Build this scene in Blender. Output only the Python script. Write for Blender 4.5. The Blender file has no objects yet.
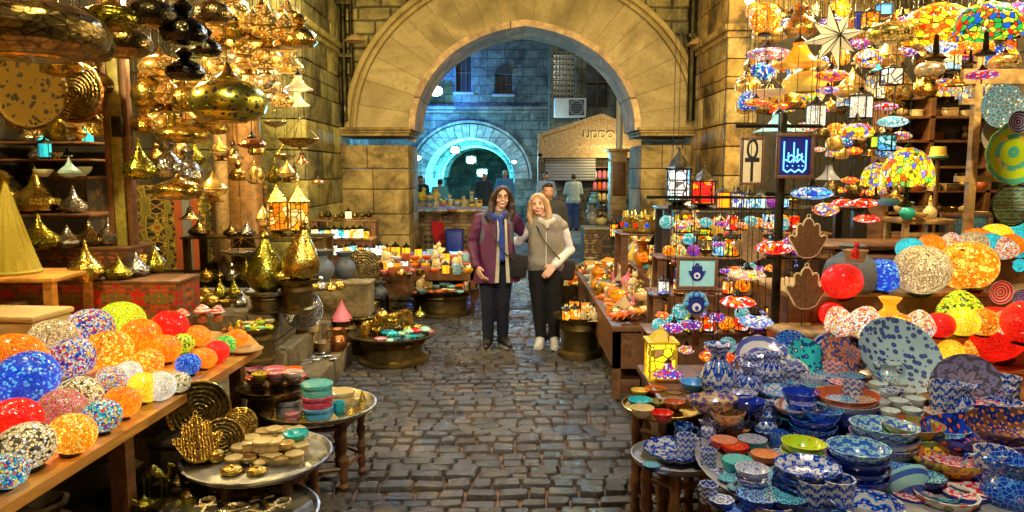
import bpy, bmesh, math, random
from math import sin, cos, pi, radians
from mathutils import Vector, Matrix, Euler, noise

random.seed(7)
SC = bpy.context.scene
COL = SC.collection
# ------------------------------------------------------------------ camera, world, exposure
F = 740.0; PITCH = radians(6.5); CH = 1.8
cp, sp = cos(PITCH), sin(PITCH)
cam_d = bpy.data.cameras.new('camera'); cam = bpy.data.objects.new('camera', cam_d); COL.objects.link(cam)
cam_d.sensor_width = 36; cam_d.lens = F / 1024 * 36; cam_d.clip_end = 300; cam_d.clip_start = 0.05
cam.location = (0, 0, CH); cam.rotation_euler = (radians(90) - PITCH, 0, 0)
SC.camera = cam
world = bpy.data.worlds.new('World'); SC.world = world; world.use_nodes = True
bg = world.node_tree.nodes['Background']
sky = world.node_tree.nodes.new('ShaderNodeTexSky'); sky.sky_type = 'NISHITA'; sky.sun_disc = False
sky.sun_elevation = radians(4); sky.sun_rotation = radians(180)
world.node_tree.links.new(sky.outputs[0], bg.inputs[0]); bg.inputs[1].default_value = 0.022
SC.view_settings.view_transform = 'Standard'; SC.view_settings.look = 'None'
SC.view_settings.exposure = 0.72; SC.view_settings.gamma = 1.0
SC.cycles.use_denoising = True
SC.cycles.max_bounces = 6; SC.cycles.diffuse_bounces = 3; SC.cycles.glossy_bounces = 3
SC.cycles.transmission_bounces = 3; SC.cycles.sample_clamp_indirect = 4.0
SC.cycles.use_adaptive_sampling = True; SC.cycles.adaptive_threshold = 0.02
SC.cycles.caustics_reflective = False; SC.cycles.caustics_refractive = False

def ray(px, py):
    u = (px - 512) / F; v = (256 - py) / F
    return Vector((u, cp + v * sp, -sp + v * cp))
def onz(px, py, z):
    d = ray(px, py); return Vector((0, 0, CH)) + d * ((z - CH) / d.z)
def atY(px, py, Y):
    d = ray(px, py); return Vector((0, 0, CH)) + d * (Y / d.y)
def zc(p): return p.y * cp - (p.z - CH) * sp

# ------------------------------------------------------------------ lights
def light(kind, loc, energy, col, size=0.08, aim=None, spot=None, name='lamp_light', blend=.6):
    d = bpy.data.lights.new(name, kind); d.energy = energy; d.color = col
    if kind == 'AREA': d.size = size
    else: d.shadow_soft_size = size
    if spot: d.spot_size = radians(spot); d.spot_blend = blend
    o = bpy.data.objects.new(name, d); COL.objects.link(o); o.location = loc
    if aim: o.rotation_euler = (Vector(aim) - Vector(loc)).to_track_quat('-Z', 'Y').to_euler()
    return o
WARM = (1.0, .75, .33); WHITE = (1.0, .92, .78); CYAN = (.08, .75, 1.0); BLUE = (.03, .22, 1.0)
UNSEEN_SPOTS = [  # kind, location, watts, colour, radius, aim, cone : bare unseen spots, no housings; front and overhead ones are added fill
    ('SPOT', (-2.2, 7.6, 4.6), 360, (1, .78, .30), .15, (-1.9, 12, 2.4), 100),
    ('SPOT', (2.3, 7.6, 4.6), 360, (1, .74, .26), .15, (2.2, 12, 2.6), 100),
    ('SPOT', (-1.2, 2.2, 4.4), 190, WARM, .15, (-2.8, 5.5, 1.0), 110),
    ('SPOT', (1.0, 1.8, 4.4), 250, (1, .88, .7), .15, (2.4, 5.0, .8), 110),
    ('SPOT', (-.2, 1.2, 4.6), 400, WHITE, .2, (.2, 7.7, .9), 60),
    ('SPOT', (.3, 9.6, 5.4), 620, (.72, .86, 1), .25, (0, 5.2, 0), 80),  # overhead spot added to put a grazing sheen on the cobbles
]

# ------------------------------------------------------------------ mesh builder
class MB:
    def __init__(s): s.v = []; s.f = []; s.m = []; s.sm = []
    def add(s, vs, fs, mat=0, smooth=True, M=None):
        b = len(s.v)
        s.v += [tuple(M @ Vector(v)) if M else tuple(v) for v in vs]
        s.f += [[i + b for i in f] for f in fs]; s.m += [mat] * len(fs); s.sm += [smooth] * len(fs)
        return s
    def lathe(s, prof, seg=24, mat=0, M=None, lobes=0, lamp=0.0, twist=0):
        vs = []; fs = []
        for k, (r, z) in enumerate(prof):
            for i in range(seg):
                a = 2 * pi * i / seg
                rr = r * (1 + lamp * cos(lobes * a + twist * z)) if lobes else r
                vs.append((rr * cos(a), rr * sin(a), z))
        for k in range(len(prof) - 1):
            for i in range(seg):
                j = (i + 1) % seg
                fs.append((k * seg + i, k * seg + j, (k + 1) * seg + j, (k + 1) * seg + i))
        if prof[0][0] > 1e-4: fs.append(tuple(reversed(range(seg))))
        if prof[-1][0] > 1e-4: fs.append(tuple((len(prof) - 1) * seg + i for i in range(seg)))
        return s.add(vs, fs, mat, True, M)
    def box(s, c, size, mat=0, M=None, bev=0.0):
        x, y, z = size[0] / 2, size[1] / 2, size[2] / 2
        if bev <= 0:
            vs = [(c[0] + a * x, c[1] + b * y, c[2] + d * z) for a in (-1, 1) for b in (-1, 1) for d in (-1, 1)]
            fs = [(0, 1, 3, 2), (4, 6, 7, 5), (0, 4, 5, 1), (2, 3, 7, 6), (0, 2, 6, 4), (1, 5, 7, 3)]
            return s.add(vs, fs, mat, False, M)
        bm = bmesh.new(); bmesh.ops.create_cube(bm, size=1)
        for v in bm.verts: v.co = Vector((v.co.x * 2 * x, v.co.y * 2 * y, v.co.z * 2 * z))
        bmesh.ops.bevel(bm, geom=bm.edges[:], offset=min(bev, x * .9, y * .9, z * .9), segments=2, affect='EDGES', profile=.5)
        vs = [(v.co.x + c[0], v.co.y + c[1], v.co.z + c[2]) for v in bm.verts]
        bm.verts.index_update(); fs = [[v.index for v in f.verts] for f in bm.faces]; bm.free()
        return s.add(vs, fs, mat, False, M)
    def tube(s, pts, r, seg=6, mat=0, closed=False, M=None, flat=1.0):
        pts = [Vector(p) for p in pts]; n = len(pts); rs = r if isinstance(r, (list, tuple)) else [r] * n
        vs = []; fs = []; up = None
        for k, p in enumerate(pts):
            if closed: t = pts[(k + 1) % n] - pts[k - 1]
            else: t = pts[min(k + 1, n - 1)] - pts[max(k - 1, 0)]
            t = t.normalized() if t.length > 1e-9 else Vector((0, 0, 1))
            if up is None: up = t.orthogonal().normalized()
            a = up - t * up.dot(t)
            a = a.normalized() if a.length > 1e-6 else t.orthogonal().normalized()
            up = a; b = t.cross(a)
            for i in range(seg):
                w = 2 * pi * i / seg
                vs.append(p + (a * cos(w) + b * sin(w) * flat) * rs[k])
        for k in range(n if closed else n - 1):
            k2 = (k + 1) % n
            for i in range(seg):
                j = (i + 1) % seg
                fs.append((k * seg + i, k * seg + j, k2 * seg + j, k2 * seg + i))
        if not closed:
            fs.append(tuple(reversed(range(seg)))); fs.append(tuple((n - 1) * seg + i for i in range(seg)))
        return s.add(vs, fs, mat, True, M)
    def prism(s, out, t, mat=0, M=None, side=None):   # outline in x,z ; thickness along y
        n = len(out); vs = [(x, -t / 2, z) for x, z in out] + [(x, t / 2, z) for x, z in out]
        s.add(vs, [list(range(n)), list(reversed(range(n, 2 * n)))], mat, False, M)
        return s.add(vs, [(i, i + n, (i + 1) % n + n, (i + 1) % n) for i in range(n)], mat if side is None else side, False, M)
    def ball(s, c, r, mat=0, seg=12, rings=7, M=None):
        r = (r, r, r) if not isinstance(r, (tuple, list)) else r
        prof = [(sin(pi * k / rings), -cos(pi * k / rings)) for k in range(rings + 1)]
        prof[0] = (0.001, -1); prof[-1] = (0.001, 1)
        T = Matrix.Translation(c) @ Matrix.Diagonal((r[0], r[1], r[2], 1))
        return s.lathe(prof, seg, mat, (M @ T) if M else T)
    def mesh(s, name, mats, angle=35):
        me = bpy.data.meshes.new(name); me.from_pydata(s.v, [], s.f)
        for m in mats: me.materials.append(MAT(m))
        me.polygons.foreach_set('material_index', s.m); me.polygons.foreach_set('use_smooth', s.sm)
        me.update(); me.validate()
        me.set_sharp_from_angle(angle=radians(angle))
        return me

def link(name, me, parent=None):
    o = bpy.data.objects.new(name, me); COL.objects.link(o)
    if parent: o.parent = parent
    return o
def empty(name, loc=(0, 0, 0)):
    o = bpy.data.objects.new(name, None); COL.objects.link(o); o.location = loc; o.empty_display_size = .1; return o
def tag(o, label, cat, group=None):
    if len(label.split()) > 16: print('LONG', label)
    o['label'] = label; o['category'] = cat
    if group: o['group'] = group
    return o
def struct(name, me):
    o = link(name, me); o['kind'] = 'structure'; return o

# ------------------------------------------------------------------ materials
RGB = dict(red=(.78, .01, .004), orange=(.95, .17, .003), yellow=(.95, .60, .01), lime=(.55, .85, .03), green=(.03, .42, .06), teal=(.02, .45, .42),
    turquoise=(.03, .55, .65), blue=(.01, .06, .65), sky=(.10, .42, .95), navy=(.006, .02, .20), cobalt=(.008, .045, .50), white=(.80, .80, .74), cream=(.78, .63, .30),
    beige=(.62, .48, .24), brown=(.16, .07, .025), black=(.012, .011, .01), pink=(.85, .22, .32), purple=(.22, .03, .42), gold=(.9, .58, .08), amber=(.88, .30, .01),
    grey=(.28, .28, .28), slate=(.10, .12, .14), lilac=(.36, .34, .62), terracotta=(.55, .13, .04), olive=(.30, .27, .05), mint=(.35, .72, .5), aqua=(.35, .75, .78), magenta=(.62, .01, .10),
    tan=(.42, .28, .12), denim=(.03, .07, .22), glow=(1, .72, .25), dark=(.03, .024, .016), orangewood=(.60, .29, .06), silver2=(.35, .35, .33), honey=(.26, .13, .035), redd=(.55, .005, .003), bluegrey=(.30, .46, .58), palecup=(.70, .80, .78))
MATS = {}
class NT:
    def __init__(s, name):
        s.m = bpy.data.materials.new(name); s.m.use_nodes = True; s.t = s.m.node_tree
        s.b = s.t.nodes['Principled BSDF']; s.tc = None
    def n(s, ty, props=None, **inp):
        nd = s.t.nodes.new('ShaderNode' + ty)
        for k, v in (props or {}).items(): setattr(nd, k, v)
        for k, v in inp.items():
            key = int(k[1:]) if k[0] == '_' else k.replace('__', ' ')
            s.set(nd.inputs[key], v)
        return nd
    def set(s, sock, v):
        if hasattr(v, 'outputs'): v = v.outputs[0]
        if isinstance(v, bpy.types.NodeSocket): s.t.links.new(v, sock)
        elif isinstance(v, (tuple, list)) and len(v) == 3 and sock.type == 'RGBA': sock.default_value = (*v, 1)
        else: sock.default_value = v
    def obj(s):
        if not s.tc:
            s.tc = s.n('TexCoord'); oi = s.n('ObjectInfo')
            r = s.n('VectorMath', {'operation': 'SCALE'}, _0=(7.3, 3.1, 5.7)); s.set(r.inputs['Scale'], oi.outputs['Random'])
            s.co = s.n('VectorMath', {'operation': 'ADD'}, _0=s.tc.outputs['Object'], _1=r)
            s.raw = s.tc.outputs['Object']; s.rnd = oi.outputs['Random']
        return s.co
    def math(s, op, a, b=0.0, clamp=False): return s.n('Math', {'operation': op, 'use_clamp': clamp}, _0=a, _1=b)
    def mix(s, f, a, b):
        nd = s.n('Mix', {'data_type': 'RGBA'}); s.set(nd.inputs[0], f); s.set(nd.inputs[6], a); s.set(nd.inputs[7], b); return nd.outputs[2]
    def ramp(s, f, stops, const=False):
        nd = s.n('ValToRGB'); s.set(nd.inputs[0], f); cr = nd.color_ramp
        cr.interpolation = 'CONSTANT' if const else 'LINEAR'
        while len(cr.elements) < len(stops): cr.elements.new(.5)
        for e, (p, c) in zip(cr.elements, stops): e.position = p; e.color = (*c, 1) if len(c) == 3 else c
        return nd.outputs[0]
    def out(s, **k):
        for a, v in k.items(): s.set(s.b.inputs[a.replace('__', ' ')], v)
        return s.m
    def bump(s, h, strength=.3, dist=.02):
        s.set(s.b.inputs['Normal'], s.n('Bump', Height=h, Strength=strength, Distance=dist))

def col(c): return RGB[c] if isinstance(c, str) else c
def sc3(c, k): return tuple(min(1, x * k) for x in c)

def MAT(key):
    if key in MATS: return MATS[key]
    p = key.split(':'); t = NT(key.replace(':', '_').replace(',', '_')); k = p[0]
    m = globals()['m_' + k](t, *p[1:]); MATS[key] = m; return m

def m_plain(t, c, rough='.5', metal='0', coat='0'):
    co = t.obj(); nz = t.n('TexNoise', Vector=co, Scale=6.0, Detail=4.0)
    cc = t.mix(t.math('MULTIPLY', nz, .7), sc3(col(c), .72), sc3(col(c), 1.25))
    t.set(t.b.inputs['Base Color'], cc)
    rr = t.n('MapRange', Value=nz.outputs[0], To__Min=max(0, float(rough) - .1), To__Max=float(rough) + .12)
    t.bump(nz, .08, .02)
    return t.out(Roughness=rr, Metallic=float(metal), Coat__Weight=float(coat))
BR = dict(brass=(.78, .50, .10), green=(.50, .46, .06), antique=(.30, .22, .08), dark=(.06, .052, .03), copper=(.62, .25, .09), silver=(.55, .55, .50), pale=(.80, .68, .36), bright=(.95, .66, .14))
def m_metal(t, c='brass', rough='.25', pat='0'):
    co = t.obj(); nz = t.n('TexNoise', Vector=co, Scale=4.0, Detail=5.0)
    base = t.mix(t.math('MULTIPLY', nz, 1.0), sc3(BR[c], .42), sc3(BR[c], 1.15))
    pt = float(pat)
    if pt:
        v = t.n('TexVoronoi', {'feature': 'DISTANCE_TO_EDGE'}, Vector=co, Scale=pt)
        w = t.n('TexWave', {'wave_type': 'RINGS', 'rings_direction': 'Z'}, Vector=t.raw, Scale=pt * .35, Distortion=4.0)
        e = t.math('LESS_THAN', v.outputs[0], .06); h = t.math('ADD', e, t.math('MULTIPLY', w, .5))
        base = t.mix(t.math('MULTIPLY', e, .8), base, sc3(BR[c], .12)); t.bump(h, .5, .02)
    else: t.bump(nz, .12, .02)
    tn = t.n('TexNoise', Vector=co, Scale=7.0, Detail=8.0, Roughness=.75); tm = t.ramp(tn, [(.42, (0, 0, 0)), (.62, (1, 1, 1))]); base = t.mix(t.math('MULTIPLY', tm, .75), base, sc3(BR[c], .25))
    hv = t.n('TexVoronoi', Vector=co, Scale=16.0); pv = t.b.inputs['Normal'].links[0].from_socket; hb = t.n('Bump', Height=hv.outputs[0], Strength=.18, Distance=.02, Normal=pv); t.set(t.b.inputs['Normal'], hb)
    rr = t.math('ADD', t.math('MULTIPLY', nz, float(rough) * 1.5), t.math('MULTIPLY', tm, .22))
    return t.out(Base__Color=base, Metallic=1.0, Roughness=rr)
def m_pierced(t, c='brass', scale='9', lit='0'):
    # cut-work metal: scrolls of voronoi cells and dots, the holes show the dark inside or the lit bulb
    co = t.obj(); v = t.n('TexVoronoi', {'feature': 'DISTANCE_TO_EDGE'}, Vector=co, Scale=float(scale))
    v2 = t.n('TexVoronoi', Vector=co, Scale=float(scale) * 2.6)
    a = t.math('GREATER_THAN', v.outputs[0], .11); b = t.math('LESS_THAN', v2.outputs[0], .46)
    h = t.math('MULTIPLY', a, b)
    base = t.mix(h, BR[c], (.02, .015, .008)); t.bump(t.math('MULTIPLY', h, -1), .5, .02)
    if float(lit): t.out(Emission__Color=(1, .50, .10), Emission__Strength=t.math('MULTIPLY', h, float(lit) * .5))
    return t.out(Base__Color=base, Metallic=t.math('SUBTRACT', 1, h), Roughness=.28)
def m_mos(t, cs, scale='9', em='.8', grout='.06'):
    # mosaic of glass pieces or beads set in grout, lit from inside
    co = t.obj(); scale = float(scale) * 1.45; v = t.n('TexVoronoi', Vector=co, Scale=scale); e = t.n('TexVoronoi', {'feature': 'DISTANCE_TO_EDGE'}, Vector=co, Scale=scale)
    cl = [col(c) for c in cs.split(',')]; sep = t.n('SeparateColor', Color=v.outputs['Color'])
    c = t.ramp(sep.outputs[0], [(i / len(cl), x) for i, x in enumerate(cl)], True)
    c = t.mix(t.math('MULTIPLY', sep.outputs[1], .45), c, sc3((1, 1, 1), .9) if 0 else sc3(cl[0], .55))
    g = t.math('LESS_THAN', e.outputs[0], float(grout)); f = t.mix(g, c, sc3(cl[0], .16))
    nz = t.n('TexNoise', Vector=t.raw, Scale=1.6)
    es = t.math('MULTIPLY', t.math('MULTIPLY', t.math('SUBTRACT', 1, t.math('MULTIPLY', g, .7)), float(em) * 1.05), t.math('MULTIPLY', t.math('ADD', nz, .05), 1.5))
    t.bump(t.math('MINIMUM', e.outputs[0], .15), .8, .03)
    return t.out(Base__Color=f, Roughness=.18, Emission__Color=f, Emission__Strength=es)
def m_glow(t, c, em='2', rough='.3'):
    co = t.obj(); nz = t.n('TexNoise', Vector=co, Scale=3.0, Detail=3.0)
    cc = t.mix(nz, sc3(col(c), .6), sc3(col(c), 1.2))
    return t.out(Base__Color=cc, Roughness=float(rough), Emission__Color=cc, Emission__Strength=float(em))
def m_cer(t, base, c1, c2='white', pat='floral', scale='6'):
    # glazed pottery with hand-painted brush motifs and rim bands
    co = t.obj(); s_ = float(scale) * 1.8; A, B, C2 = col(base), col(c1), col(c2)
    sx = t.n('SeparateXYZ', Vector=t.raw); r = t.math('SQRT', t.math('ADD', t.math('MULTIPLY', sx.outputs[0], sx.outputs[0]), t.math('MULTIPLY', sx.outputs[1], sx.outputs[1])))
    v = t.n('TexVoronoi', {'feature': 'F1'}, Vector=co, Scale=s_); nz = t.n('TexNoise', Vector=co, Scale=s_ * .9, Detail=3.0, Distortion=1.6)
    ed = t.n('TexVoronoi', {'feature': 'DISTANCE_TO_EDGE'}, Vector=co, Scale=s_ * 1.3)
    if pat == 'floral':
        # brush borders: scalloped bands, petals and dots laid round the axis of the pot
        wb = t.math('MULTIPLY', t.math('SUBTRACT', nz, .5), .35)
        th = t.math('ADD', t.math('ARCTAN2', sx.outputs[1], sx.outputs[0]), wb); q = t.math('ADD', t.math('ADD', r, t.math('MULTIPLY', sx.outputs[2], .9)), t.math('MULTIPLY', wb, .12))
        nf = t.math('ADD', 7, t.math('FLOOR', t.math('MULTIPLY', t.rnd, 5)))
        pet = t.math('SINE', t.math('ADD', t.math('MULTIPLY', q, 22 + s_), t.math('MULTIPLY', t.math('COSINE', t.math('MULTIPLY', th, nf)), 1.5)))
        dot = t.math('MULTIPLY', t.math('COSINE', t.math('MULTIPLY', th, t.math('MULTIPLY', nf, 2))), t.math('COSINE', t.math('MULTIPLY', q, 46)))
        c = t.mix(t.math('GREATER_THAN', pet, .15), A, B); c = t.mix(t.math('GREATER_THAN', dot, .62), c, C2); c = t.mix(t.math('GREATER_THAN', t.math('MULTIPLY', dot, -1), .7), c, B)
    elif pat == 'dots':
        sep = t.n('SeparateColor', Color=v.outputs['Color'])
        c = t.mix(t.math('LESS_THAN', v.outputs[0], .42), A, B); c = t.mix(t.math('LESS_THAN', v.outputs[0], t.math('MULTIPLY', sep.outputs[0], .3)), c, C2)
    elif pat == 'rings':
        w = t.math('SINE', t.math('MULTIPLY', r, s_ * 6)); c = t.mix(t.math('GREATER_THAN', w, .35), A, B)
        c = t.mix(t.math('MULTIPLY', t.math('LESS_THAN', v.outputs[0], .25), t.math('LESS_THAN', r, .28)), c, C2)
    elif pat == 'stripe':
        w = t.math('SINE', t.math('MULTIPLY', sx.outputs[2], s_ * 9)); c = t.mix(t.math('GREATER_THAN', w, .3), A, B)
    elif pat == 'cells':
        c = t.mix(t.math('LESS_THAN', ed.outputs[0], .07), A, B); c = t.mix(t.math('LESS_THAN', v.outputs[0], .2), c, C2)
    else:
        c = t.mix(t.math('GREATER_THAN', nz, .56), A, B)
    wear = t.n('TexNoise', Vector=co, Scale=2.5, Detail=5.0)
    c = t.mix(t.math('MULTIPLY', wear, .5), c, sc3(A, .45)); t.bump(wear, .05, .02)
    return t.out(Base__Color=c, Roughness=.22, Coat__Weight=.5, Coat__Roughness=.08)
def m_stone(t, c1, c2, bw='.55', bh='.27', dark='.35', mort='.012'):
    # coursed limestone, blocks mapped on (x+y, z) in metres, with stains and chipped faces
    t.obj(); sx = t.n('SeparateXYZ', Vector=t.raw); cx = t.n('CombineXYZ', X=t.math('ADD', sx.outputs[0], sx.outputs[1]), Y=sx.outputs[2])
    wb = t.n('TexNoise', Vector=t.raw, Scale=1.3, Detail=2.0)
    vv = t.n('VectorMath', {'operation': 'MULTIPLY_ADD'}, _0=wb.outputs['Color'], _1=(.07, .07, 0), _2=cx)
    A = tuple(float(x) for x in c1.split(',')); B = tuple(float(x) for x in c2.split(','))
    br = t.n('TexBrick', {'offset': .5, 'squash': .8, 'squash_frequency': 3}, Vector=vv, Color1=A, Color2=B, Mortar=sc3(A, .25), Scale=1.0)
    br.inputs['Mortar Size'].default_value = float(mort); br.inputs['Mortar Smooth'].default_value = .6
    br.inputs['Brick Width'].default_value = float(bw); br.inputs['Row Height'].default_value = float(bh)
    n1 = t.n('TexNoise', Vector=t.raw, Scale=1.7, Detail=9.0, Roughness=.7, Distortion=.5); n2 = t.n('TexNoise', Vector=t.raw, Scale=9.0, Detail=8.0, Roughness=.7)
    st = t.ramp(n1, [(.36, (1.25, 1.25, 1.2)), (.5, (.75, .72, .66)), (.62, (float(dark) * .7,) * 3)])
    mm = t.n('Mix', {'data_type': 'RGBA', 'blend_type': 'MULTIPLY'}); t.set(mm.inputs[0], 1.0); t.set(mm.inputs[6], br.outputs[0]); t.set(mm.inputs[7], st)
    st2 = t.ramp(n2, [(.3, (.55, .5, .45)), (.6, (1.1, 1.1, 1.05))])
    m2 = t.n('Mix', {'data_type': 'RGBA', 'blend_type': 'MULTIPLY'}); t.set(m2.inputs[0], .8); t.set(m2.inputs[6], mm.outputs[2]); t.set(m2.inputs[7], st2)
    h = t.math('ADD', t.math('MULTIPLY', br.outputs[1], -1.2), t.math('ADD', n2, t.math('MULTIPLY', n1, .8)))
    t.bump(h, .75, .05)
    return t.out(Base__Color=m2.outputs[2], Roughness=.82)
def m_plaster(t, c1, c2, c3, jn='0'):
    t.obj(); sx = t.n('SeparateXYZ', Vector=t.raw); P = [tuple(float(x) for x in c.split(',')) for c in (c1, c2, c3)]
    n1 = t.n('TexNoise', Vector=t.raw, Scale=.8, Detail=8.0, Roughness=.55, Distortion=.8); n2 = t.n('TexNoise', Vector=t.raw, Scale=14.0, Detail=6.0, Roughness=.7)
    c = t.ramp(n1, [(.28, sc3(P[0], .4)), (.42, sc3(P[0], .8)), (.52, P[1]), (.60, P[0]), (.72, sc3(P[0], .45))])
    c = t.mix(t.ramp(n2, [(.30, (.45, .45, .45)), (.5, (1, 1, 1))]), sc3(P[0], .4), c)
    hh = t.math('ADD', n1, t.math('MULTIPLY', n2, .5))
    if float(jn):   # wedge stones: joints that run out from the springing centre
        a = t.math('ARCTAN2', t.math('SUBTRACT', sx.outputs[2], 2.46), t.math('SUBTRACT', sx.outputs[0], .205)); wv = t.math('ADD', t.math('MULTIPLY', a, float(jn) / 3.1416), t.math('MULTIPLY', n2, .06))
        fr = t.math('FRACT', wv); jt = t.math('LESS_THAN', fr, .045); cell = t.n('TexWhiteNoise', {'noise_dimensions': '1D'}, W=t.math('FLOOR', wv))
        c = t.mix(t.math('MULTIPLY', cell.outputs[0], .3), c, sc3(P[0], .5)); c = t.mix(t.math('MULTIPLY', jt, .4), c, sc3(P[0], .2)); hh = t.math('SUBTRACT', hh, t.math('MULTIPLY', jt, .4))
    t.bump(hh, .6, .05)
    return t.out(Base__Color=c, Roughness=.85)
def m_wood(t, c='brown', rough='.45', sc='5'):
    co = t.obj(); mp = t.n('Mapping', Vector=co); mp.inputs['Scale'].default_value = (1, 1, .2) if sc[0] == 'v' else (1, .15, 1)
    s_ = float(sc.strip('v')); n1 = t.n('TexNoise', Vector=mp, Scale=s_ * 3, Detail=8.0, Roughness=.65, Distortion=.8)
    C = col(c); cc = t.ramp(n1, [(.3, sc3(C, .45)), (.52, C), (.7, sc3(C, 1.5))]); t.bump(n1, .25, .01)
    return t.out(Base__Color=cc, Roughness=float(rough))
def m_pattern(t, cs, scale='5', rough='.5'):
    # painted or woven arabesque: mirrored scroll shapes over several colours
    co = t.obj(); s_ = float(scale)
    pp = t.n('VectorMath', {'operation': 'PINGPONG'} if 0 else {'operation': 'ABSOLUTE'}, _0=t.n('VectorMath', {'operation': 'SUBTRACT'}, _0=t.n('VectorMath', {'operation': 'FRACTION'}, _0=t.n('VectorMath', {'operation': 'MULTIPLY'}, _0=t.raw, _1=(s_ * .35,) * 3)), _1=(.5, .5, .5)))
    v = t.n('TexVoronoi', Vector=pp, Scale=5.0); ed = t.n('TexVoronoi', {'feature': 'DISTANCE_TO_EDGE'}, Vector=pp, Scale=5.0)
    w = t.n('TexWave', {'wave_type': 'RINGS'}, Vector=pp, Scale=4.0, Distortion=3.0)
    cl = [col(c) for c in cs.split(',')]; sep = t.n('SeparateColor', Color=v.outputs['Color'])
    c = t.ramp(sep.outputs[0], [(i / len(cl), x) for i, x in enumerate(cl)], True)
    c = t.mix(t.math('GREATER_THAN', w, .72), c, sc3(cl[0], .8)); c = t.mix(t.math('LESS_THAN', ed.outputs[0], .05), c, sc3(cl[-1], .7))
    nz = t.n('TexNoise', Vector=co, Scale=20.0, Detail=4.0); c = t.mix(t.math('MULTIPLY', nz, .5), c, (.04, .03, .02)); t.bump(nz, .2, .01)
    return t.out(Base__Color=c, Roughness=float(rough))
def m_cloth(t, c, rough='.85', sc='12'):
    co = t.obj(); nz = t.n('TexNoise', Vector=co, Scale=float(sc), Detail=6.0); w = t.n('TexNoise', Vector=co, Scale=180.0, Detail=2.0)
    C = col(c) if ',' not in c else tuple(float(x) for x in c.split(','))
    cc = t.mix(nz, sc3(C, .6), sc3(C, 1.3)); t.bump(t.math('ADD', nz, t.math('MULTIPLY', w, .3)), .35, .015)
    return t.out(Base__Color=cc, Roughness=float(rough))
def m_quilt(t, c):
    t.obj(); C = tuple(float(x) for x in c.split(',')); sx = t.n('SeparateXYZ', Vector=t.raw)
    w = t.math('ABSOLUTE', t.math('SINE', t.math('MULTIPLY', sx.outputs[2], 62.0))); nz = t.n('TexNoise', Vector=t.raw, Scale=30.0, Detail=4.0)
    t.bump(t.math('ADD', w, t.math('MULTIPLY', nz, .5)), .5, .012); cc = t.mix(nz, sc3(C, .75), sc3(C, 1.25))
    return t.out(Base__Color=cc, Roughness=.5)
def m_skin(t, c='.52,.28,.18'):
    C = tuple(float(x) for x in c.split(',')); t.obj(); nz = t.n('TexNoise', Vector=t.raw, Scale=25.0, Detail=4.0)
    cc = t.mix(nz, sc3(C, .85), (C[0] * 1.12, C[1] * 1.1, C[2] * 1.1)); t.bump(nz, .1, .004)
    return t.out(Base__Color=cc, Roughness=.45, Subsurface__Weight=.08, Subsurface__Scale=.02)
def m_hair(t, c):
    C = tuple(float(x) for x in c.split(',')); t.obj(); mp = t.n('Mapping', Vector=t.raw); mp.inputs['Scale'].default_value = (60, 60, 6)
    nz = t.n('TexNoise', Vector=mp, Scale=3.0, Detail=4.0); t.bump(nz, .6, .01)
    return t.out(Base__Color=t.mix(nz, sc3(C, .4), sc3(C, 1.7)), Roughness=.4)
def m_cobble(t):
    t.obj(); vr = t.n('TexVoronoi', Vector=t.raw, Scale=4.5)
    n1 = t.n('TexNoise', Vector=t.raw, Scale=1.2, Detail=4.0); n2 = t.n('TexNoise', Vector=t.raw, Scale=22.0, Detail=8.0, Roughness=.7)
    sep = t.n('SeparateColor', Color=vr.outputs['Color'])
    c = t.ramp(sep.outputs[0], [(.0, (.08, .08, .08)), (.3, (.17, .155, .13)), (.6, (.12, .135, .15)), (.85, (.25, .21, .15))])
    c = t.mix(t.math('MULTIPLY', n2, .8), (.03, .03, .03), c); t.bump(n2, .75, .03)
    rr = t.n('MapRange', Value=n1.outputs[0], From__Min=.35, From__Max=.7, To__Min=.12, To__Max=.5)
    return t.out(Base__Color=c, Roughness=rr)
def m_glass(t, c='white', rough='.05'):
    t.obj(); return t.out(Base__Color=col(c), Roughness=float(rough), Transmission__Weight=.85, IOR=1.3)
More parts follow.
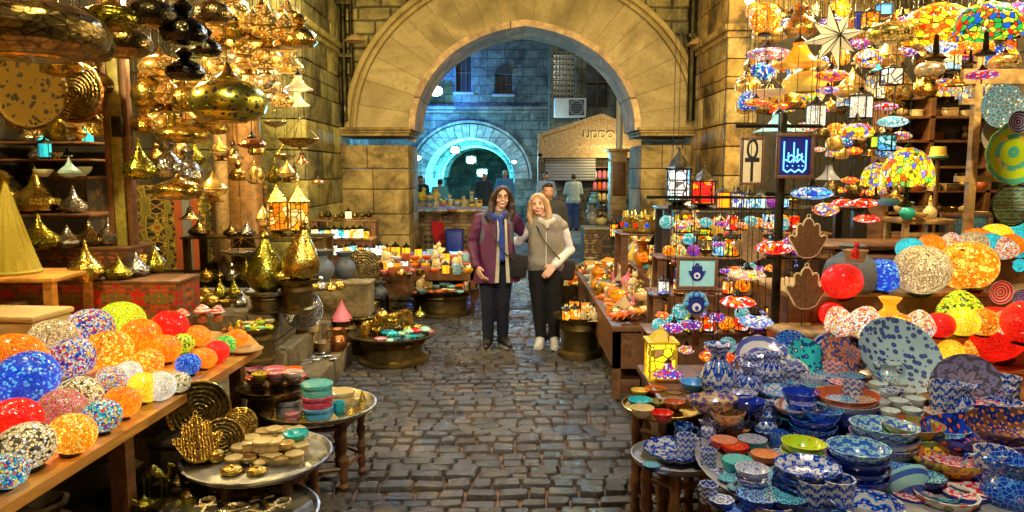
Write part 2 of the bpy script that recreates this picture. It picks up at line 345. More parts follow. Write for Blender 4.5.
# ------------------------------------------------------------------ the ground
def make_ground():
    b = MB(); n = 40
    b.add([(-14, -3, -.035), (14, -3, -.035), (14, 45, -.035), (-14, 45, -.035)], [(0, 1, 2, 3)], 0, False)
    struct('ground', b.mesh('ground', ['plain:brown:.7']))
    R = random.Random(3); b = MB(); y = 2.6; row = 0
    while y < 14.5:
        d = R.uniform(.085, .135) * (1 if y < 9 else 1.3); x = -2.7 + R.uniform(0, .2); far = y > 8
        while x < 3.2:
            w = R.uniform(.10, .21) * (1 if y < 9 else 1.3); g = .006
            cx, cy = x + w / 2, y + d / 2 + .05 * sin(x * 1.7 + row) ; hx, hy = w / 2 - g, d / 2 - g * .7
            z0 = R.uniform(-.010, .006) + .012 * noise.noise(Vector((cx * .8, cy * .8, 0))); k = 5; vs = []
            rot = R.uniform(-.05, .05); tx, ty = R.uniform(-.05, .05), R.uniform(-.05, .05)
            px = [(-1, -.85), (-.8, -1), (.75, -1), (1, -.8), (1, .8), (.8, 1), (-.8, 1), (-1, .8)]
            px = [(a + R.uniform(-.07, .07), c + R.uniform(-.09, .09)) for a, c in px]
            for s_, zz in ((1.0, -.03), (.97, -.008), (.90, .004), (.5, .006)):
                for a, c in px:
                    lx, ly = a * hx * s_, c * hy * s_
                    vs.append((cx + lx - ly * rot, cy + ly + lx * rot, z0 + zz + tx * lx + ty * ly + (R.uniform(-.002, .002) if s_ < .9 else 0)))
            vs.append((cx, cy, z0 + .006)); fs = []
            for r in range(3):
                for i in range(8):
                    j = (i + 1) % 8; fs.append((r * 8 + i, r * 8 + j, r * 8 + 8 + j, r * 8 + 8 + i))
            for i in range(8): fs.append((24 + i, 24 + (i + 1) % 8, 32))
            b.add(vs, fs, 0, True); x += w
        y += d; row += 1
    struct('cobblestones', b.mesh('cobblestones', ['cobble'], 60))
    b = MB(); b.box((0, 21, -.02), (12, 13, .03)); struct('courtyard_paving', b.mesh('courtyard_paving', ['stone:.16,.16,.16:.24,.23,.2:.5:.5:.5']))
make_ground()

# ------------------------------------------------------------------ the gate
GX, GA, GB, GZ, GY = .205, 1.86, 1.65, 2.46, 12.0
def arch_pts(a, b, n=36, x0=GX, z0=GZ, peak=.07):
    out = []
    for i in range(n + 1):
        t = -cos(pi * i / n); u = abs(t)
        out.append((x0 + a * t, z0 + b * max(0, 1 - u ** 2.1) ** .5 + peak * (1 - u) ** 3))
    return out
def rev_wall(b, outl, outline_outer, y0, y1, mat):   # wall face between an arch line and an outer line of the same count
    n = len(outl); vs = []
    for y in (y0, y1):
        vs += [(x, y, z) for x, z in outl] + [(x, y, z) for x, z in outline_outer]
    fs = []
    for i in range(n - 1):
        fs.append((i, i + 1, n + i + 1, n + i)); fs.append((2 * n + i + 1, 2 * n + i, 3 * n + i, 3 * n + i + 1))
    b.add(vs, fs, mat, False)
STONE_X = 'stone:.46,.33,.11:.34,.25,.09:.62:.30:.45'
def make_gate():
    root = tag(empty('stone_gate', (0, 12, 0)), 'big pointed stone archway between the bazaar and the courtyard', 'gateway')
    root.location = (0, 0, 0)
    inn = arch_pts(GA, GB); out = arch_pts(2.70, 2.37); b = MB()
    rev_wall(b, inn, out, GY, GY + .5, 0)
    link('arch_face', b.mesh('arch_face', ['plaster:.29,.22,.10:.36,.28,.14:.44,.37,.22:21']), root)
    # soffit of dressed wedge stones
    b = MB(); n = len(inn); R = random.Random(5); R_in = arch_pts(GA - .10, GB - .10)
    i = 0
    while i < n - 1:
        j = min(n - 1, i + 2)
        pts = []
        for y in (GY - .02, GY + 1.15):
            for q in range(i, j + 1): pts.append((R_in[q][0], y, R_in[q][1]))
            for q in range(j, i - 1, -1): pts.append((inn[q][0], y, inn[q][1]))
        m = len(pts) // 2
        b.add(pts, [list(range(m - 1, -1, -1)), list(range(m, 2 * m))] + [(q, (q + 1) % m, m + (q + 1) % m, m + q) for q in range(m)], R.choice([0, 0, 1]), False)
        i = j
    link('soffit_stones', b.mesh('soffit_stones', ['plain:.0:.8' if 0 else 'stone:.55,.40,.26:.48,.34,.2:3:3:.7', 'stone:.50,.38,.24:.45,.3,.2:3:3:.6']), root)
    # mouldings that follow the arch
    b = MB()
    for a, c, r, dy in ((2.72, 2.39, .035, .05), (2.83, 2.48, .05, .06)):
        b.tube([(x, GY - dy, z) for x, z in arch_pts(a, c)], r, 8)
    rev_wall(b, arch_pts(2.7, 2.37), arch_pts(2.88, 2.52), GY - .03, GY + .3, 0)
    link('arch_moulding', b.mesh('arch_moulding', ['plaster:.30,.22,.08:.36,.27,.11:.42,.33,.16']), root)
    # spandrel wall
    b = MB(); o2 = arch_pts(2.86, 2.5); top = []
    for i, (x, z) in enumerate(o2):
        t = -cos(pi * i / 36); top.append((GX + 3.6 * t * 1.0, 7.2))
    rev_wall(b, o2, top, GY + .01, GY + .6, 0)
    link('spandrel_wall', b.mesh('spandrel_wall', ['stone:.30,.24,.09:.17,.15,.07:.52:.21:.35:.022']), root)
    # jambs, with dressed block edges
    for sx_, x0, x1 in ((-1, -2.75, -1.655), (1, 2.065, 3.0)):
        b = MB(); z = 0; k = 0; R = random.Random(8 + sx_)
        for h in (.42, .36, .34, .40, .33, .38):
            if z + h > 2.36: h = 2.36 - z
            if h <= .02: break
            sp_ = R.uniform(.3, .7)
            xm = x0 + (x1 - x0) * sp_
            b.box(((x0 + xm) / 2, GY + .55 + R.uniform(-.01, .01), z + h / 2), (xm - x0 - .008, 1.2, h - .010), 0, None, .015)
            b.box(((xm + x1) / 2, GY + .55 + R.uniform(-.01, .01), z + h / 2), (x1 - xm - .008, 1.2, h - .010), 0, None, .015); z += h
        link('jamb', b.mesh('jamb', ['stone:.40,.30,.13:.32,.24,.10:3:3:.25']), root)
        b = MB(); xc, w = (x0 + x1) / 2, x1 - x0
        for zz, h, o in ((2.385, .05, .05), (2.43, .04, .09), (2.475, .05, .13)): b.box((xc, GY + .5, zz), (w + o, 1.2 + o, h - .004), 0, None, .012)
        link('impost', b.mesh('impost', ['stone:.36,.26,.1:.3,.22,.09:3:3:.5']), root)
make_gate()
def pier(x0, x1, y0, y1, label, mat, hooks):
    root = tag(empty('stone_pier'), label, 'pier'); R = random.Random(int(x0 * 10)); b = MB(); z = 0; k = 0
    while z < 7:
        h = R.uniform(.30, .48); ys = [y0, y0 + (y1 - y0) * R.uniform(.3, .6), y1]
        for a in range(2):
            b.box(((x0 + x1) / 2 + R.uniform(-.008, .008), (ys[a] + ys[a + 1]) / 2 + (R.uniform(-.008, .008) if a == 0 else 0), z + h / 2), (x1 - x0, ys[a + 1] - ys[a] - .008, h - .010), R.choice([0, 0, 1]), None, .018)
        z += h
    link('block_work', b.mesh('pier_blocks', mat), root)
    b = MB(); b.box(((x0 + x1) / 2, (y0 + y1) / 2, hooks), (x1 - x0 + .14, y1 - y0 + .14, .09), 0, None, .02); b.box(((x0 + x1) / 2, (y0 + y1) / 2, hooks - .09), (x1 - x0 + .07, y1 - y0 + .07, .08), 0, None, .02)
    link('ledge', b.mesh('pier_ledge', mat), root)
pier(-4.6, -2.72, 9.9, 12.6, 'greenish stone pier left of the archway with a projecting ledge', ['stone:.46,.41,.14:.36,.33,.12:3.9:3.1:.28', 'stone:.30,.28,.13:.24,.24,.12:3.6:3.1:.28'], 3.75)
pier(2.88, 5.2, 10.1, 12.6, 'brown and yellow stone pier right of the archway', ['stone:.44,.29,.10:.36,.24,.08:3.9:3.1:.28', 'stone:.56,.44,.22:.40,.3,.12:3.7:3.1:.3'], 3.7)
def pipes():
    b = MB(); b.tube([(-2.64, 11.86, 2.6), (-2.64, 11.86, 6.8)], .045, 8); b.tube([(-2.52, 11.86, 3.3), (-2.52, 11.86, 6.8)], .03, 8); b.box((-2.6, 11.84, 3.6), (.22, .1, .05)); b.box((-2.6, 11.84, 4.4), (.22, .1, .05))
    tag(link('drain_pipe', b.mesh('drain_pipe', ['metal:dark:.5'])), 'dark twin drain pipes in the corner left of the arch moulding', 'pipe')
    b = MB(); b.tube([(2.82, 11.84, 2.6), (2.82, 11.84, 6.8)], .06, 8); b.box((2.82, 11.84, 3.9), (.16, .12, .06))
    tag(link('drain_pipe', b.mesh('drain_pipe', ['metal:dark:.5'])), 'dark drain pipe in the corner right of the arch moulding', 'pipe')
    for px, py, l in ((355, 41, 'small stone lamp bracket left of the arch'), (697, 45, 'small pale lamp shade on the wall right of the arch')):
        p = atY(px, py, 11.7); b = MB(); b.lathe([(.001, .10), (.06, .09), (.17, 0), (.15, -.01), (.001, .02)], 12); b.tube([(0, 0, .09), (0, .1, .14), (0, .32, .14)], .015, 6)
        o = link('wall_lamp', b.mesh('wall_lamp', ['plain:tan:.6'])); o.location = p; tag(o, l, 'lamp')
pipes()

# ------------------------------------------------------------------ courtyard buildings beyond the gate
def wall_with_hole(b, x0, x1, z1, y, holes, mat=0, th=.4):   # simple grid wall, rectangular holes
    xs = sorted({x0, x1, *[h[0] for h in holes], *[h[1] for h in holes]}); zs = sorted({0, z1, *[h[2] for h in holes], *[h[3] for h in holes]})
    for i in range(len(xs) - 1):
        for j in range(len(zs) - 1):
            cx, cz = (xs[i] + xs[i + 1]) / 2, (zs[j] + zs[j + 1]) / 2
            if any(h[0] < cx < h[1] and h[2] < cz < h[3] for h in holes): continue
            b.add([(xs[i], y, zs[j]), (xs[i + 1], y, zs[j]), (xs[i + 1], y, zs[j + 1]), (xs[i], y, zs[j + 1])], [(0, 1, 2, 3)], mat, False)
    for h in holes:
        a, c, d, e = h; b.add([(a, y, d), (c, y, d), (c, y, e), (a, y, e), (a, y + th, d), (c, y + th, d), (c, y + th, e), (a, y + th, e)], [(0, 4, 5, 1), (1, 5, 6, 2), (2, 6, 7, 3), (3, 7, 4, 0)], mat, False)
YB = 26.0
def pz(px, py, Y): p = atY(px, py, Y); return p.x, p.z
def back_building():
    r = tag(empty('old_building'), 'grey stone building with blue lit round tunnel arch beyond the gate', 'building')
    xa = pz(400, 90, YB)[0] - 3; xb = pz(548, 90, YB)[0]; cx, R0, zs = pz(470, 190, YB)[0], 1.55, 1.55
    w1 = [pz(456, 92, YB)[0], pz(471, 92, YB)[0], pz(456, 92, YB)[1], pz(456, 52, YB)[1]]
    w2 = [pz(495, 94, YB)[0], pz(512, 94, YB)[0], pz(495, 94, YB)[1], pz(503, 74, YB)[1]]
    b = MB(); ztop = 3.6
    wall_with_hole(b, xa, xb, 12, YB, [(xa, xb, 0, ztop), w1, w2])
    arc = [(cx - R0 * cos(pi * i / 24), zs + R0 * .92 * sin(pi * i / 24)) for i in range(25)]
    upper = [(xa + (xb - xa) * i / 24, ztop) for i in range(25)]
    rev_wall(b, arc, upper, YB, YB + .4, 0)
    b.add([(xa, YB, 0), (cx - R0, YB, 0), (cx - R0, YB, zs), (xa, YB, ztop), (xb, YB, 0), (cx + R0, YB, 0), (cx + R0, YB, zs), (xb, YB, ztop)], [(0, 1, 2, 3), (5, 4, 7, 6)], 0, False)
    link('wall', b.mesh('old_wall', ['stone:.15,.18,.16:.09,.11,.10:.6:.3:.4']), r)
    # voussoir ring
    b = MB(); n = 22
    for i in range(n):
        a0, a1 = pi * (i + .04) / n, pi * (i + .96) / n; v = []
        for yy in (YB - .06, YB + .3):
            for rr, aa in ((R0, a0), (R0, a1), (R0 + .5, a1), (R0 + .5, a0)): v.append((cx - rr * cos(aa), yy, zs + rr * .92 * sin(aa)))
        b.add(v, [(0, 1, 2, 3), (7, 6, 5, 4), (0, 4, 5, 1), (1, 5, 6, 2), (2, 6, 7, 3), (3, 7, 4, 0)], 0, False)
    b.tube([(cx - (R0 + .6) * cos(pi * i / 24), YB - .05, zs + (R0 + .6) * .92 * sin(pi * i / 24)) for i in range(25)], .05, 6)
    link('arch_ring', b.mesh('arch_ring', ['stone:.32,.36,.36:.25,.29,.3:3:3:.6']), r)
    # vault
    b = MB(); v = []
    for yy in (YB, 36):
        v += [(cx - R0, yy, 0)] + [(x, yy, z) for x, z in arc] + [(cx + R0, yy, 0)]
    m = len(v) // 2; b.add(v, [(i, i + 1, m + i + 1, m + i) for i in range(m - 1)], 0, False)
    b.add([(cx - R0, 36, 0), (cx + R0, 36, 0), (cx + R0, 36, 4), (cx - R0, 36, 4)], [(0, 1, 2, 3)], 0, False)
    for yy in (28.5, 31, 33.5): b.tube([(cx - (R0 - .06) * cos(pi * i / 16), yy, zs + (R0 - .06) * .92 * sin(pi * i / 16)) for i in range(17)], .12, 6)
    link('vault', b.mesh('vault', ['stone:.30,.32,.32:.22,.25,.26:.6:.3:.5']), r)
    b = MB(); zz = pz(470, 108, YB)[1]; b.box(((xa + xb) / 2, YB - .06, zz), (xb - xa, .14, .12), 0, None, .03); b.box(((xa + xb) / 2, YB - .03, zz - .12), (xb - xa, .08, .08), 0, None, .02)
    link('string_course', b.mesh('string_course', ['stone:.3,.33,.32:.2,.22,.22:2:3:.6']), r)
    for w in (w1, w2):
        b = MB(); b.box(((w[0] + w[1]) / 2, YB + .25, (w[2] + w[3]) / 2), (w[1] - w[0], .04, w[3] - w[2]), 0)
        for k in range(1, 3): b.box((w[0] + (w[1] - w[0]) * k / 3, YB + .2, (w[2] + w[3]) / 2), (.025, .03, w[3] - w[2]), 1)
        b.box(((w[0] + w[1]) / 2, YB + .19, w[2] + (w[3] - w[2]) * .5), (w[1] - w[0], .03, .025), 1)
        if w is w2:
            c = (w[0] + w[1]) / 2; h = (w[1] - w[0]) / 2
            b.prism([(c - h * cos(pi * i / 10), w[3] + h * sin(pi * i / 10)) for i in range(11)], .05, 0, Matrix.Translation((0, YB - .02, 0)))
        o = link('window', b.mesh('old_window', ['plain:black:.6', 'plain:brown:.6']), r)
        b = MB(); b.box(((w[0] + w[1]) / 2, YB - .04, w[2] - .05), (w[1] - w[0] + .2, .16, .09), 0, None, .02); link('sill', b.mesh('sill', ['plain:grey:.8']), o)
    # right, nearer facade
    r = tag(empty('apartment_front'), 'tall dark plastered facade with barred windows above the courtyard shop', 'building'); Y2 = 25.0
    x0, x1 = xb - .0, pz(700, 90, Y2)[0]
    holes = [(*[pz(q, 90, Y2)[0] for q in (553, 574)], pz(553, 99, Y2)[1], pz(553, 52, Y2)[1]), (*[pz(q, 90, Y2)[0] for q in (586, 608)], pz(586, 108, Y2)[1], pz(586, 55, Y2)[1]), (*[pz(q, 90, Y2)[0] for q in (620, 634)], pz(586, 108, Y2)[1], pz(586, 72, Y2)[1])]
    b = MB(); wall_with_hole(b, x0, x1, 12, Y2, holes)
    b.add([(x0, Y2, 0), (x0, YB, 0), (x0, YB, 12), (x0, Y2, 12)], [(0, 1, 2, 3)], 0, False)
    for q in (578, 612): b.box((pz(q, 90, Y2)[0], Y2 - .05, 6), (.22, .14, 12), 0, None, .02)
    link('wall', b.mesh('apt_wall', ['stone:.22,.21,.15:.15,.15,.11:.8:.4:.5']), r)
    for i, (a, c, d, e) in enumerate(holes):
        b = MB(); b.box(((a + c) / 2, Y2 + .3, (d + e) / 2), (c - a, .04, e - d), 0); n = (6, 2, 2)[i]; mm = (9, 2, 3)[i]
        for k in range(n + 1): b.box((a + (c - a) * k / n, Y2 + .06, (d + e) / 2), (.035, .04, e - d), 1)
        for k in range(mm + 1): b.box(((a + c) / 2, Y2 + .05, d + (e - d) * k / mm), (c - a, .04, .035), 1)
        link('window', b.mesh('apt_window', ['plain:black:.2', 'plain:tan:.7' if i == 0 else 'plain:brown:.7']), r)
    # air conditioner
    p = atY(570, 108, Y2 - .3); b = MB(); b.box((0, 0, 0), (1.05, .34, .62), 0, None, .03)
    r2 = tag(empty('air_conditioner', p), 'white air conditioning unit under the barred window', 'air conditioner')
    link('casing', b.mesh('ac', ['plain:white:.5']), r2)
    b = MB(); b.lathe([(.24, 0), (.24, .02), (.2, .02), (.2, 0)], 18, 0, Matrix.Translation((.2, -.175, 0)) @ Matrix.Rotation(pi / 2, 4, 'X')); b.box((.2, -.176, 0), (.5, .015, .5), 1)
    for k in range(6): b.box((.2, -.19, -.2 + k * .08), (.46, .012, .012), 0)
    link('fan_grille', b.mesh('ac_fan', ['plain:grey:.5', 'plain:black:.5']), r2)
    b = MB(); b.tube([(.3, .1, -.3), (.3, .1, -1.2), (.6, .15, -1.3)], .03, 6); link('pipe', b.mesh('ac_pipe', ['plain:grey:.6']), r2)
back_building()

def courtyard_shop():
    Y = 23.6; r = tag(empty('courtyard_shop'), 'small shop with a carved wooden gable sign and rolled shutter beyond the gate', 'shop')
    x0, z0 = pz(538, 157, Y); x1, _ = pz(640, 157, Y); xm, zt = pz(601, 116, Y); _, zl = pz(540, 136, Y)
    b = MB(); b.prism([(x0, z0), (x1, z0), (x1, zl + .1), (xm, zt), (x0, zl)], .35, 0, Matrix.Translation((0, Y, 0)))
    g = link('gable', b.mesh('gable', ['wood:tan:.6']), r)
    b = MB(); 
    for a, c in (((x0, z0 + .04), (x1, z0 + .04)), ((x0, zl), (xm, zt)), ((xm, zt), (x1, zl + .1)), ((x0 + .05, z0), (x0 + .05, zl))):
        b.tube([(a[0], Y - .2, a[1]), (c[0], Y - .2, c[1])], .09, 4)
    link('trim', b.mesh('gable_trim', ['wood:tan:.6']), g)
    cu = bpy.data.curves.new('letters', 'FONT'); cu.body = 'UDDOH'; cu.size = .32; cu.extrude = .02; cu.align_x = 'CENTER'
    to = bpy.data.objects.new('tmp', cu); me = bpy.data.meshes.new_from_object(to); me.materials.clear(); me.materials.append(MAT('plain:cream:.5')); bpy.data.objects.remove(to)
    o = link('letters', me, g); o.rotation_euler = (pi / 2, 0, 0); lx, lz = pz(602, 139, Y); o.location = (lx, Y - .21, lz)
    R = random.Random(4); b = MB(); xx, zz = pz(575, 147, Y)
    for k in range(26): b.box((xx + k * .07, Y - .19, zz + R.uniform(-.02, .03)), (.045, .02, R.uniform(.03, .09)), 0)
    link('lettering', b.mesh('lettering', ['plain:cream:.5']), g)
    b = MB(); b.box(((x0 + x1) / 2, Y + .5, z0 / 2), (x1 - x0 - .2, .1, z0), 0); b.box((x0 + .1, Y + .2, z0 / 2), (.2, .7, z0), 0); b.box((x1 - .1, Y + .2, z0 / 2), (.2, .7, z0), 0)
    link('shop_wall', b.mesh('shop_wall', ['stone:.2,.18,.14:.14,.13,.1:.5:.3:.5']), r)
    b = MB(); xa, xb = x0 + .22, pz(596, 170, Y)[0]; z = z0 - .02; zb = pz(560, 178, Y)[1]
    while z > zb: b.box(((xa + xb) / 2, Y + .1, z - .05), (xb - xa, .05, .085), 0, None, .012); z -= .09
    link('shutter', b.mesh('shutter', ['plain:grey:.5:.4']), r)
    b = MB(); xs = pz(592, 170, Y)[0], pz(612, 170, Y)[0]
    for k in range(5): link('shelf', MB().box(((xs[0] + xs[1]) / 2, Y + .25, .5 + k * .36), (xs[1] - xs[0], .3, .03)).mesh('court_shelf', ['wood:brown']), r)
    R = random.Random(9)
    for k in range(4):
        for j in range(4):
            b = MB(); x = xs[0] + .12 + j * .15; b.lathe([(.05, 0), (.07, .06), (.06, .2), (.03, .24)], 8, 0); o = link('jar', b.mesh('jar', ['plain:%s:.3' % R.choice(['cream', 'gold', 'white', 'orange', 'pink'])])); o.location = (x, Y + .22, .517 + k * .36)
            tag(o, 'small jar on the %s shelf beside the courtyard shop shutter, %s' % (['lowest', 'second', 'third', 'top'][k], ['leftmost', 'second from left', 'third from left', 'rightmost'][j]), 'jar', 'jars on the courtyard shop shelf')
    # white pipe and cabinet
    p0, p1 = atY(620, 95, 15.5), atY(619, 152, 15.5); b = MB(); b.tube([(p0.x, 15.5, 5.4), tuple(p0), tuple(p1), (p1.x - .18, 15.5, p1.z - .22)], .07, 8)
    b.tube([(p0.x, 15.5, 5.4), (p0.x + .8, 15.5, 5.5), (p0.x + .8, 13.1, 5.5)], .07, 8)
    tag(link('vent_pipe', b.mesh('vent_pipe', ['plain:white:.4'])), 'white vertical pipe just inside the right edge of the arch', 'pipe')
    p = atY(618, 152, 15.5); b = MB(); b.box((p.x, 15.5, p.z / 2 + .02), (.34, .4, p.z - .04), 0, None, .02); b.box((p.x, 15.28, p.z * .75), (.26, .03, .7), 1, None, .01); b.box((p.x, 15.28, p.z * .3), (.26, .03, .7), 1, None, .01); b.box((p.x, 15.5, p.z + .03), (.46, .5, .06), 0, None, .015)
    tag(link('wooden_cabinet', b.mesh('cabinet', ['wood:tan:.5', 'wood:brown:.5'])), 'tall narrow wooden cabinet under the white pipe', 'cabinet')
courtyard_shop()
def side_walls():
    for nm, x, y0, y1, m, lab in (('courtyard_wall', -5.2, 13.0, 26, 'stone:.25,.25,.2:.16,.17,.15:.6:.3:.5', 'grey stone wall on the left side of the courtyard'), ('courtyard_wall', 6.4, 13.0, 25, 'stone:.25,.22,.15:.16,.15,.11:.6:.3:.5', 'brown stone wall on the right side of the courtyard')):
        b = MB(); b.box((x, (y0 + y1) / 2, 5), (.4, y1 - y0, 10)); tag(link(nm, b.mesh(nm, [m])), lab, 'wall')
    # bazaar side and back walls of both shops, canopy above each
    for s_, x in ((-1, -4.6), (1, 5.2)):
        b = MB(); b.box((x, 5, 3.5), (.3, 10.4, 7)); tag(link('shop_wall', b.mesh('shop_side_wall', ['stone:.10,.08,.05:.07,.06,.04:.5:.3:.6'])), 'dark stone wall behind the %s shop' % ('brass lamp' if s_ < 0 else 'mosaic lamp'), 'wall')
        b = MB(); xc = -3.0 if s_ < 0 else 3.35; w = 2.9 if s_ < 0 else 3.5
        b.box((xc, 4.6, 3.72), (w, 6.2, .04))
        for k in range(9): b.box((xc, 1.7 + k * .72, 3.64), (w, .07, .12))
        for k in range(4): b.box((xc - w / 2 + .1 + k * (w - .2) / 3, 4.6, 3.55), (.06, 6.2, .06))
        tag(link('shop_canopy', b.mesh('canopy', ['wood:brown:.7'])), 'wooden canopy with beams over the %s stall' % ('brass' if s_ < 0 else 'mosaic lamp'), 'canopy')
side_walls()

# ------------------------------------------------------------------ steps and shop platform on the left
def step(x0, x1, y0, y1, z0, z1, lab):
    b = MB(); b.box(((x0 + x1) / 2, (y0 + y1) / 2, (z0 + z1) / 2), (x1 - x0, y1 - y0, z1 - z0), 0, None, .02)
    tag(link('stone_step', b.mesh('stone_step', ['stone:.30,.23,.10:.24,.19,.09:.9:.5:.5'])), lab, 'step')
step(-4.4, -1.51, 4.4, 6.85, -.03, .20, 'lowest worn stone step beside the cobbled lane')
step(-4.4, -1.76, 4.3, 6.72, .2, .40, 'middle worn stone step, one above the lowest')
step(-4.4, -1.87, 5.6, 7.0, .4, .70, 'upper stone platform under the brass shop goods')
step(-4.4, -1.75, 6.9, 9.2, -.03, .38, 'low stone ledge behind the steps near the brass pots')
# ------------------------------------------------------------------ kinds of goods; every kind is built one unit wide, standing on z = 0
def egg(r=.5, h=.9, n=10, z0=0.0, p=1.0):
    return [(max(.001, r * sin(pi * k / n) ** p), z0 + h * (1 - cos(pi * k / n)) / 2) for k in range(n + 1)]
def Rz(a): return Matrix.Rotation(a, 4, 'Z')
def Rx(a): return Matrix.Rotation(a, 4, 'X')
def Ry(a): return Matrix.Rotation(a, 4, 'Y')
def Tr(x, y, z): return Matrix.Translation((x, y, z))

def k_teardrop(m, d=None):
    d = d or m
    a = MB().lathe([(.22, .03), (.36, .08), (.47, .2), (.5, .33), (.46, .5), (.35, .68), (.22, .88), (.12, 1.08), (.06, 1.28), (.035, 1.42)], 20, lobes=8, lamp=.03)
    b = MB().lathe([(.26, 0), (.27, .03), (.2, .05), (.22, .03)], 16); c = MB().lathe([(.03, 1.40), (.06, 1.45), (.02, 1.52), (.001, 1.6)], 8)
    return [('body', a, [m]), ('foot', b, [d]), ('finial', c, [d])], 1.6
def k_squat(m, d=None):
    d = d or m
    a = MB().lathe([(.2, .02), (.4, .06), (.5, .2), (.47, .33), (.33, .45), (.18, .58), (.09, .75), (.03, .95), (.001, 1.0)], 20, lobes=10, lamp=.025)
    b = MB().lathe([(.24, 0), (.25, .03), (.18, .04)], 14)
    return [('body', a, [m]), ('foot', b, [d])], 1.0
def k_gourd(m, d=None):
    a = MB().lathe([(.15, .0), (.38, .04), (.5, .2), (.48, .38), (.33, .56), (.16, .66), (.12, .74), (.2, .82), (.22, .9), (.12, 1.0), (.06, 1.06)], 20)
    return [('body', a, [m]), ('ring', MB().lathe([(.13, .72), (.16, .74), (.13, .76)], 12), [d or m])], 1.06
def k_bigjar(m, d=None):
    a = MB().lathe([(.2, .02), (.38, .1), (.49, .3), (.5, .48), (.42, .7), (.28, .95), (.16, 1.15), (.10, 1.3), (.13, 1.36), (.09, 1.38)], 24, lobes=12, lamp=.015)
    b = MB().lathe([(.3, 0), (.3, .03), (.2, .06)], 16); c = MB().lathe([(.12, 1.38), (.06, 1.46), (.001, 1.52)], 10)
    return [('body', a, [m]), ('foot', b, [d or m]), ('lid', c, [d or m])], 1.5
def k_dome(m, d='metal:brass:.25'):      # hanging flattened globe lamp of pierced metal
    a = MB().lathe([(.2, .0), (.34, .02), (.46, .12), (.5, .27), (.46, .42), (.34, .54), (.2, .6), (.12, .63)], 24)
    b = MB().lathe([(.22, -.02), (.24, .0), (.2, .02)], 16); c = MB().lathe([(.13, .6), (.15, .64), (.08, .70), (.05, .8), (.02, .86)], 12)
    return [('shade', a, [m]), ('rim', b, [d]), ('cap', c, [d])], .86
def k_bowl_lamp(m, d='metal:brass:.25'):   # open hanging bowl with a spike finial and three chains
    a = MB().lathe([(.001, .0), (.2, .03), (.38, .12), (.5, .27), (.49, .285), (.37, .14), (.2, .06), (.001, .04)], 24)
    b = MB(); 
    for k in range(3): b.tube([(.48 * cos(k * 2.1), .48 * sin(k * 2.1), .28), (.02, 0, .85)], .008, 4)
    b.lathe([(.05, .84), (.03, .9), (.001, .95)], 8); c = MB().lathe([(.001, -.08), (.03, -.04), (.05, .0)], 8)
    return [('bowl', a, [m]), ('chains', b, [d]), ('finial', c, [d])], .95
def k_onion(m, d='metal:brass:.25'):      # tall onion lantern on a small foot
    a = MB().lathe([(.18, .25), (.36, .3), (.48, .42), (.5, .55), (.42, .7), (.26, .86), (.12, 1.0), (.05, 1.15), (.001, 1.3)], 20)
    b = MB().lathe([(.34, 0), (.35, .04), (.2, .08), (.14, .16), (.22, .25), (.24, .27)], 18); c = MB().lathe([(.49, .52), (.53, .55), (.49, .58)], 20)
    return [('shade', a, [m]), ('foot', b, [d]), ('band', c, [d])], 1.3
def k_globe(m, d='metal:dark:.4'):        # mosaic globe lamp on a small metal ring
    a = MB().lathe(egg(.5, .86, 12, .05, .86), 26); b = MB().lathe([(.2, 0), (.22, .03), (.16, .07), (.2, .03)], 14)
    return [('globe', a, [m]), ('base', b, [d])], .9
def k_egglamp(m, d='metal:dark:.4'):      # pear shaped mosaic lamp
    a = MB().lathe([(.15, .04), (.36, .1), (.48, .28), (.5, .42), (.44, .6), (.33, .78), (.2, .9), (.08, .97), (.001, .985)], 24); b = MB().lathe([(.2, 0), (.22, .03), (.14, .06)], 12)
    return [('globe', a, [m]), ('base', b, [d])], .98
def k_saucer(m, d='metal:dark:.35'):      # flat hanging mosaic lamp with bell cap and tassel
    a = MB().lathe([(.001, .0), (.2, .015), (.4, .08), (.5, .17), (.44, .27), (.28, .36), (.14, .4)], 22)
    b = MB().lathe([(.16, .38), (.15, .44), (.08, .5), (.05, .6), (.015, .66)], 12); c = MB().lathe([(.001, -.2), (.03, -.16), (.012, -.06), (.05, -.02), (.001, .01)], 8)
    return [('shade', a, [m]), ('cap', b, [d]), ('tassel', c, [d])], .66
def k_tiffany(m, d='metal:dark:.35'):     # domed shade with scalloped lower edge
    a = MB(); seg = 28; pr = [(.5, .0), (.5, .1), (.47, .24), (.38, .38), (.24, .47), (.1, .52)]
    vs = []; fs = []
    for k, (r, z) in enumerate(pr):
        for i in range(seg):
            an = 2 * pi * i / seg; zz = z + (-.05 * abs(sin(an * 4)) if k == 0 else 0); vs.append((r * cos(an), r * sin(an), zz))
    for k in range(len(pr) - 1):
        for i in range(seg): j = (i + 1) % seg; fs.append((k * seg + i, k * seg + j, (k + 1) * seg + j, (k + 1) * seg + i))
    a.add(vs, fs); b = MB().lathe([(.11, .51), (.06, .56), (.02, .6)], 10); c = MB().lathe([(.12, -.35), (.16, -.32), (.05, -.25), (.03, 0), (.03, .4)], 12)
    return [('shade', a, [m]), ('cap', b, [d]), ('stem', c, [d])], .6
def k_bellglass(m, d='metal:dark:.35'):   # smooth hanging glass bell
    a = MB().lathe([(.5, .0), (.49, .03), (.36, .12), (.24, .24), (.16, .38), (.12, .52), (.14, .58)], 22); b = MB().lathe([(.14, .56), (.12, .62), (.04, .72), (.01, .8)], 10)
    return [('shade', a, [m]), ('cap', b, [d])], .8
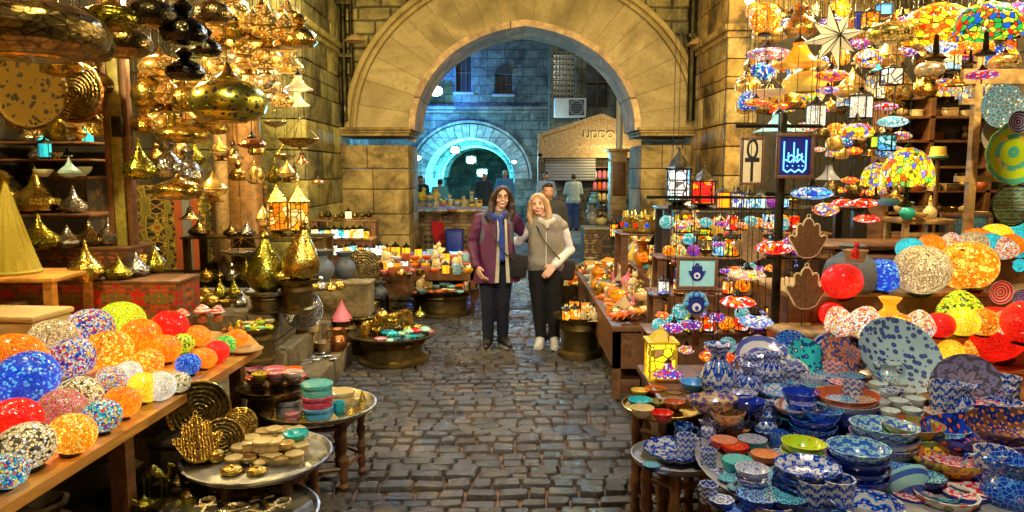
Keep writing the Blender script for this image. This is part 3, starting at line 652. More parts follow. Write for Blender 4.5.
def k_lantern(m, d='metal:dark:.5'):      # six-sided metal lantern with glass panes, width 1, height about 2.6
    fr = MB(); r = .42; zb, zt = .35, 1.65
    fr.lathe([(.36, 0), (.38, .1), (.2, .16), (.3, .24), (.48, .3), (.48, .36)], 6); fr.lathe([(.48, 1.62), (.5, 1.7), (.40, 1.78), (.3, 1.98), (.2, 2.14), (.1, 2.3), (.05, 2.42), (.02, 2.6)], 6)
    for k in range(6):
        a = 2 * pi * k / 6; fr.tube([(r * cos(a), r * sin(a), zb), (r * cos(a), r * sin(a), zt)], .035, 4)
    for z in (zb, .78, 1.2, zt): fr.tube([(r * cos(2 * pi * k / 6), r * sin(2 * pi * k / 6), z) for k in range(6)], .03, 4, closed=True)
    g = MB(); g.lathe([(r - .03, zb), (r - .03, zt)], 6); t = MB().tube([(.12 * cos(x * pi / 4), 0, 2.62 + .12 * sin(x * pi / 4)) for x in range(8)], .02, 5, closed=True)
    return [('frame', fr, [d]), ('glass', g, [m]), ('ring', t, [d])], 2.6
def k_boxlantern(m, d='metal:dark:.5'):
    fr = MB(); fr.box((0, 0, .03), (.9, .9, .06)); fr.box((0, 0, 1.2), (.96, .96, .07)); fr.lathe([(.5, 1.22), (.3, 1.42), (.08, 1.55), (.05, 1.65)], 4, 0, Rz(pi / 4))
    for a in (-1, 1):
        for c in (-1, 1): fr.box((a * .4, c * .4, .6), (.06, .06, 1.2))
    g = MB().box((0, 0, .62), (.72, .72, 1.1))
    return [('frame', fr, [d]), ('glass', g, [m])], 1.65
def k_jarlight(m, d='metal:dark:.5'):     # little glass candle lantern with metal lid
    g = MB().lathe([(.36, .05), (.4, .1), (.4, .95), (.36, 1.0)], 8); f = MB().lathe([(.42, 0), (.44, .06), (.38, .08)], 8); f.lathe([(.44, .98), (.42, 1.06), (.2, 1.22), (.08, 1.3), (.1, 1.38), (.02, 1.44)], 8)
    for k in range(4): f.tube([(.4 * cos(k * pi / 2), .4 * sin(k * pi / 2), .05), (.4 * cos(k * pi / 2), .4 * sin(k * pi / 2), 1.0)], .03, 4)
    return [('glass', g, [m]), ('frame', f, [d])], 1.44
def k_star(m, d='metal:dark:.4'):
    g = MB(); e = MB(); n = 8; c = Vector((0, -.22, 0)); cb = Vector((0, .22, 0)); tips = []; vall = []
    for k in range(n):
        a = 2 * pi * k / n + .2; L = .5 if k % 2 == 0 else .4
        tips.append(Vector((L * cos(a), 0, L * sin(a)))); a2 = a + pi / n; vall.append(Vector((.2 * cos(a2), 0, .2 * sin(a2))))
    for k in range(n):
        t = tips[k]; l, r = vall[k - 1], vall[k]
        for cc in (c, cb): g.add([cc, l, t, r], [(0, 1, 2), (0, 2, 3)], 0, False); e.tube([cc, t], [.010, .005], 4); e.tube([cc, l], .008, 4)
        e.tube([l, t, r], .006, 4)
    up = Tr(0, 0, .5)
    for b in (g, e): b.v = [(x, y, z + .5) for x, y, z in b.v]
    return [('panes', g, [m]), ('leading', e, [d])], 1.0
def k_bowl(m, d=None, dep=.42):
    return [('bowl', MB().lathe([(.2, 0), (.24, .02), (.22, .05), (.36, .14), (.46, .28), (.5, dep), (.475, dep), (.43, .28), (.32, .15), (.001, .09)], 26), [m])], dep
def k_bowlset(m, d):                    # bowl with a differently painted outside
    o = MB().lathe([(.22, 0), (.26, .03), (.4, .14), (.48, .28), (.5, .36)], 26); i = MB().lathe([(.5, .361), (.48, .361), (.44, .26), (.3, .13), (.001, .09)], 26)
    return [('outside', o, [d]), ('inside', i, [m])], .36
def k_plate(m, d=None):
    return [('plate', MB().lathe([(.2, 0), (.24, .0), (.36, .03), (.5, .09), (.5, .105), (.36, .05), (.22, .03), (.001, .03)], 32, lobes=0), [m])], .1
def k_scallop(m, d=None):
    return [('plate', MB().lathe([(.2, 0), (.24, .0), (.36, .04), (.48, .12), (.48, .14), (.36, .06), (.22, .04), (.001, .04)], 48, lobes=12, lamp=.03), [m])], .14
def k_oval(m, d=None):
    o = k_plate(m)[0]; b = o[0][1]; b.v = [(x, y * .62, z * 1.4) for x, y, z in b.v]; return o, .14
def k_cup(m, d=None):
    a = MB().lathe([(.26, 0), (.29, .03), (.40, .25), (.46, .62), (.43, .62), (.38, .3), (.001, .1)], 20)
    h = MB().tube([(.40, 0, .5), (.56, 0, .52), (.62, 0, .36), (.54, 0, .2), (.36, 0, .17)], .04, 6)
    return [('cup', a, [m]), ('handle', h, [m])], .62
def k_mug(m, d=None):
    a = MB().lathe([(.36, 0), (.38, .03), (.37, .4), (.40, .82), (.36, .82), (.33, .3), (.001, .1)], 20)
    h = MB().tube([(.37, 0, .68), (.55, 0, .7), (.62, 0, .48), (.55, 0, .26), (.36, 0, .22)], .045, 6)
    return [('cup', a, [m]), ('handle', h, [m])], .82
def k_jug(m, d=None):
    a = MB().lathe([(.26, 0), (.3, .04), (.44, .25), (.46, .45), (.36, .7), (.27, .85), (.3, 1.05), (.36, 1.15), (.33, 1.15), (.24, .88), (.001, .5)], 22)
    b = MB().tube([(.3, 0, 1.05), (.5, 0, 1.08), (.62, 0, .85), (.58, 0, .55), (.44, 0, .4)], .045, 7)
    s = MB().tube([(-.3, 0, 1.0), (-.42, 0, 1.12), (-.48, 0, 1.18)], [.12, .07, .03], 8)
    return [('body', a, [m]), ('handle', b, [d or m]), ('spout', s, [m])], 1.18
def k_vase(m, d=None):
    a = MB().lathe([(.28, 0), (.32, .05), (.48, .3), (.5, .5), (.4, .72), (.24, .85), (.22, .98), (.36, 1.12), (.42, 1.2), (.38, 1.2), (.2, 1.0), (.001, .8)], 24)
    return [('vase', a, [m])], 1.2
def k_lidpot(m, d='metal:brass:.3'):
    a = MB().lathe([(.3, 0), (.34, .03), (.48, .2), (.5, .36), (.44, .5), (.4, .52)], 20); b = MB().lathe([(.44, .52), (.42, .58), (.28, .68), (.1, .74), (.06, .78), (.1, .84), (.001, .9)], 16)
    return [('pot', a, [m]), ('lid', b, [d])], .9
def k_gong(m, d='metal:brass:.3'):        # round engraved tray, lying flat
    a = MB().lathe([(.001, 0), (.42, .0), (.455, .012), (.455, .022), (.42, .012), (.001, .012)], 40); b = MB().tube([(.475 * cos(2 * pi * k / 40), .475 * sin(2 * pi * k / 40), .022) for k in range(40)], .022, 6, closed=True)
    return [('dish', a, [m]), ('rim', b, [d])], .04
def k_box(m, d=None):
    a = MB().box((0, 0, .22), (1, .7, .44), 0, None, .03); b = MB().box((0, 0, .50), (1.05, .75, .1), 0, None, .04)
    return [('box', a, [m]), ('lid', b, [d or m])], .55
def k_block(m, d=None):
    return [('block', MB().box((0, 0, .2), (1, .7, .4), 0, None, .05), [m])], .4
def k_drumbox(m, d=None):
    a = MB().lathe([(.5, 0), (.5, .42), (.49, .44)], 24); b = MB().lathe([(.53, .40), (.53, .52), (.5, .55), (.001, .56)], 24)
    return [('box', a, [m]), ('lid', b, [d or m])], .56
def k_pyramid(m, d=None):
    return [('pyramid', MB().lathe([(.7, 0), (.001, .9)], 4, 0, Rz(pi / 4)), [m])], .9
def k_cone(m, d=None):
    return [('cone', MB().lathe([(.5, 0), (.5, .05), (.3, .5), (.12, 1.0), (.03, 1.3), (.001, 1.35)], 18, lobes=6, lamp=.02), [m])], 1.35
def k_cat(m, d=None):     # seated cat statuette
    a = MB(); a.box((0, 0, .03), (.7, 1, .06)); a.ball((0, .12, .42), (.28, .38, .42)); a.ball((0, -.16, .62), (.2, .22, .42)); a.ball((0, -.22, 1.12), (.21, .22, .2)); a.ball((0, -.42, 1.06), (.09, .1, .07))
    for s_ in (-1, 1):
        a.add([(s_ * .2, -.2, 1.2), (s_ * .04, -.2, 1.27), (s_ * .15, -.14, 1.48), (s_ * .12, -.26, 1.2)], [(0, 1, 2), (0, 2, 3), (1, 3, 2)], 0, False); a.tube([(s_ * .1, -.3, .7), (s_ * .1, -.36, .1)], [.09, .07], 8); a.ball((s_ * .1, -.42, .09), (.08, .13, .05), 0, 8, 5)
    a.tube([(.1, .45, .1), (.3, .3, .09), (.32, 0, .09)], [.06, .05, .03], 6)
    return [('cat', a, [m])], 1.45
def k_camel(m, d=None):
    a = MB(); a.tube([(-.35, 0, .72), (-.15, 0, .78), (0, 0, .95), (.12, 0, .78), (.32, 0, .72)], [.1, .17, .14, .17, .1], 10); a.tube([(.32, 0, .74), (.45, 0, .68), (.52, 0, .85), (.5, 0, 1.08)], [.1, .08, .065, .05], 8); a.tube([(.47, 0, 1.1), (.58, 0, 1.08), (.68, 0, 1.03)], [.05, .06, .035], 8)
    for x in (-.3, -.22, .24, .32):
        s_ = -.08 if x in (-.3, .24) else .08; a.tube([(x, s_, .7), (x + .02, s_, .36), (x, s_, .0)], [.075, .045, .04], 6)
    a.tube([(-.42, 0, .74), (-.46, 0, .5)], [.02, .02], 5)
    return [('camel', a, [m]), ('saddle', MB().lathe([(.19, 0), (.17, .1), (.1, .2), (.001, .22)], 12, 0, Tr(0, 0, .84)), [d or 'plain:red:.6'])], 1.15
def k_scarab(m, d=None):
    a = MB(); a.ball((0, .05, .16), (.38, .45, .18)); a.ball((0, -.36, .14), (.26, .18, .13)); a.tube([(0, .48, .2), (0, 0, .345), (0, -.3, .27)], .015, 4)
    for s_ in (-1, 1):
        for y in (-.3, .05, .35): a.tube([(s_ * .2, y, .14), (s_ * .48, y + .08, .12), (s_ * .5, y + .18, .02)], .03, 5)
    return [('scarab', a, [m])], .34
def k_ankh(m, d=None):    # flat brass key-of-life lying down, long axis y
    a = MB(); a.tube([(.2 * sin(2 * pi * k / 16), .34 + .26 * cos(2 * pi * k / 16), .035) for k in range(16)], .05, 6, closed=True); a.box((0, -.24, .035), (.11, .66, .07), 0, None, .02); a.box((0, .04, .036), (.62, .11, .066), 0, None, .02)
    return [('ankh', a, [m])], .07
def k_spoon(m, d=None):
    a = MB(); a.tube([(0, -.5, .05), (0, .2, .06), (0, .3, .05)], [.03, .02, .03], 6); a.ball((0, .4, .05), (.12, .17, .04)); return [('spoon', a, [m])], .1
def k_ring(m, d=None):
    return [('bangle', MB().lathe([(.4, 0), (.5, .05), (.5, .2), (.4, .25), (.38, .2), (.38, .05)], 18), [m])], .25
def k_oil_lamp(m, d=None):  # genie lamp
    a = MB().lathe([(.22, 0), (.24, .03), (.08, .1), (.1, .16), (.3, .24), (.34, .36), (.24, .46), (.1, .52)], 16); s_ = MB().tube([(.25, 0, .33), (.42, 0, .36), (.55, 0, .5)], [.12, .07, .03], 8); h = MB().tube([(-.28, 0, .42), (-.46, 0, .5), (-.5, 0, .34), (-.3, 0, .28)], .03, 6)
    l = MB().lathe([(.12, .51), (.1, .56), (.02, .6), (.04, .64), (.001, .68)], 10)
    return [('body', a, [m]), ('spout', s_, [m]), ('handle', h, [m]), ('lid', l, [d or m])], .68
def k_bottle(m, d='metal:brass:.3'):
    a = MB().lathe([(.3, 0), (.34, .04), (.42, .3), (.38, .55), (.14, .8), (.10, 1.1), (.13, 1.14)], 16); b = MB().lathe([(.1, 1.14), (.14, 1.2), (.1, 1.32), (.03, 1.45), (.001, 1.52)], 10)
    return [('bottle', a, [m]), ('stopper', b, [d])], 1.52
def k_fez(m, d='plain:gold:.5'):
    a = MB().lathe([(.5, 0), (.5, .14), (.44, .16), (.38, .6), (.36, .62), (.001, .63)], 24); b = MB().lathe([(.505, .02), (.515, .04), (.515, .1), (.505, .12)], 24)
    return [('crown', a, [m]), ('band', b, [d])], .63
def k_jeweldrum(m, d='metal:bright:.3'):
    a = MB().lathe([(.46, 0), (.5, .04), (.5, .34), (.46, .38), (.2, .40), (.001, .42)], 28); P = [('band', a, [d])]; 
    for c, col_ in enumerate(('red', 'blue')):
        g = MB()
        for k in range(c, 12, 2): an = 2 * pi * k / 12; g.ball((.5 * cos(an), .5 * sin(an), .19), (.05, .05, .06), 0, 8, 5)
        P.append(('%s_jewels' % col_, g, ['glow:%s:.5:.1' % col_]))
    t = MB()
    for k in range(12):
        an = 2 * pi * k / 12 + .26; t.lathe([(.05, 0), (.03, .1), (.001, .16)], 6, 0, Tr(.46 * cos(an), .46 * sin(an), .37))
    P.append(('crown_points', t, [d])); return P, .55
HAMSA = [(-.10, -.5), (.10, -.5), (.26, -.42), (.34, -.28), (.42, -.14), (.5, .0), (.5, .08), (.42, .1), (.34, .06), (.30, .12), (.30, .34), (.26, .40), (.19, .40), (.15, .34), (.12, .46), (.06, .54), (-.06, .54), (-.12, .46), (-.15, .34), (-.19, .40), (-.26, .40), (-.30, .34), (-.30, .12), (-.34, .06), (-.42, .1), (-.5, .08), (-.5, .0), (-.42, -.14), (-.34, -.28), (-.26, -.42)]
def k_hamsa(m, d='plain:cream:.5'):
    b = MB().prism(HAMSA, .04); e = MB().tube([(x * .99, 0, z * .99) for x, z in HAMSA], .025, 5, closed=True); s_ = MB().tube([(0, -.03, -.48), (0, -.03, .5)], .012, 5)
    for k in range(9): s_.ball((0, -.035, -.4 + k * .1), .02, 0, 6, 4)
    r = MB().tube([(.05 * cos(k * pi / 4), 0, .6 + .05 * sin(k * pi / 4)) for k in range(8)], .012, 5, closed=True)
    for q in (b, e, s_, r): q.v = [(x, y, z + .5) for x, y, z in q.v]
    return [('plaque', b, [m]), ('edge', e, [d]), ('beads', s_, ['plain:brown:.5']), ('ring', r, [d])], 1.1
def k_frame(m, d='wood:brown:.4', asp=.8, art=None, bw=.07):
    f = MB(); w, h = 1.0, asp
    f.box((0, 0, bw / 2), (w, .07, bw), 0, None, .012); f.box((0, 0, h - bw / 2), (w, .07, bw), 0, None, .012)
    for s_ in (-1, 1): f.box((s_ * (w - bw) / 2, 0, h / 2), (bw - .002, .068, h - 2 * bw), 0, None, .012)
    p = MB().box((0, .01, h / 2), (w - 2 * bw, .02, h - 2 * bw)); P = [('frame', f, [d]), ('panel', p, [m])]
    if art: P += art(w, h)
    return P, asp
def art_hamsa(w, h):
    M_ = Tr(0, -.008, h * .52) @ Matrix.Diagonal((h * .52, 1, h * .52, 1)); a = MB().prism(HAMSA, .012, 0, M_)
    e = MB(); e.lathe([(.001, 0), (h * .1, 0), (h * .1, .01), (.001, .01)], 16, 0, Tr(0, -.014, h * .42) @ Rx(pi / 2)); e2 = MB().lathe([(.001, 0), (h * .045, 0), (h * .045, .01), (.001, .01)], 12, 0, Tr(0, -.024, h * .42) @ Rx(pi / 2))
    d = MB()
    for x, z in ((-.12, .7), (0, .72), (.12, .7), (-.2, .5), (.2, .5)): d.ball((x * h * 1.2, -.016, z * h), (.016, .006, .016), 0, 6, 4)
    return [('hand_motif', a, ['plain:navy:.5']), ('eye_motif', e, ['plain:white:.5']), ('pupil', e2, ['plain:blue:.5']), ('dots', d, ['plain:sky:.5'])]
def art_ankh(w, h):
    a = MB(); M_ = Tr(0, -.012, h * .5) @ Rx(pi / 2) @ Matrix.Diagonal((.95, h * .74, .4, 1)); a = k_ankh('x')[0][0][1]; a.v = [tuple(M_ @ Vector(v)) for v in a.v]
    return [('ankh_motif', a, ['plain:black:.4'])]
def art_script(w, h):
    a = MB(); t = lambda pts, r=.022: a.tube([(x * w, -.02, z * h) for x, z in pts], r, 5)
    for x, z0, z1 in ((-.30, .2, .82), (-.04, .35, .80), (.06, .35, .66), (.28, .22, .85), (-.18, .42, .58), (.17, .42, .56)): t([(x, z0), (x, z1)], .018)
    t([(-.30, .2), (-.2, .14), (-.1, .2), (0, .14), (.1, .2), (.2, .14), (.28, .22)]); t([(-.26, .42), (-.12, .36), (-.04, .44), (.06, .36), (.14, .44), (.24, .36)]); t([(-.2, .48), (-.1, .52), (0, .46), (.1, .53), (.2, .47)])
    for x in (-.2, -.06, .1, .2): a.ball((x * w, -.02, .28 * h), .02, 0, 6, 4)
    return [('lettering', a, ['glow:sky:2.2'])]
def k_framed_hamsa(m, d='wood:brown:.4'): return k_frame(m, d, .8, art_hamsa, .075)
def k_sign_ankh(m, d='wood:brown:.4'): return k_frame(m, d, 2.0, art_ankh, .12)
def k_sign_script(m, d='wood:brown:.4'): return k_frame(m, d, 1.18, art_script, .09)
def k_basket(m, d=None):
    return [('basket', MB().lathe([(.3, 0), (.34, .02), (.42, .3), (.5, .5), (.47, .5), (.3, .1), (.001, .08)], 20), [m])], .5
def k_inlaidmirror(m, d): return k_frame(m, d, 1.3, None, .1)
def k_mushroom(m, d=None):
    a = MB().lathe([(.3, 0), (.3, .3), (.22, .38), (.18, .6)], 14); b = MB().lathe([(.5, .6), (.49, .68), (.3, .92), (.1, 1.05), (.001, 1.08)], 16)
    return [('stem', a, [m]), ('cap', b, [d or m])], 1.08
def k_sack(m, d=None):
    a = MB().lathe([(.35, 0), (.46, .1), (.5, .35), (.42, .6), (.22, .75), (.15, .8), (.24, .9), (.2, .92), (.001, .8)], 18, lobes=7, lamp=.06); return [('sack', a, [m])], .9
def k_beads(m, d=None):
    a = MB(); R = random.Random(6); a.tube([(0, 0, 0), (0, 0, 3.4)], .04, 4)
    for k in range(9): a.ball((0, 0, .2 + k * .36), R.uniform(.16, .3) if k else .48, 0, 8, 6)
    return [('strand', a, [m])], 3.4
def k_cloth(m, d=None):
    b = MB(); n = 10; vs = []; R = random.Random(2)
    for z, s_ in ((0, 1.0), (.07, 1.02), (.12, .9)):
        for i in range(n):
            a = 2 * pi * i / n; vs.append((.5 * s_ * cos(a) * R.uniform(.85, 1), .36 * s_ * sin(a) * R.uniform(.85, 1), z))
    fs = [(r * n + i, r * n + (i + 1) % n, (r + 1) * n + (i + 1) % n, (r + 1) * n + i) for r in range(2) for i in range(n)] + [tuple(2 * n + i for i in range(n)), tuple(reversed(range(n)))]
    b.add(vs, fs); return [('cloth', b, [m])], .12

CACHE = {}
def k_foldcone(m, d=None):
    a = MB().lathe([(.5, 0), (.48, .06), (.36, .4), (.22, .8), (.10, 1.15), (.03, 1.33), (.001, 1.38)], 64, lobes=16, lamp=.05, twist=1.5); b = MB().lathe([(.52, 0), (.53, .03), (.5, .06)], 32)
    return [('shade', a, [m]), ('hem', b, [d or m])], 1.38
NAMES = dict(foldcone='cone_lamp', teardrop='brass_lamp', squat='brass_lamp', gourd='metal_gourd', bigjar='brass_jar', dome='hanging_lamp', bowl_lamp='hanging_lamp', onion='onion_lantern', globe='mosaic_lamp', egglamp='mosaic_lamp', saucer='hanging_lamp',
    tiffany='stained_glass_lamp', bellglass='glass_lamp', lantern='metal_lantern', boxlantern='box_lantern', jarlight='candle_lantern', star='star_lantern', bowl='bowl', bowlset='bowl', plate='plate', scallop='plate', oval='oval_dish', cup='cup', mug='mug', jug='jug', vase='vase',
    lidpot='lidded_pot', gong='metal_tray', box='trinket_box', block='carved_block', drumbox='round_box', pyramid='pyramid', cone='incense_cone', cat='cat_statuette', camel='camel_figure', scarab='scarab', ankh='ankh', spoon='spoon', ring='bangle', oil_lamp='oil_lamp', bottle='perfume_bottle',
    fez='fez', jeweldrum='jewelled_drum', hamsa='hand_plaque', framed_hamsa='framed_picture', sign_ankh='hanging_sign', sign_script='hanging_sign', basket='basket', inlaidmirror='mirror', mushroom='clay_pot', sack='sack', cloth='folded_cloth', beads='bead_strand')
def proto(kind, m, d):
    k = (kind, m, d)
    if k not in CACHE:
        parts, h = globals()['k_' + kind](m, d) if d else globals()['k_' + kind](m)
        CACHE[k] = ([(n, b.mesh(kind + '_' + n, mm)) for n, b, mm in parts], h)
    return CACHE[k]
def put(kind, m, loc, w, label, cat=None, group=None, d=None, rot=(0, 0, 0), hs=1.0, chain=None, name=None, one=False):
    meshes, h = proto(kind, m, d); name = name or NAMES.get(kind, kind); cat = cat or name.replace('_', ' ').split(' ')[-1]
    if len(meshes) == 1 and not chain: o = link(name, meshes[0][1])
    else:
        o = empty(name)
        for n, me in meshes: link(n, me, o)
        if chain and chain > loc[2] + h * w * hs:
            c = MB(); top = (chain - loc[2]) / (w * hs); k = 0; z = h * .98
            c.tube([(0, 0, z), (0, 0, top)], .0022 / w, 4); link('cord', c.mesh('cord', ['metal:dark:.5']), o)
    o.location = loc; o.scale = (w, w, w * hs); o.rotation_euler = rot
    return tag(o, label, cat, group)
def S(kind, m, px, py, z, wpx, label, d=None, cat=None, group=None, **k):      # standing on the level z
    p = onz(px, py, z); return put(kind, m, p, wpx * zc(p) / F, label, cat, group, d, **k)
CZ = 3.52
def H(kind, m, px, py, Y, wpx, label, d=None, cat=None, group=None, top=CZ, **k):   # hanging, (px,py) the middle of its lower half
    p = atY(px, py, Y); w = wpx * zc(p) / F; h = proto(kind, m, d)[1]; p.z -= h * w * k.get('hs', 1) * .5
    return put(kind, m, p, w, label, cat, group, d, chain=top, **k)
ORD = ['leftmost', 'second from left', 'third from left', 'fourth from left', 'fifth from left', 'sixth from left', 'seventh from left', 'eighth from left', 'ninth from left', 'tenth from left', 'eleventh from left', 'twelfth from left', 'thirteenth from left', 'fourteenth from left', 'fifteenth from left', 'sixteenth from left']
def wording(word, noun, where, o):
    w = word.split(' '); n = noun.split(' '); w = [x for x in w if x not in n and x != 'shaped']
    while len(w) + len(n) + len(where.split(' ')) + len(o.split(' ')) > 16 and len(w) > 1: w.pop(0)
    return ' '.join(w + n) + ' ' + where + ', ' + o
NTH = ['first', 'second', 'third', 'fourth', 'fifth', 'sixth', 'seventh', 'eighth', 'ninth', 'tenth', 'eleventh', 'twelfth', 'thirteenth', 'fourteenth', 'fifteenth']
RR = random.Random(11)
def row(items, x0, y0, x1, y1, n, wpx, where, group, z=None, Y=None, jit=1.2, cat=None, rotr=3.1, top=CZ, tilt=.0):
    """n goods along a line of the display; items: (kind, material, colour words, second material)"""
    for i in range(n):
        t = (i + .5) / n; px = x0 + (x1 - x0) * t + RR.uniform(-jit, jit); py = y0 + (y1 - y0) * t + RR.uniform(-jit, jit) * .6
        it = items[i % len(items)] if len(items) <= n and n <= 6 else RR.choice(items)
        kind, m, word = it[:3]; d = it[3] if len(it) > 3 else None
        noun = NAMES.get(kind, kind).replace('_', ' '); lab = wording(word, noun, where, ORD[i])
        w = wpx * RR.uniform(.85, 1.15)
        rot = (RR.uniform(-tilt, tilt), RR.uniform(-tilt, tilt), RR.uniform(-rotr, rotr))
        if Y is None: S(kind, m, px, py, z, w, lab, d, cat, group, rot=rot)
        else: H(kind, m, px, py, Y, w, lab, d, cat, group, top=top, rot=(RR.uniform(-.06, .06), RR.uniform(-.06, .06), rot[2]), hs=RR.uniform(.8, 1.6) if kind in ('saucer', 'dome') else RR.uniform(.85, 1.15))
# ------------------------------------------------------------------ people
def limb(b, pts, rs, flat=1.0, seg=12, mat=0):
    b.tube(pts, rs, seg, mat, flat=flat)
    for p, r in zip(pts, rs): b.ball(p, r * .99, mat, 12, 8)
def blob(name, b, voxel, mats, smooth=3, fn=None, disp=0):
    me = bpy.data.meshes.new('tmp'); me.from_pydata(b.v, [], b.f); me.update()
    o = bpy.data.objects.new('tmp', me); COL.objects.link(o)
    m = o.modifiers.new('r', 'REMESH'); m.mode = 'VOXEL'; m.voxel_size = voxel
    if smooth: s = o.modifiers.new('s', 'SMOOTH'); s.iterations = smooth; s.factor = .5
    dg = bpy.context.evaluated_depsgraph_get(); dg.update(); out = bpy.data.meshes.new_from_object(o.evaluated_get(dg))
    bpy.data.objects.remove(o); out.name = name; out.materials.clear()
    for k in mats: out.materials.append(MAT(k))
    if disp:
        for v in out.vertices:
            q = v.co * 9.0; v.co += v.normal * disp * (noise.noise(Vector((q.x * 1.2, q.y * 1.2, q.z * 2.2))))
    out.polygons.foreach_set('use_smooth', [True] * len(out.polygons))
    out.polygons.foreach_set('material_index', [fn(p.center) for p in out.polygons] if fn else [0] * len(out.polygons))
    return out
def hand(b, w, d, n, side, s=1.0):
    """palm and five fingers: w wrist, d towards the fingertips, n the palm side, side: thumb direction sign"""
    w, d, n = Vector(w), Vector(d).normalized(), Vector(n).normalized(); n = (n - d * n.dot(d)).normalized(); t = d.cross(n) * side
    for k in range(4):
        o = (k - 1.5) * -.020 * s; L = (.044, .05, .046, .034)[k] * s
        limb(b, [w + t * o * .6, w + d * .085 * s + t * o], [.017 * s, .0125 * s])
        p = w + d * .088 * s + t * o * 1.05; dd = (d + n * .25).normalized(); p1 = p + dd * L; dd = (d * .8 + n * .7).normalized(); p2 = p1 + dd * L * .65; dd = (d * .45 + n).normalized(); p3 = p2 + dd * L * .5
        limb(b, [p, p1, p2, p3], [.0095 * s, .009 * s, .008 * s, .007 * s])
    a = w + d * .02 * s + t * .02 * s; limb(b, [a, a + (d * .6 + t * .8 + n * .2).normalized() * .04 * s, a + (d * .6 + t * .8 + n * .2).normalized() * .04 * s + (d + t * .25 + n * .3).normalized() * .04 * s], [.014 * s, .011 * s, .009 * s])
def Hd(H_, lean): # head frame
    return Matrix.Translation((lean[0], lean[1], H_ - .118))
def build_person(loc, rz, label, p, detail=True, name='person'):
    H_ = p['h']; k = H_ / 1.64; vox = .0052 if detail else .016
    root = None; b = MB(); hc = Vector(p.get('head', (0, -.01, 0))) + Vector((0, 0, H_ - .118 * k)); tilt = p.get('tilt', 0)
    HM = Matrix.Translation(hc) @ Matrix.Rotation(tilt, 4, 'Y') @ Matrix.Rotation(p.get('turn', 0), 4, 'Z')
    hb = MB(); hb.ball((0, .012, .022), (.071, .089, .088), 0, 20, 12); hb.ball((0, -.012, -.03), (.059, .068, .07), 0, 18, 10); hb.ball((0, -.045, -.078), (.030, .026, .024), 0, 12, 8)
    hb.ball((0, -.073, -.012), (.016, .02, .018)); hb.tube([(0, -.072, .03), (0, -.086, -.004), (0, -.094, -.018)], [.008, .011, .0125], 8); hb.ball((0, -.092, -.018), .0125, 0, 8, 6)
    for s_ in (-1, 1):
        hb.ball((s_ * .072, .015, -.008), (.010, .02, .03)); hb.ball((s_ * .036, -.058, -.028), (.024, .02, .02)); hb.ball((s_ * .008, -.088, -.022), (.011, .01, .008)); hb.ball((s_ * .028, -.068, .028), (.024, .014, .01))
    hb.ball((0, -.078, -.052), (.024, .012, .008)); hb.v = [tuple(HM @ Vector(v) * 1) if False else tuple(HM @ (Vector(v) * p.get('hs', 1.0))) for v in hb.v]
    b.v += hb.v; b.f += hb.f; b.m += hb.m; b.sm += hb.sm
    sh = p.get('sh', .165); sz = H_ - .315 * k
    limb(b, [(0, .02, sz + .02), tuple(hc + Vector((0, .015, -.06)))], [.056, .05])
    J = p['J']   # joints: arms and legs
    for x in (-.06, .0, .06): limb(b, [(x, 0, sz * .99), (x * .8, .01, sz - .25 * k), (x * 1.2, .01, sz - .46 * k)], [.09, .088, .1])
    for a, rr in (('ra', 1), ('la', 1)):
        P = J[a]; limb(b, [(P[0][0] * .6, P[0][1], P[0][2] + .02), P[0], P[1], P[2]], [.05, .048, .038, .025])
        d = Vector(P[3]) - Vector(P[2])
        if detail: hand(b, P[2], d, P[4] if len(P) > 4 else (0, .3, -.2), P[5] if len(P) > 5 else (1 if a == 'ra' else -1), k)
        else: limb(b, [P[2], tuple(Vector(P[2]) + d.normalized() * .08)], [.028, .03], .6); limb(b, [tuple(Vector(P[2]) + d.normalized() * .09), tuple(Vector(P[2]) + d.normalized() * .15)], [.024, .016], .6)
    for a in ('rl', 'll'):
        P = J[a]; limb(b, [P[0], P[1], P[2]], [.09, .058, .038]); f_ = Vector(P[3]).normalized(); limb(b, [P[2], (P[2][0], P[2][1], .06), tuple(Vector((P[2][0], P[2][1], .04)) + f_ * .12)], [.038, .034, .022])
    inv = HM.inverted()
    def face(c):
        q = inv @ c
        if q.y > -.03 or abs(q.x) > .06 or abs(q.z) > .09: return 0
        ax = abs(q.x)
        if abs(q.z - .006) < .0055 and abs(ax - .028) < .0065 and q.y < -.05: return 2
        if abs(q.z - .006) < .0055 and abs(ax - .028) < .0125 and q.y < -.05: return 4 if 0 else 5
        if abs(q.z - .030) < .0055 and abs(ax - .029) < .018: return 4
        if abs(q.z + .047 - ax * ax * 6) < .0038 and ax < .016 and q.y < -.05: return 3
        if abs(q.z + .050 - ax * ax * 6) < .009 and ax < .023 and q.y < -.05: return 1
        return 0
    body = blob('person_body', b, vox, [p.get('skin', 'skin'), 'plain:.55,.08,.07' if 0 else 'skin:.55,.10,.09', 'plain:black:.2', 'plain:white:.4', p.get('brow', 'hair:.05,.03,.02'), 'skin:.60,.38,.28'], 3 if detail else 2, face if detail else None)
    root = link(name, body); root.location = loc; root.rotation_euler = (0, 0, rz); tag(root, label, 'person', p.get('group'))
    for nm, fn, vx, mats, ds in p['wear']:
        q = MB(); fn(q, HM, J, sz, k); link(nm, blob(nm, q, vx, mats, 2, None, ds), root)
    for nm, fn, mats in p.get('bits', []):
        q = MB(); fn(q, HM, J, sz, k); link(nm, q.mesh(nm, mats), root)
    return root

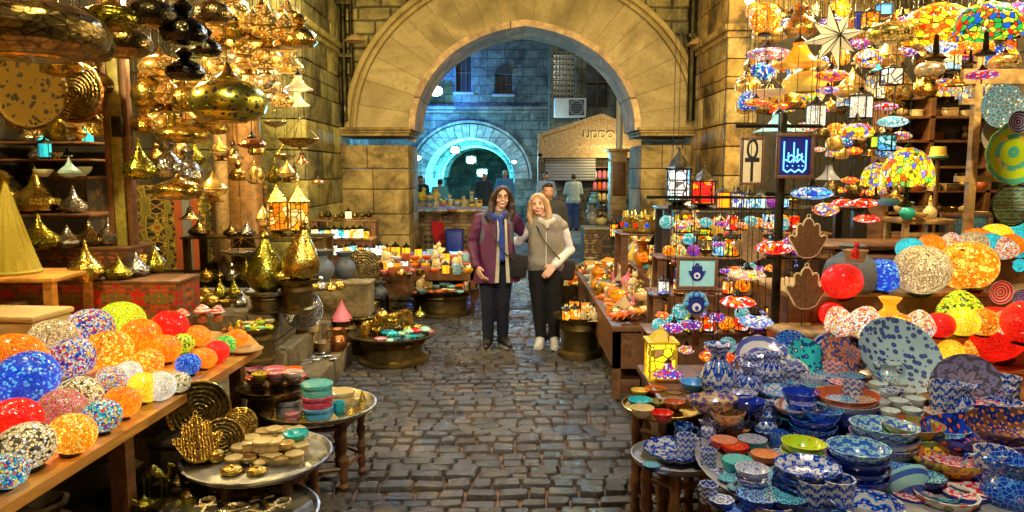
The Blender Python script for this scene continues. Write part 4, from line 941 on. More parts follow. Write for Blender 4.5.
def trousers(r=(.125, .078, .058), low=.07):
    def f(q, HM, J, sz, k):
        zt = J['rl'][0][2] + .10
        for a in ('rl', 'll'):
            P = J[a]; e = Vector(P[2]) + Vector((0, 0, -.025))
            limb(q, [P[0], tuple(Vector(P[0]).lerp(Vector(P[1]), .5)), P[1], tuple(Vector(P[1]).lerp(e, .35)), tuple(e)], [r[0], (r[0] + r[1]) * .5 + .004, r[1], r[1] * .93, r[2]])
        for x in (-.05, 0, .05): limb(q, [(x, .01, zt), (x, .01, zt - .14)], [.11, .12])
    return f
def shoes(white=True):
    def f(q, HM, J, sz, k):
        for a in ('rl', 'll'):
            P = J[a]; c = Vector((P[2][0], P[2][1], 0)); d = Vector(P[3]).normalized(); s_ = Vector((-d.y, d.x, 0))
            limb(q, [tuple(c - d * .05 + Vector((0, 0, .05))), tuple(c + d * .06 + Vector((0, 0, .045))), tuple(c + d * .16 + Vector((0, 0, .032)))], [.045, .045, .034], 1.0); limb(q, [tuple(c + Vector((0, 0, .06))), tuple(c + Vector((0, 0, .105)))], [.052, .050]); limb(q, [tuple(c + Vector((0, 0, .085))), tuple(c + d * .09 + Vector((0, 0, .055)))], [.05, .042])
    return f
def soles():
    def f(q, HM, J, sz, k):
        for a in ('rl', 'll'):
            P = J[a]; c = Vector((P[2][0], P[2][1], 0)); d = Vector(P[3]).normalized(); ang = math.atan2(d.y, d.x)
            out = [(.045 * cos(t) * 1.0 + (.10 if cos(t) > 0 else -.0) + .03, .044 * sin(t)) for t in [2 * pi * i / 16 for i in range(16)]]
            M_ = Tr(c.x, c.y, .012) @ Rz(ang); vs = [(x, y, z) for z in (-.012, .012) for x, y in out]; n = 16
            q.add([tuple(Vector((v[0] * 1.15 - .02, v[1] * 1.05, v[2]))) for v in vs], [list(reversed(range(n))), list(range(n, 2 * n))] + [(i, (i + 1) % n, n + (i + 1) % n, n + i) for i in range(n)], 0, False, M_)
    return f
def top(arm=(.066, .056, .044), torso=.13, hem=.10, flare=0.0, sleeves=True, stop=1.0):
    def f(q, HM, J, sz, k):
        for x in (-.075, 0, .075): limb(q, [(x, .005, sz - .01), (x * .95, .005, sz - .22 * k), (x * .85, .01, sz - .36 * k), (x * (1.15 + flare * 2), .01, sz - (.36 + hem) * k)], [torso * .78, torso * .86, torso * .86, torso * (.95 + flare)])
        for a in ('ra', 'la'):
            P = J[a]; limb(q, [(P[0][0] * .7, P[0][1], P[0][2] + .012), P[0]], [arm[0] * 1.05, arm[0] * 1.05])
            if sleeves:
                e = Vector(P[1]).lerp(Vector(P[2]), stop); limb(q, [P[0], tuple(Vector(P[0]).lerp(Vector(P[1]), .5)), P[1], tuple(e)], [arm[0], arm[0] * .93, arm[1], arm[2]])
    return f
def sleeves_only(arm=(.06, .052, .04)):
    def f(q, HM, J, sz, k):
        for a in ('ra', 'la'):
            P = J[a]; limb(q, [P[0], tuple(Vector(P[0]).lerp(Vector(P[1]), .5)), P[1], tuple(Vector(P[1]).lerp(Vector(P[2]), .96))], [arm[0], arm[0] * .95, arm[1], arm[2]])
    return f
def coat_shell(q, HM, J, sz, k):   # open coat: wrapped around the back and sides, front gap widening to the hem
    n, zs = 26, [(.69, .245, .185), (.80, .225, .172), (.92, .208, .16), (1.05, .178, .142), (1.18, .17, .135), (1.27, .175, .13), (1.335, .15, .11), (1.375, .09, .08)]
    def ringv(off):
        vs = []
        for z, rx, ry in zs:
            g0, g1 = radians(30 + (1.37 - z) * 10), radians(4)
            for i in range(n + 1):
                a = -pi / 2 + g0 + (2 * pi - g0 - g1) * i / n; w = 1 + .03 * sin(a * 7) * (1.37 - z)
                vs.append(((rx - off) * cos(a) * w, (ry - off) * sin(a) * w + .01, z))
        return vs
    m = n + 1; v = ringv(0) + ringv(.014); L = len(zs); O = m * L; fs = []
    for r in range(L - 1):
        for i in range(n): fs.append((r * m + i, r * m + i + 1, (r + 1) * m + i + 1, (r + 1) * m + i)); fs.append((O + r * m + i + 1, O + r * m + i, O + (r + 1) * m + i, O + (r + 1) * m + i + 1))
        for i in (0, n): fs.append((r * m + i, O + r * m + i, O + (r + 1) * m + i, (r + 1) * m + i))
    for i in range(n): fs.append((i, O + i, O + i + 1, i + 1)); e = (L - 1) * m; fs.append((e + i, e + i + 1, O + e + i + 1, O + e + i))
    q.add(v, fs, 0, True)
def coat_lining(q, HM, J, sz, k):
    for s_, x0 in ((-1, .014), (1, .088)):
        pts = [(x0 * .9 + s_ * .005, -.125, 1.33), (x0, -.148, 1.2), (x0 + s_ * .004, -.150, 1.05), (x0 + s_ * .01, -.170, .9), (x0 + s_ * .02, -.188, .70)]
        vs = []; 
        for i, pnt in enumerate(pts):
            w = .009 + .0025 * i; vs += [(pnt[0] - w, pnt[1] + .012, pnt[2]), (pnt[0] - w, pnt[1] - .006, pnt[2]), (pnt[0] + w, pnt[1] - .006, pnt[2]), (pnt[0] + w, pnt[1] + .012, pnt[2])]
        fs = [(0, 1, 2, 3), (19, 18, 17, 16)]
        for i in range(4):
            for j in range(4): fs.append((i * 4 + j, i * 4 + (j + 1) % 4, i * 4 + 4 + (j + 1) % 4, i * 4 + 4 + j))
        q.add(vs, fs, 0, True)
def hair_long(side=.085, drop=.20, width=.03, part=0.0, top_=.0):
    def f(q, HM, J, sz, k):
        h = MB(); h.ball((0, .030, .036), (.088, .092, .088), 0, 20, 12)
        for s_ in (-1, 1):
            limb(h, [(s_ * .02 + part, -.045, .098), (s_ * .055, -.050, .065), (s_ * .078, -.02, .02), (s_ * (side + .002), .0, -.05), (s_ * (side + .012), -.01, -drop * .6), (s_ * (side - .005), -.035, -drop)], [.018, .020, width * .8, width, width * 1.1, width * .6])
            limb(h, [(s_ * .07, .05, .02), (s_ * .08, .055, -.08), (s_ * .075, .05, -drop)], [.04, .045, .03])
        limb(h, [(0, .08, .02), (0, .09, -.1), (0, .085, -drop)], [.06, .06, .04])
        q.add([tuple(HM @ Vector(v)) for v in h.v], h.f)
    return f
def hair_short(q, HM, J, sz, k):
    h = MB(); h.ball((0, .032, .034), (.08, .082, .082), 0, 18, 10); h.ball((0, -.03, .085), (.06, .05, .03)); q.add([tuple(HM @ Vector(v)) for v in h.v], h.f)
def glasses(q, HM, J, sz, k):
    for s_ in (-1, 1):
        q.tube([tuple(HM @ Vector((s_ * .029 + .021 * cos(t * pi / 6), -.094, .006 + .016 * sin(t * pi / 6)))) for t in range(12)], .0021, 5, closed=True)
        q.tube([tuple(HM @ Vector((s_ * .05, -.092, .01))), tuple(HM @ Vector((s_ * .074, .0, .006)))], .002, 4)
    q.tube([tuple(HM @ Vector((-.008, -.096, .01))), tuple(HM @ Vector((.008, -.096, .01)))], .002, 4)

# the two friends
p1 = onz(497, 347, 0); p2 = onz(546, 346, 0)
J1 = dict(ra=[(-.165, .0, 1.325), (-.245, .03, 1.07), (-.205, -.14, .86), (-.16, -.19, .75), (.5, .2, 0), 1], la=[(.165, .02, 1.32), (.31, .17, 1.13), (.47, .20, 1.14), (.56, .2, 1.14), (0, -.3, -1), -1],
    rl=[(-.085, 0, .84), (-.095, -.02, .46), (-.09, .02, .09), (-.15, -1, 0)], ll=[(.07, 0, .84), (.06, -.02, .46), (.06, .06, .09), (.45, -1, 0)])
def scarf1(q, HM, J, sz, k):
    limb(q, [(-.06, .02, 1.40), (-.075, -.06, 1.37), (.02, -.12, 1.33), (.042, -.15, 1.2), (.045, -.16, 1.05), (.05, -.165, .94)], [.03, .03, .026, .026, .028, .034], .6); limb(q, [(.06, .02, 1.40), (.07, -.06, 1.37), (.02, -.115, 1.31), (.012, -.14, 1.1)], [.03, .028, .024, .02], .6); limb(q, [(-.06, .04, 1.4), (0, .07, 1.4), (.06, .04, 1.4)], [.03, .03, .03])
def collar1(q, HM, J, sz, k):
    limb(q, [(-.04, -.12, 1.30), (-.10, -.08, 1.36), (-.09, .03, 1.40), (0, .08, 1.41), (.09, .03, 1.40), (.10, -.07, 1.36), (.07, -.115, 1.29)], [.018, .028, .03, .03, .03, .028, .016])
def strap(pts, r=.012):
    def f(q, HM, J, sz, k): q.tube(pts, r, 6, flat=.4)
    return f
def bagfn(c, s_, rot=0):
    def f(q, HM, J, sz, k): q.box((0, 0, 0), s_, 0, Tr(*c) @ Ry(rot), .03)
    return f
build_person(p1, radians(3), 'woman in a purple coat and glasses with a bright blue scarf, arm around her friend', dict(h=1.66, head=(.055, -.02, -.0), tilt=.06, turn=.05, J=J1, sh=.165, skin='skin:.72,.42,.29', wear=[
    ('trousers', trousers((.105, .072, .056)), .012, ['cloth:.006,.009,.022'], .004), ('shirt', top((.055, .05, .04), .125, .04, 0, False), .012, ['cloth:.10,.11,.16'], .003),
    ('coat_sleeves', sleeves_only((.069, .062, .052)), .011, ['cloth:.10,.014,.07:.6:6'], .012), ('hair', hair_long(.094, .235, .038), .008, ['hair:.035,.018,.010'], .006),
    ('scarf', scarf1, .008, ['cloth:.015,.05,.36'], .004), ('collar', collar1, .009, ['cloth:.03,.02,.05'], .003), ('shoes', shoes(), .009, ['plain:black:.5'], 0)],
    bits=[('coat', coat_shell, ['cloth:.10,.014,.07:.6:6']), ('lining', coat_lining, ['cloth:.52,.50,.36']), ('glasses', glasses, ['plain:black:.3']), ('soles', soles(), ['plain:grey:.6']), ('bag_strap', strap([(-.13, -.06, 1.365), (-.07, -.14, 1.27), (0, -.185, 1.1), (.09, -.19, .98), (.17, -.17, .93)]), ['plain:black:.5']), ('shoulder_bag', bagfn((.20, -.12, .86), (.20, .09, .24), .1), ['cloth:.012,.012,.016'])]))
J2 = dict(ra=[(-.15, .02, 1.245), (-.29, .14, 1.08), (-.42, .17, 1.05), (-.5, .17, 1.05), (0, -.3, -1), 1], la=[(.155, .0, 1.245), (.235, .04, 1.0), (.085, -.17, .87), (.015, -.22, .79), (-.3, .3, -.4), -1],
    rl=[(-.085, 0, .80), (-.08, -.03, .44), (-.05, .0, .09), (-.25, -1, 0)], ll=[(.08, 0, .80), (.085, -.02, .44), (.085, -.01, .09), (.12, -1, 0)])
def vest_extra(q, HM, J, sz, k):
    top((.066, .05, .04), .14, .07, .02, False)(q, HM, J, sz, k)
    limb(q, [(-.08, -.06, 1.29), (-.07, .05, 1.33), (.07, .05, 1.33), (.08, -.06, 1.29)], [.03, .03, .03, .03])
def scarf2(q, HM, J, sz, k):
    limb(q, [(-.075, .02, 1.33), (-.07, -.07, 1.31), (.0, -.12, 1.285), (.07, -.07, 1.31), (.075, .02, 1.33), (0, .07, 1.34), (-.075, .02, 1.33)], [.032] * 7); limb(q, [(.0, -.12, 1.28), (.01, -.135, 1.25)], [.026, .02])
build_person(p2, radians(-4), 'fair haired woman in a grey quilted vest over white sleeves with a white scarf', dict(h=1.58, head=(-.085, -.03, 0), tilt=-.13, turn=-.05, J=J2, sh=.15, skin='skin:.80,.46,.33', brow='hair:.30,.16,.07', wear=[
    ('trousers', trousers((.112, .074, .056)), .012, ['cloth:.005,.005,.006'], .004), ('sleeves', sleeves_only((.062, .056, .045)), .010, ['cloth:.80,.84,.90'], .006), ('vest', vest_extra, .012, ['cloth:.27,.245,.20:.6:8'], .004),
    ('hair', hair_long(.088, .19, .032), .008, ['hair:.50,.32,.15'], .006), ('scarf', scarf2, .009, ['cloth:.60,.58,.50'], .006), ('shoes', shoes(), .009, ['plain:white:.5'], 0)],
    bits=[('soles', soles(), ['plain:white:.6']), ('zip', strap([(0, -.155, 1.2), (0, -.16, 1.0), (0, -.165, .85)], .006), ['plain:white:.4']), ('bag_strap', strap([(-.12, -.05, 1.30), (-.07, -.145, 1.2), (.02, -.185, 1.06), (.12, -.17, .95), (.18, -.10, .88)]), ['plain:black:.5']), ('shoulder_bag', bagfn((.20, -.03, .80), (.18, .10, .20), .1), ['cloth:.022,.018,.018'])]))

def passer(px, py, h, rz, label, shirt, pants, hair='hair:.02,.015,.01', arms=0, Y=None, hat=None, bald=False, skin='skin:.42,.22,.13'):
    loc = onz(px, py, 0) if Y is None else Vector((atY(px, 200, Y).x, Y, 0))
    k = h / 1.64; s_ = .175
    A = [dict(ra=[(-s_, 0, 1.34), (-.23, .02, 1.08), (-.22, -.08, .86), (-.22, -.14, .76)], la=[(s_, 0, 1.34), (.23, .02, 1.08), (.22, -.08, .86), (.22, -.14, .76)]),
         dict(ra=[(-s_, 0, 1.34), (-.25, -.02, 1.08), (-.12, -.2, 1.0), (-.04, -.24, 1.02)], la=[(s_, 0, 1.34), (.24, -.02, 1.08), (.12, -.2, 1.02), (.05, -.25, 1.05)])][arms]
    L = dict(rl=[(-.09, 0, .84), (-.10, -.05, .46), (-.11, -.02, .09), (-.2, -1, 0)], ll=[(.09, 0, .84), (.10, -.02, .46), (.11, .06, .09), (.2, -1, 0)])
    J = {a: [tuple(c * k for c in q) if isinstance(q, tuple) and i < 4 and not (a in L and i == 3) else q for i, q in enumerate(v)] for a, v in {**A, **L}.items()}
    wear = [('trousers', trousers((.12, .085, .07)), .018, ['cloth:' + pants], .004), ('shirt', top((.072, .062, .05), .145, .10, .03), .018, ['cloth:' + shirt], .006), ('shoes', shoes(), .016, ['plain:black:.5'], 0)]
    if not bald: wear.append(('hair', hair_short, .012, [hair], .002))
    return build_person(loc, rz, label, dict(h=h, J=J, wear=wear, skin=skin), False)
passer(573, 230.5, 1.74, radians(188), 'man seen from behind in a pale hooded jacket and jeans beyond the gate', '.42,.50,.46', '.03,.07,.22', arms=1)
passer(546, 0, 1.80, radians(20), 'bearded man in a light blue open jacket facing the lane beyond the gate', '.30,.38,.45', '.06,.06,.07', arms=1, Y=20.5)
passer(548, 0, 1.66, radians(5), 'dark haired man standing right behind the two women', '.03,.03,.035', '.05,.05,.06', Y=9.6, hair='hair:.01,.008,.006')
passer(421, 0, 1.70, radians(40), 'man in a dark jacket at the far left edge of the archway', '.015,.04,.07', '.02,.02,.03', Y=20)
passer(484, 0, 1.78, radians(-20), 'man in black walking out of the blue lit tunnel', '.02,.03,.04', '.02,.02,.03', Y=22)
passer(505, 0, 1.86, radians(10), 'tall person with pale hair and a blue top near the tunnel mouth', '.06,.20,.42', '.03,.04,.06', Y=22.5, hair='hair:.5,.5,.5')
passer(440, 0, 1.60, radians(200), 'person in a pale turquoise top seen from behind left of the tunnel', '.10,.35,.42', '.03,.04,.06', Y=21)
# ------------------------------------------------------------------ furniture helpers
def board(name, x0, x1, y0, y1, z, label, cat, mat='wood:brown:.4', th=.035, legs=True, zb=0.0, apron=0):
    r = tag(empty(name, ((x0 + x1) / 2, (y0 + y1) / 2, zb)), label, cat); cx, cy = (x0 + x1) / 2, (y0 + y1) / 2
    link('top', MB().box((0, 0, z - zb - th / 2), (x1 - x0, y1 - y0, th), 0, None, .008).mesh(name + '_top', [mat]), r)
    if legs:
        for a in (x0 + .05, x1 - .05):
            for c in (y0 + .05, y1 - .05): link('leg', MB().box((a - cx, c - cy, (z - th - zb) / 2), (.06, .06, z - th - zb)).mesh(name + '_leg', [mat]), r)
    if apron: link('apron', MB().box((0, 0, z - zb - th - apron / 2), (x1 - x0 - .04, y1 - y0 - .04, apron)).mesh(name + '_apron', [mat]), r)
    return r
def solid(name, x0, x1, y0, y1, z0, z1, label, cat, mat, trim=None):
    r = tag(empty(name, ((x0 + x1) / 2, (y0 + y1) / 2, z0)), label, cat); h = z1 - z0
    link('body', MB().box((0, 0, (h - .03) / 2), (x1 - x0, y1 - y0, h - .03)).mesh(name, [mat]), r)
    link('top', MB().box((0, 0, h - .015), (x1 - x0 + .03, y1 - y0 + .0, .03), 0, None, .008).mesh(name + '_top', [trim or mat]), r); return r
def tray_table(px, py, z, wpx, label, kind='drum', m='metal:antique:.4:14', d='metal:antique:.35', zb=0.0, name='tray_table'):
    p = onz(px, py, z); w = wpx * zc(p) / F; r = tag(empty(name, (p.x, p.y, zb)), label, 'table'); h = z - zb
    b = MB().lathe([(.001, h - .012), (w * .46, h - .012), (w * .46, h), (.001, h)], 40); b2 = MB().lathe([(w * .45, h - .012), (w * .49, h + .005), (w * .50, h + .02), (w * .485, h + .022), (w * .46, h + .004)], 40)
    link('tray', b.mesh('table_tray', [m]), r); link('rim', b2.mesh('table_rim', [d]), r)
    if kind == 'drum':
        q = MB().lathe([(w * .34, 0), (w * .40, .01), (w * .40, h * .14), (w * .33, h * .2), (w * .33, h * .62), (w * .37, h * .72), (w * .34, h - .013)], 28); link('drum_base', q.mesh('drum_base', ['metal:antique:.5']), r)
    else:
        for k in range(6):
            a = k * pi / 3 + .3; x, y = w * .36 * cos(a), w * .36 * sin(a)
            q = MB().lathe([(.02, 0), (.03, .03), (.018, .05), (.026, h * .2), (.018, h * .3), (.032, h * .42), (.016, h * .5), (.030, h * .62), (.02, h * .72), (.028, h * .85), (.02, h - .013)], 10, 0, Tr(x, y, 0)); link('leg', q.mesh('turned_leg', ['wood:brown:.4']), r)
        for hh, rr in ((.3, .012), (.85, .016)): link('rail_ring', MB().tube([(w * .36 * cos(k * pi / 3 + .3), w * .36 * sin(k * pi / 3 + .3), h * hh) for k in range(6)], rr, 5, closed=True).mesh('rail_ring', ['wood:brown:.4']), r)
    return r
def V(kind, m, px, py, Y, wpx, label, d=None, cat=None, group=None, lean=0.0, yaw=0.0, flat=True, wire=None, **k):   # a flat thing shown upright, (px,py) its middle
    p = atY(px, py, Y); w = wpx * zc(p) / F
    return put(kind, m, p, w, label, cat, group, d, rot=(pi / 2 - lean if flat else -lean, 0, yaw), **k)
def G(px, py, w, z, m, label, group='mosaic globe lamps', kind='globe', hs=1.0, d='metal:dark:.4', rot=None, Y=None):
    by = py + w * .40 * hs; rot = rot or (RR.uniform(-.25, .25), RR.uniform(-.25, .25), RR.uniform(0, 6))
    if Y: p = atY(px, by, Y); z = p.z
    return S(kind, m, px, by, z, w, label, d, 'lamp', group, hs=hs, rot=rot)

# ------------------------------------------------------------------ LEFT: bench of globe lamps
e0, e1 = onz(0, 505, .75), onz(262, 347, .75)
def bench():
    r = tag(empty('display_bench', (e1.x, e1.y, 0)), 'long orange wooden bench carrying the mosaic globe lamps', 'bench'); b = MB()
    out = [(e0.x - .02 - e1.x, 1.4 - e1.y), (0, 0), (-.2, .35), (-1.7, .9), (-2.6, .9), (-2.6, 1.4 - e1.y)]; n = len(out)
    vs = [(x, y, z) for z in (.71, .75) for x, y in out]; b.add(vs, [list(reversed(range(n))), list(range(n, 2 * n))] + [(i, (i + 1) % n, n + (i + 1) % n, n + i) for i in range(n)], 0, False)
    link('top', b.mesh('bench_top', ['wood:.62,.27,.05:.35' if 0 else 'wood:orangewood:.35']), r)
    for x, y in ((-.12, -.1), (-.12, -1.4), (-.12, -2.6), (-1.6, -.1), (-1.6, -2.6)): link('leg', MB().box((x, y, .355), (.07, .07, .71)).mesh('bench_leg', ['wood:brown']), r)

bench()
for px, py, w, c, l in ((150, 478, 70, 'cloth:.16,.13,.08', 'brown sack under the globe lamp bench, nearest the camera'), (122, 470, 46, 'cloth:.11,.09,.06', 'dark sack under the globe lamp bench, behind the brown one')):
    p = onz(px, py + 40, 0); p = Vector((-1.95 if w > 50 else -2.0, 2.9 if w > 50 else 3.5, 0)); put('sack', c, p, .5, l, 'sack')
MOS = dict(multi='mos:white,red,blue,yellow,turquoise,white,orange:13:.55:.05', multib='mos:blue,red,white,yellow,sky,white:15:.5:.05', beige='mos:beige,cream,tan:16:.7:.06', cream='mos:cream,white,cream:15:.8:.06', dots='mos:cream,cream,white,black,cream:12:.6:.07',
    orange='mos:orange,amber,orange:14:.9:.03', amber='mos:amber,orange,gold:12:1.0:.04', yellow='mos:yellow,gold,yellow:13:1.0:.04', lime='mos:lime,yellow,lime:14:.8:.05', red='mos:red,red,redd:18:1.0:.03', blue='mos:blue,blue,sky:15:.7:.04', aqua='mos:turquoise,white,blue,red,yellow,aqua:11:.5:.06', white='mos:white,cream,white:14:.75:.04',
    pink='mos:pink,terracotta,tan:16:.5:.05', green='mos:green,lime,green:13:.8:.04', teal='mos:turquoise,teal,turquoise:13:.8:.04', limedots='mos:lime,lime,black,yellow,lime:9:.6:.06', spots='mos:white,orange,cream,yellow,red,white:11:.7:.05')
for px, py, w, c, l, hs in (
    (122, 325, 46, 'lime', 'lime green mosaic globe lamp in the back row of the left bench', 1), (92, 332, 46, 'multib', 'confetti coloured globe lamp left of the lime green one', 1), (55, 343, 48, 'beige', 'beige beaded globe lamp near the back of the left bench', 1), (168, 330, 38, 'red', 'bright red globe lamp with a pointed look in the back row', 1.05),
    (142, 338, 40, 'orange', 'smooth orange globe lamp between the lime and the red ones', 1), (195, 337, 24, 'orange', 'small orange globe lamp right of the bright red one', 1), (12, 365, 62, 'orange', 'large orange globe lamp cut by the left picture edge', 1), (110, 354, 46, 'amber', 'amber globe lamp in the middle of the left bench', 1), (76, 361, 44, 'multib', 'globe lamp of blue, red and white pieces right of the big blue one', 1.05),
    (165, 351, 32, 'orange', 'orange globe lamp under the bright red one', 1), (184, 345, 23, 'limedots', 'lime globe lamp with black dots at the back right of the bench', 1), (148, 364, 30, 'amber', 'amber globe lamp left of the cream coloured one', 1), (38, 379, 62, 'blue', 'big cobalt blue globe lamp on the left bench', .95), (129, 374, 26, 'white', 'small pinkish white globe lamp on the left bench', 1),
    (203, 360, 24, 'orange', 'orange globe lamp beside the small dark blue one', 1), (190, 366, 25, 'blue', 'small dark blue globe lamp near the right end of the bench', 1), (217, 352, 24, 'red', 'small red globe lamp next to the green one at the bench end', 1), (228, 346, 22, 'green', 'small green globe lamp at the right end of the bench', 1), (238, 339, 21, 'orange', 'last orange globe lamp at the right end of the bench', 1),
    (110, 381, 29, 'multi', 'small many coloured globe lamp above the orange front one', 1), (177, 384, 25, 'dots', 'small speckled yellow globe lamp behind the brass tray', 1), (160, 387, 32, 'white', 'plain cream white globe lamp at the front edge right', 1), (141, 390, 34, 'yellow', 'yellow mosaic globe lamp at the front edge', 1), (84, 399, 46, 'dots', 'cream globe lamp with fine dots in the second row', 1),
    (122, 405, 36, 'orange', 'orange mosaic globe lamp at the front edge of the bench', 1), (60, 413, 48, 'pink', 'brownish pink beaded globe lamp in the second row', 1), (102, 419, 38, 'aqua', 'white, turquoise and red mosaic globe lamp at the bench edge', 1), (20, 425, 54, 'red', 'large red beaded globe lamp near the left picture edge', 1), (70, 437, 46, 'amber', 'golden orange globe lamp at the front edge, second from the camera', 1),
    (33, 449, 56, 'dots', 'cream globe lamp with black cracks at the front edge', .95), (4, 474, 40, 'aqua', 'many coloured globe lamp at the bottom left corner', 1)):
    G(px, py, w, .75, MOS[c], l, 'globe lamps on the left bench', hs=hs)
for px, py, w, m, d, l in ((182, 325, 16, 'plain:terracotta', 'cer:orange:white:red:rings:5', 'small clay mushroom pot with an orange cap'), (203, 322, 17, 'plain:terracotta', 'cer:white:red:orange:rings:5', 'small clay mushroom pot with a white cap'), (218, 321, 15, 'plain:terracotta', 'cer:red:white:orange:rings:5', 'small clay mushroom pot with a red cap')): S('mushroom', m, px, py, .75, w, l, d)
S('plate', 'plain:tan:.4', 246, 352, .752, 34, 'tan shallow dish on the far end of the globe lamp bench')
row([('bottle', 'metal:copper:.3', 'copper'), ('bottle', 'plain:amber:.2', 'amber glass'), ('bottle', 'metal:brass:.3', 'brass')], 222, 333, 245, 331, 4, 7, 'behind the mushroom pots', 'bottles behind the mushroom pots', z=.75)
row([('cone', 'metal:copper:.3', 'copper'), ('bottle', 'plain:orange:.2', 'orange')], 165, 316, 178, 314, 2, 9, 'left of the mushroom pots', 'small things by the mushroom pots', z=.75)
S('box', 'cer:olive:dark:gold:cells:5', 50, 335, .75, 46, 'dark patterned keepsake box behind the globe lamps', hs=.6, rot=(0, 0, .1))
S('box', 'plain:beige:.5', 18, 345, .75, 80, 'plain beige wooden box behind the globe lamps at the left', hs=.8, rot=(0, 0, -.1))
# stepped shelf of brass lamps
xL = -4.3
def stp(pxr, pyt, Y0, Y1, lab, mat):
    z = atY(50, pyt, Y0).z; x = atY(pxr, pyt, Y0).x; solid('display_riser', xL, x, Y0, Y1, .4, z, lab, 'riser', mat, 'wood:brown'); return z
zA = stp(176, 281, 5.35, 5.75, 'front riser covered in red and orange carpet pattern behind the globe lamps', 'pattern:red,orange,brown,terracotta,olive:9')
zB = stp(127, 247, 5.75, 6.15, 'middle patterned riser under a row of brass lamps', 'pattern:brown,dark,terracotta,brown:9')
zC = stp(88, 214, 6.15, 6.6, 'upper dark riser with the large golden lamps', 'pattern:dark,brown,dark:9')
GB_ = 'small brass lamps on the left risers'
for px, py, w, k, m, l, hs in ((87, 281, 34, 'squat', 'metal:bright:.2', 'golden pear shaped lamp on the carpet covered riser', 1.25), (119, 279, 28, 'squat', 'metal:green:.25', 'greenish squat lamp beside the golden pear lamp', .85), (137, 276, 26, 'squat', 'metal:silver:.25', 'rounded silver lamp on the carpet covered riser', .95), (156, 273, 20, 'teardrop', 'metal:green:.25', 'slim greenish brass lamp at the right end of the carpet riser', 1.0)):
    S(k, m, px, py, zA, w, l, None, 'lamp', GB_, hs=hs)
for px, py, w, m, l, hs in ((40, 250, 40, 'metal:green:.22', 'leftmost greenish lamp of the middle riser', .9), (68, 248, 32, 'metal:silver:.25', 'grey squat lamp second on the middle riser', .7), (90, 247, 30, 'metal:antique:.22', 'antique squat lamp third on the middle riser', .9), (110, 246, 26, 'metal:silver:.2', 'pointed silver lamp at the right end of the middle riser', 1.15), (15, 252, 30, 'metal:brass:.25', 'brass lamp behind the big golden cone', 1.0)):
    S('squat', m, px, py - 1, zB, w, l, None, 'lamp', GB_, hs=hs)
for px, py, w, m, l, hs, k in ((38, 213, 48, 'metal:bright:.18', 'big golden leaning lamp on the upper riser', .95, 'squat'), (74, 213, 28, 'metal:silver:.2', 'small polished silver lamp right of the golden one', 1.0, 'squat'), (6, 213, 40, 'metal:bright:.25', 'round golden lamp at the left picture edge', 1.0, 'gourd'), (58, 212, 22, 'metal:copper:.3', 'small copper lamp on the upper riser', .9, 'squat')):
    S(k, m, px, py, zC, w, l, None, 'lamp', GB_, hs=hs)
zD = stp(86, 176, 6.6, 6.95, 'topmost narrow riser under the turquoise trinket dishes', 'pattern:dark,brown,dark:9')
row([('squat', 'cer:silver2:turquoise:white:cells:8', 'turquoise inlaid'), ('bowl', 'cer:cream:turquoise:brown:cells:9', 'inlaid'), ('squat', 'metal:antique:.3', 'antique')], 25, 176, 88, 177, 5, 20, 'on the topmost left riser', 'lamps and dishes on the topmost riser', z=zD) if RGB.setdefault('silver2', (.35, .35, .33)) else 0
put('foldcone', 'cloth:.42,.35,.03:.6:40', onz(12, 273, 1.10), .36, 'tall golden fabric cone lamp at the left edge', 'lamp', hs=1.28, name='cone_lamp')
c0 = onz(14, 273, 1.10); board('shelf_board', c0.x - .5, c0.x + .42, c0.y - .25, c0.y + .3, 1.098, 'orange shelf board under the golden cone lamp', 'board', 'wood:orangewood:.4', .03, True, .75)
S('drumbox', 'plain:tan:.5', 10, 318, .75, 30, 'round tan box lid below the golden cone lamp')
# frame of the shop doorway
def frame_posts():
    r = tag(empty('door_frame', (-3.15, 5.9, .4)), 'narrow gilded wooden door frame between the brass shelves and the painted panels', 'door frame')
    for px, w, m in ((110, .05, 'wood:brown:.5'), (119, .09, 'wood:olive:.5'), (129, .05, 'wood:brown:.5')):
        x = atY(px, 150, 5.9).x + 3.15; link('post', MB().box((x, 0, 1.55), (w, .08, 3.1), 0, None, .012).mesh('frame_post', [m]), r)
    link('latch', MB().box((atY(121, 110, 5.9).x + 3.15, -.06, 1.75), (.09, .05, .16), 0, None, .01).mesh('latch', ['metal:dark:.4']), r)
frame_posts()
b = MB().box((-4.15, 6.98, 2.0), (1.2, .05, 3.2)); tag(link('back_panel', b.mesh('back_panel', ['wood:dark:.7'])), 'dark wooden back panel behind the left brass shelves', 'panel')
def screen():
    Y = 8.3; r = tag(empty('painted_screen', (-3.5, Y, .7)), 'painted wooden screen with green scrolls and red stripes behind the brass lamps', 'screen')
    z1 = atY(180, 185, Y).z; xs = [atY(p, 230, Y).x for p in (112, 163, 176, 183, 193, 199, 214, 224, 268)]; ms = ['pattern:olive,brown,dark,terracotta,gold:6', 'pattern:olive,dark,gold:10', 'plain:red:.5', 'plain:grey:.5', 'plain:red:.5', 'pattern:olive,gold,dark:10', 'plain:brown:.6', 'pattern:olive,brown,dark,gold,terracotta:6']
    ms[2] = ms[4] = 'plain:terracotta:.5'
    for i, m in enumerate(ms):
        a, c = xs[i], xs[i + 1]; link('panel', MB().box(((a + c) / 2 + 3.5, (i % 2) * .01, (z1 - .7) / 2), (c - a - .004, .05, z1 - .7)).mesh('screen_panel', [m]), r)
screen()
p = atY(245, 160, 8.1); tag(link('wooden_column', MB().lathe([(.20, .7), (.20, .8), (.17, .85), (.17, 3.0), (.2, 3.1), (.2, 3.2)], 20, 0, Tr(p.x, p.y, 0)).mesh('column', ['wood:honey:.4'])), 'glossy amber wooden column behind the onion lantern', 'column')
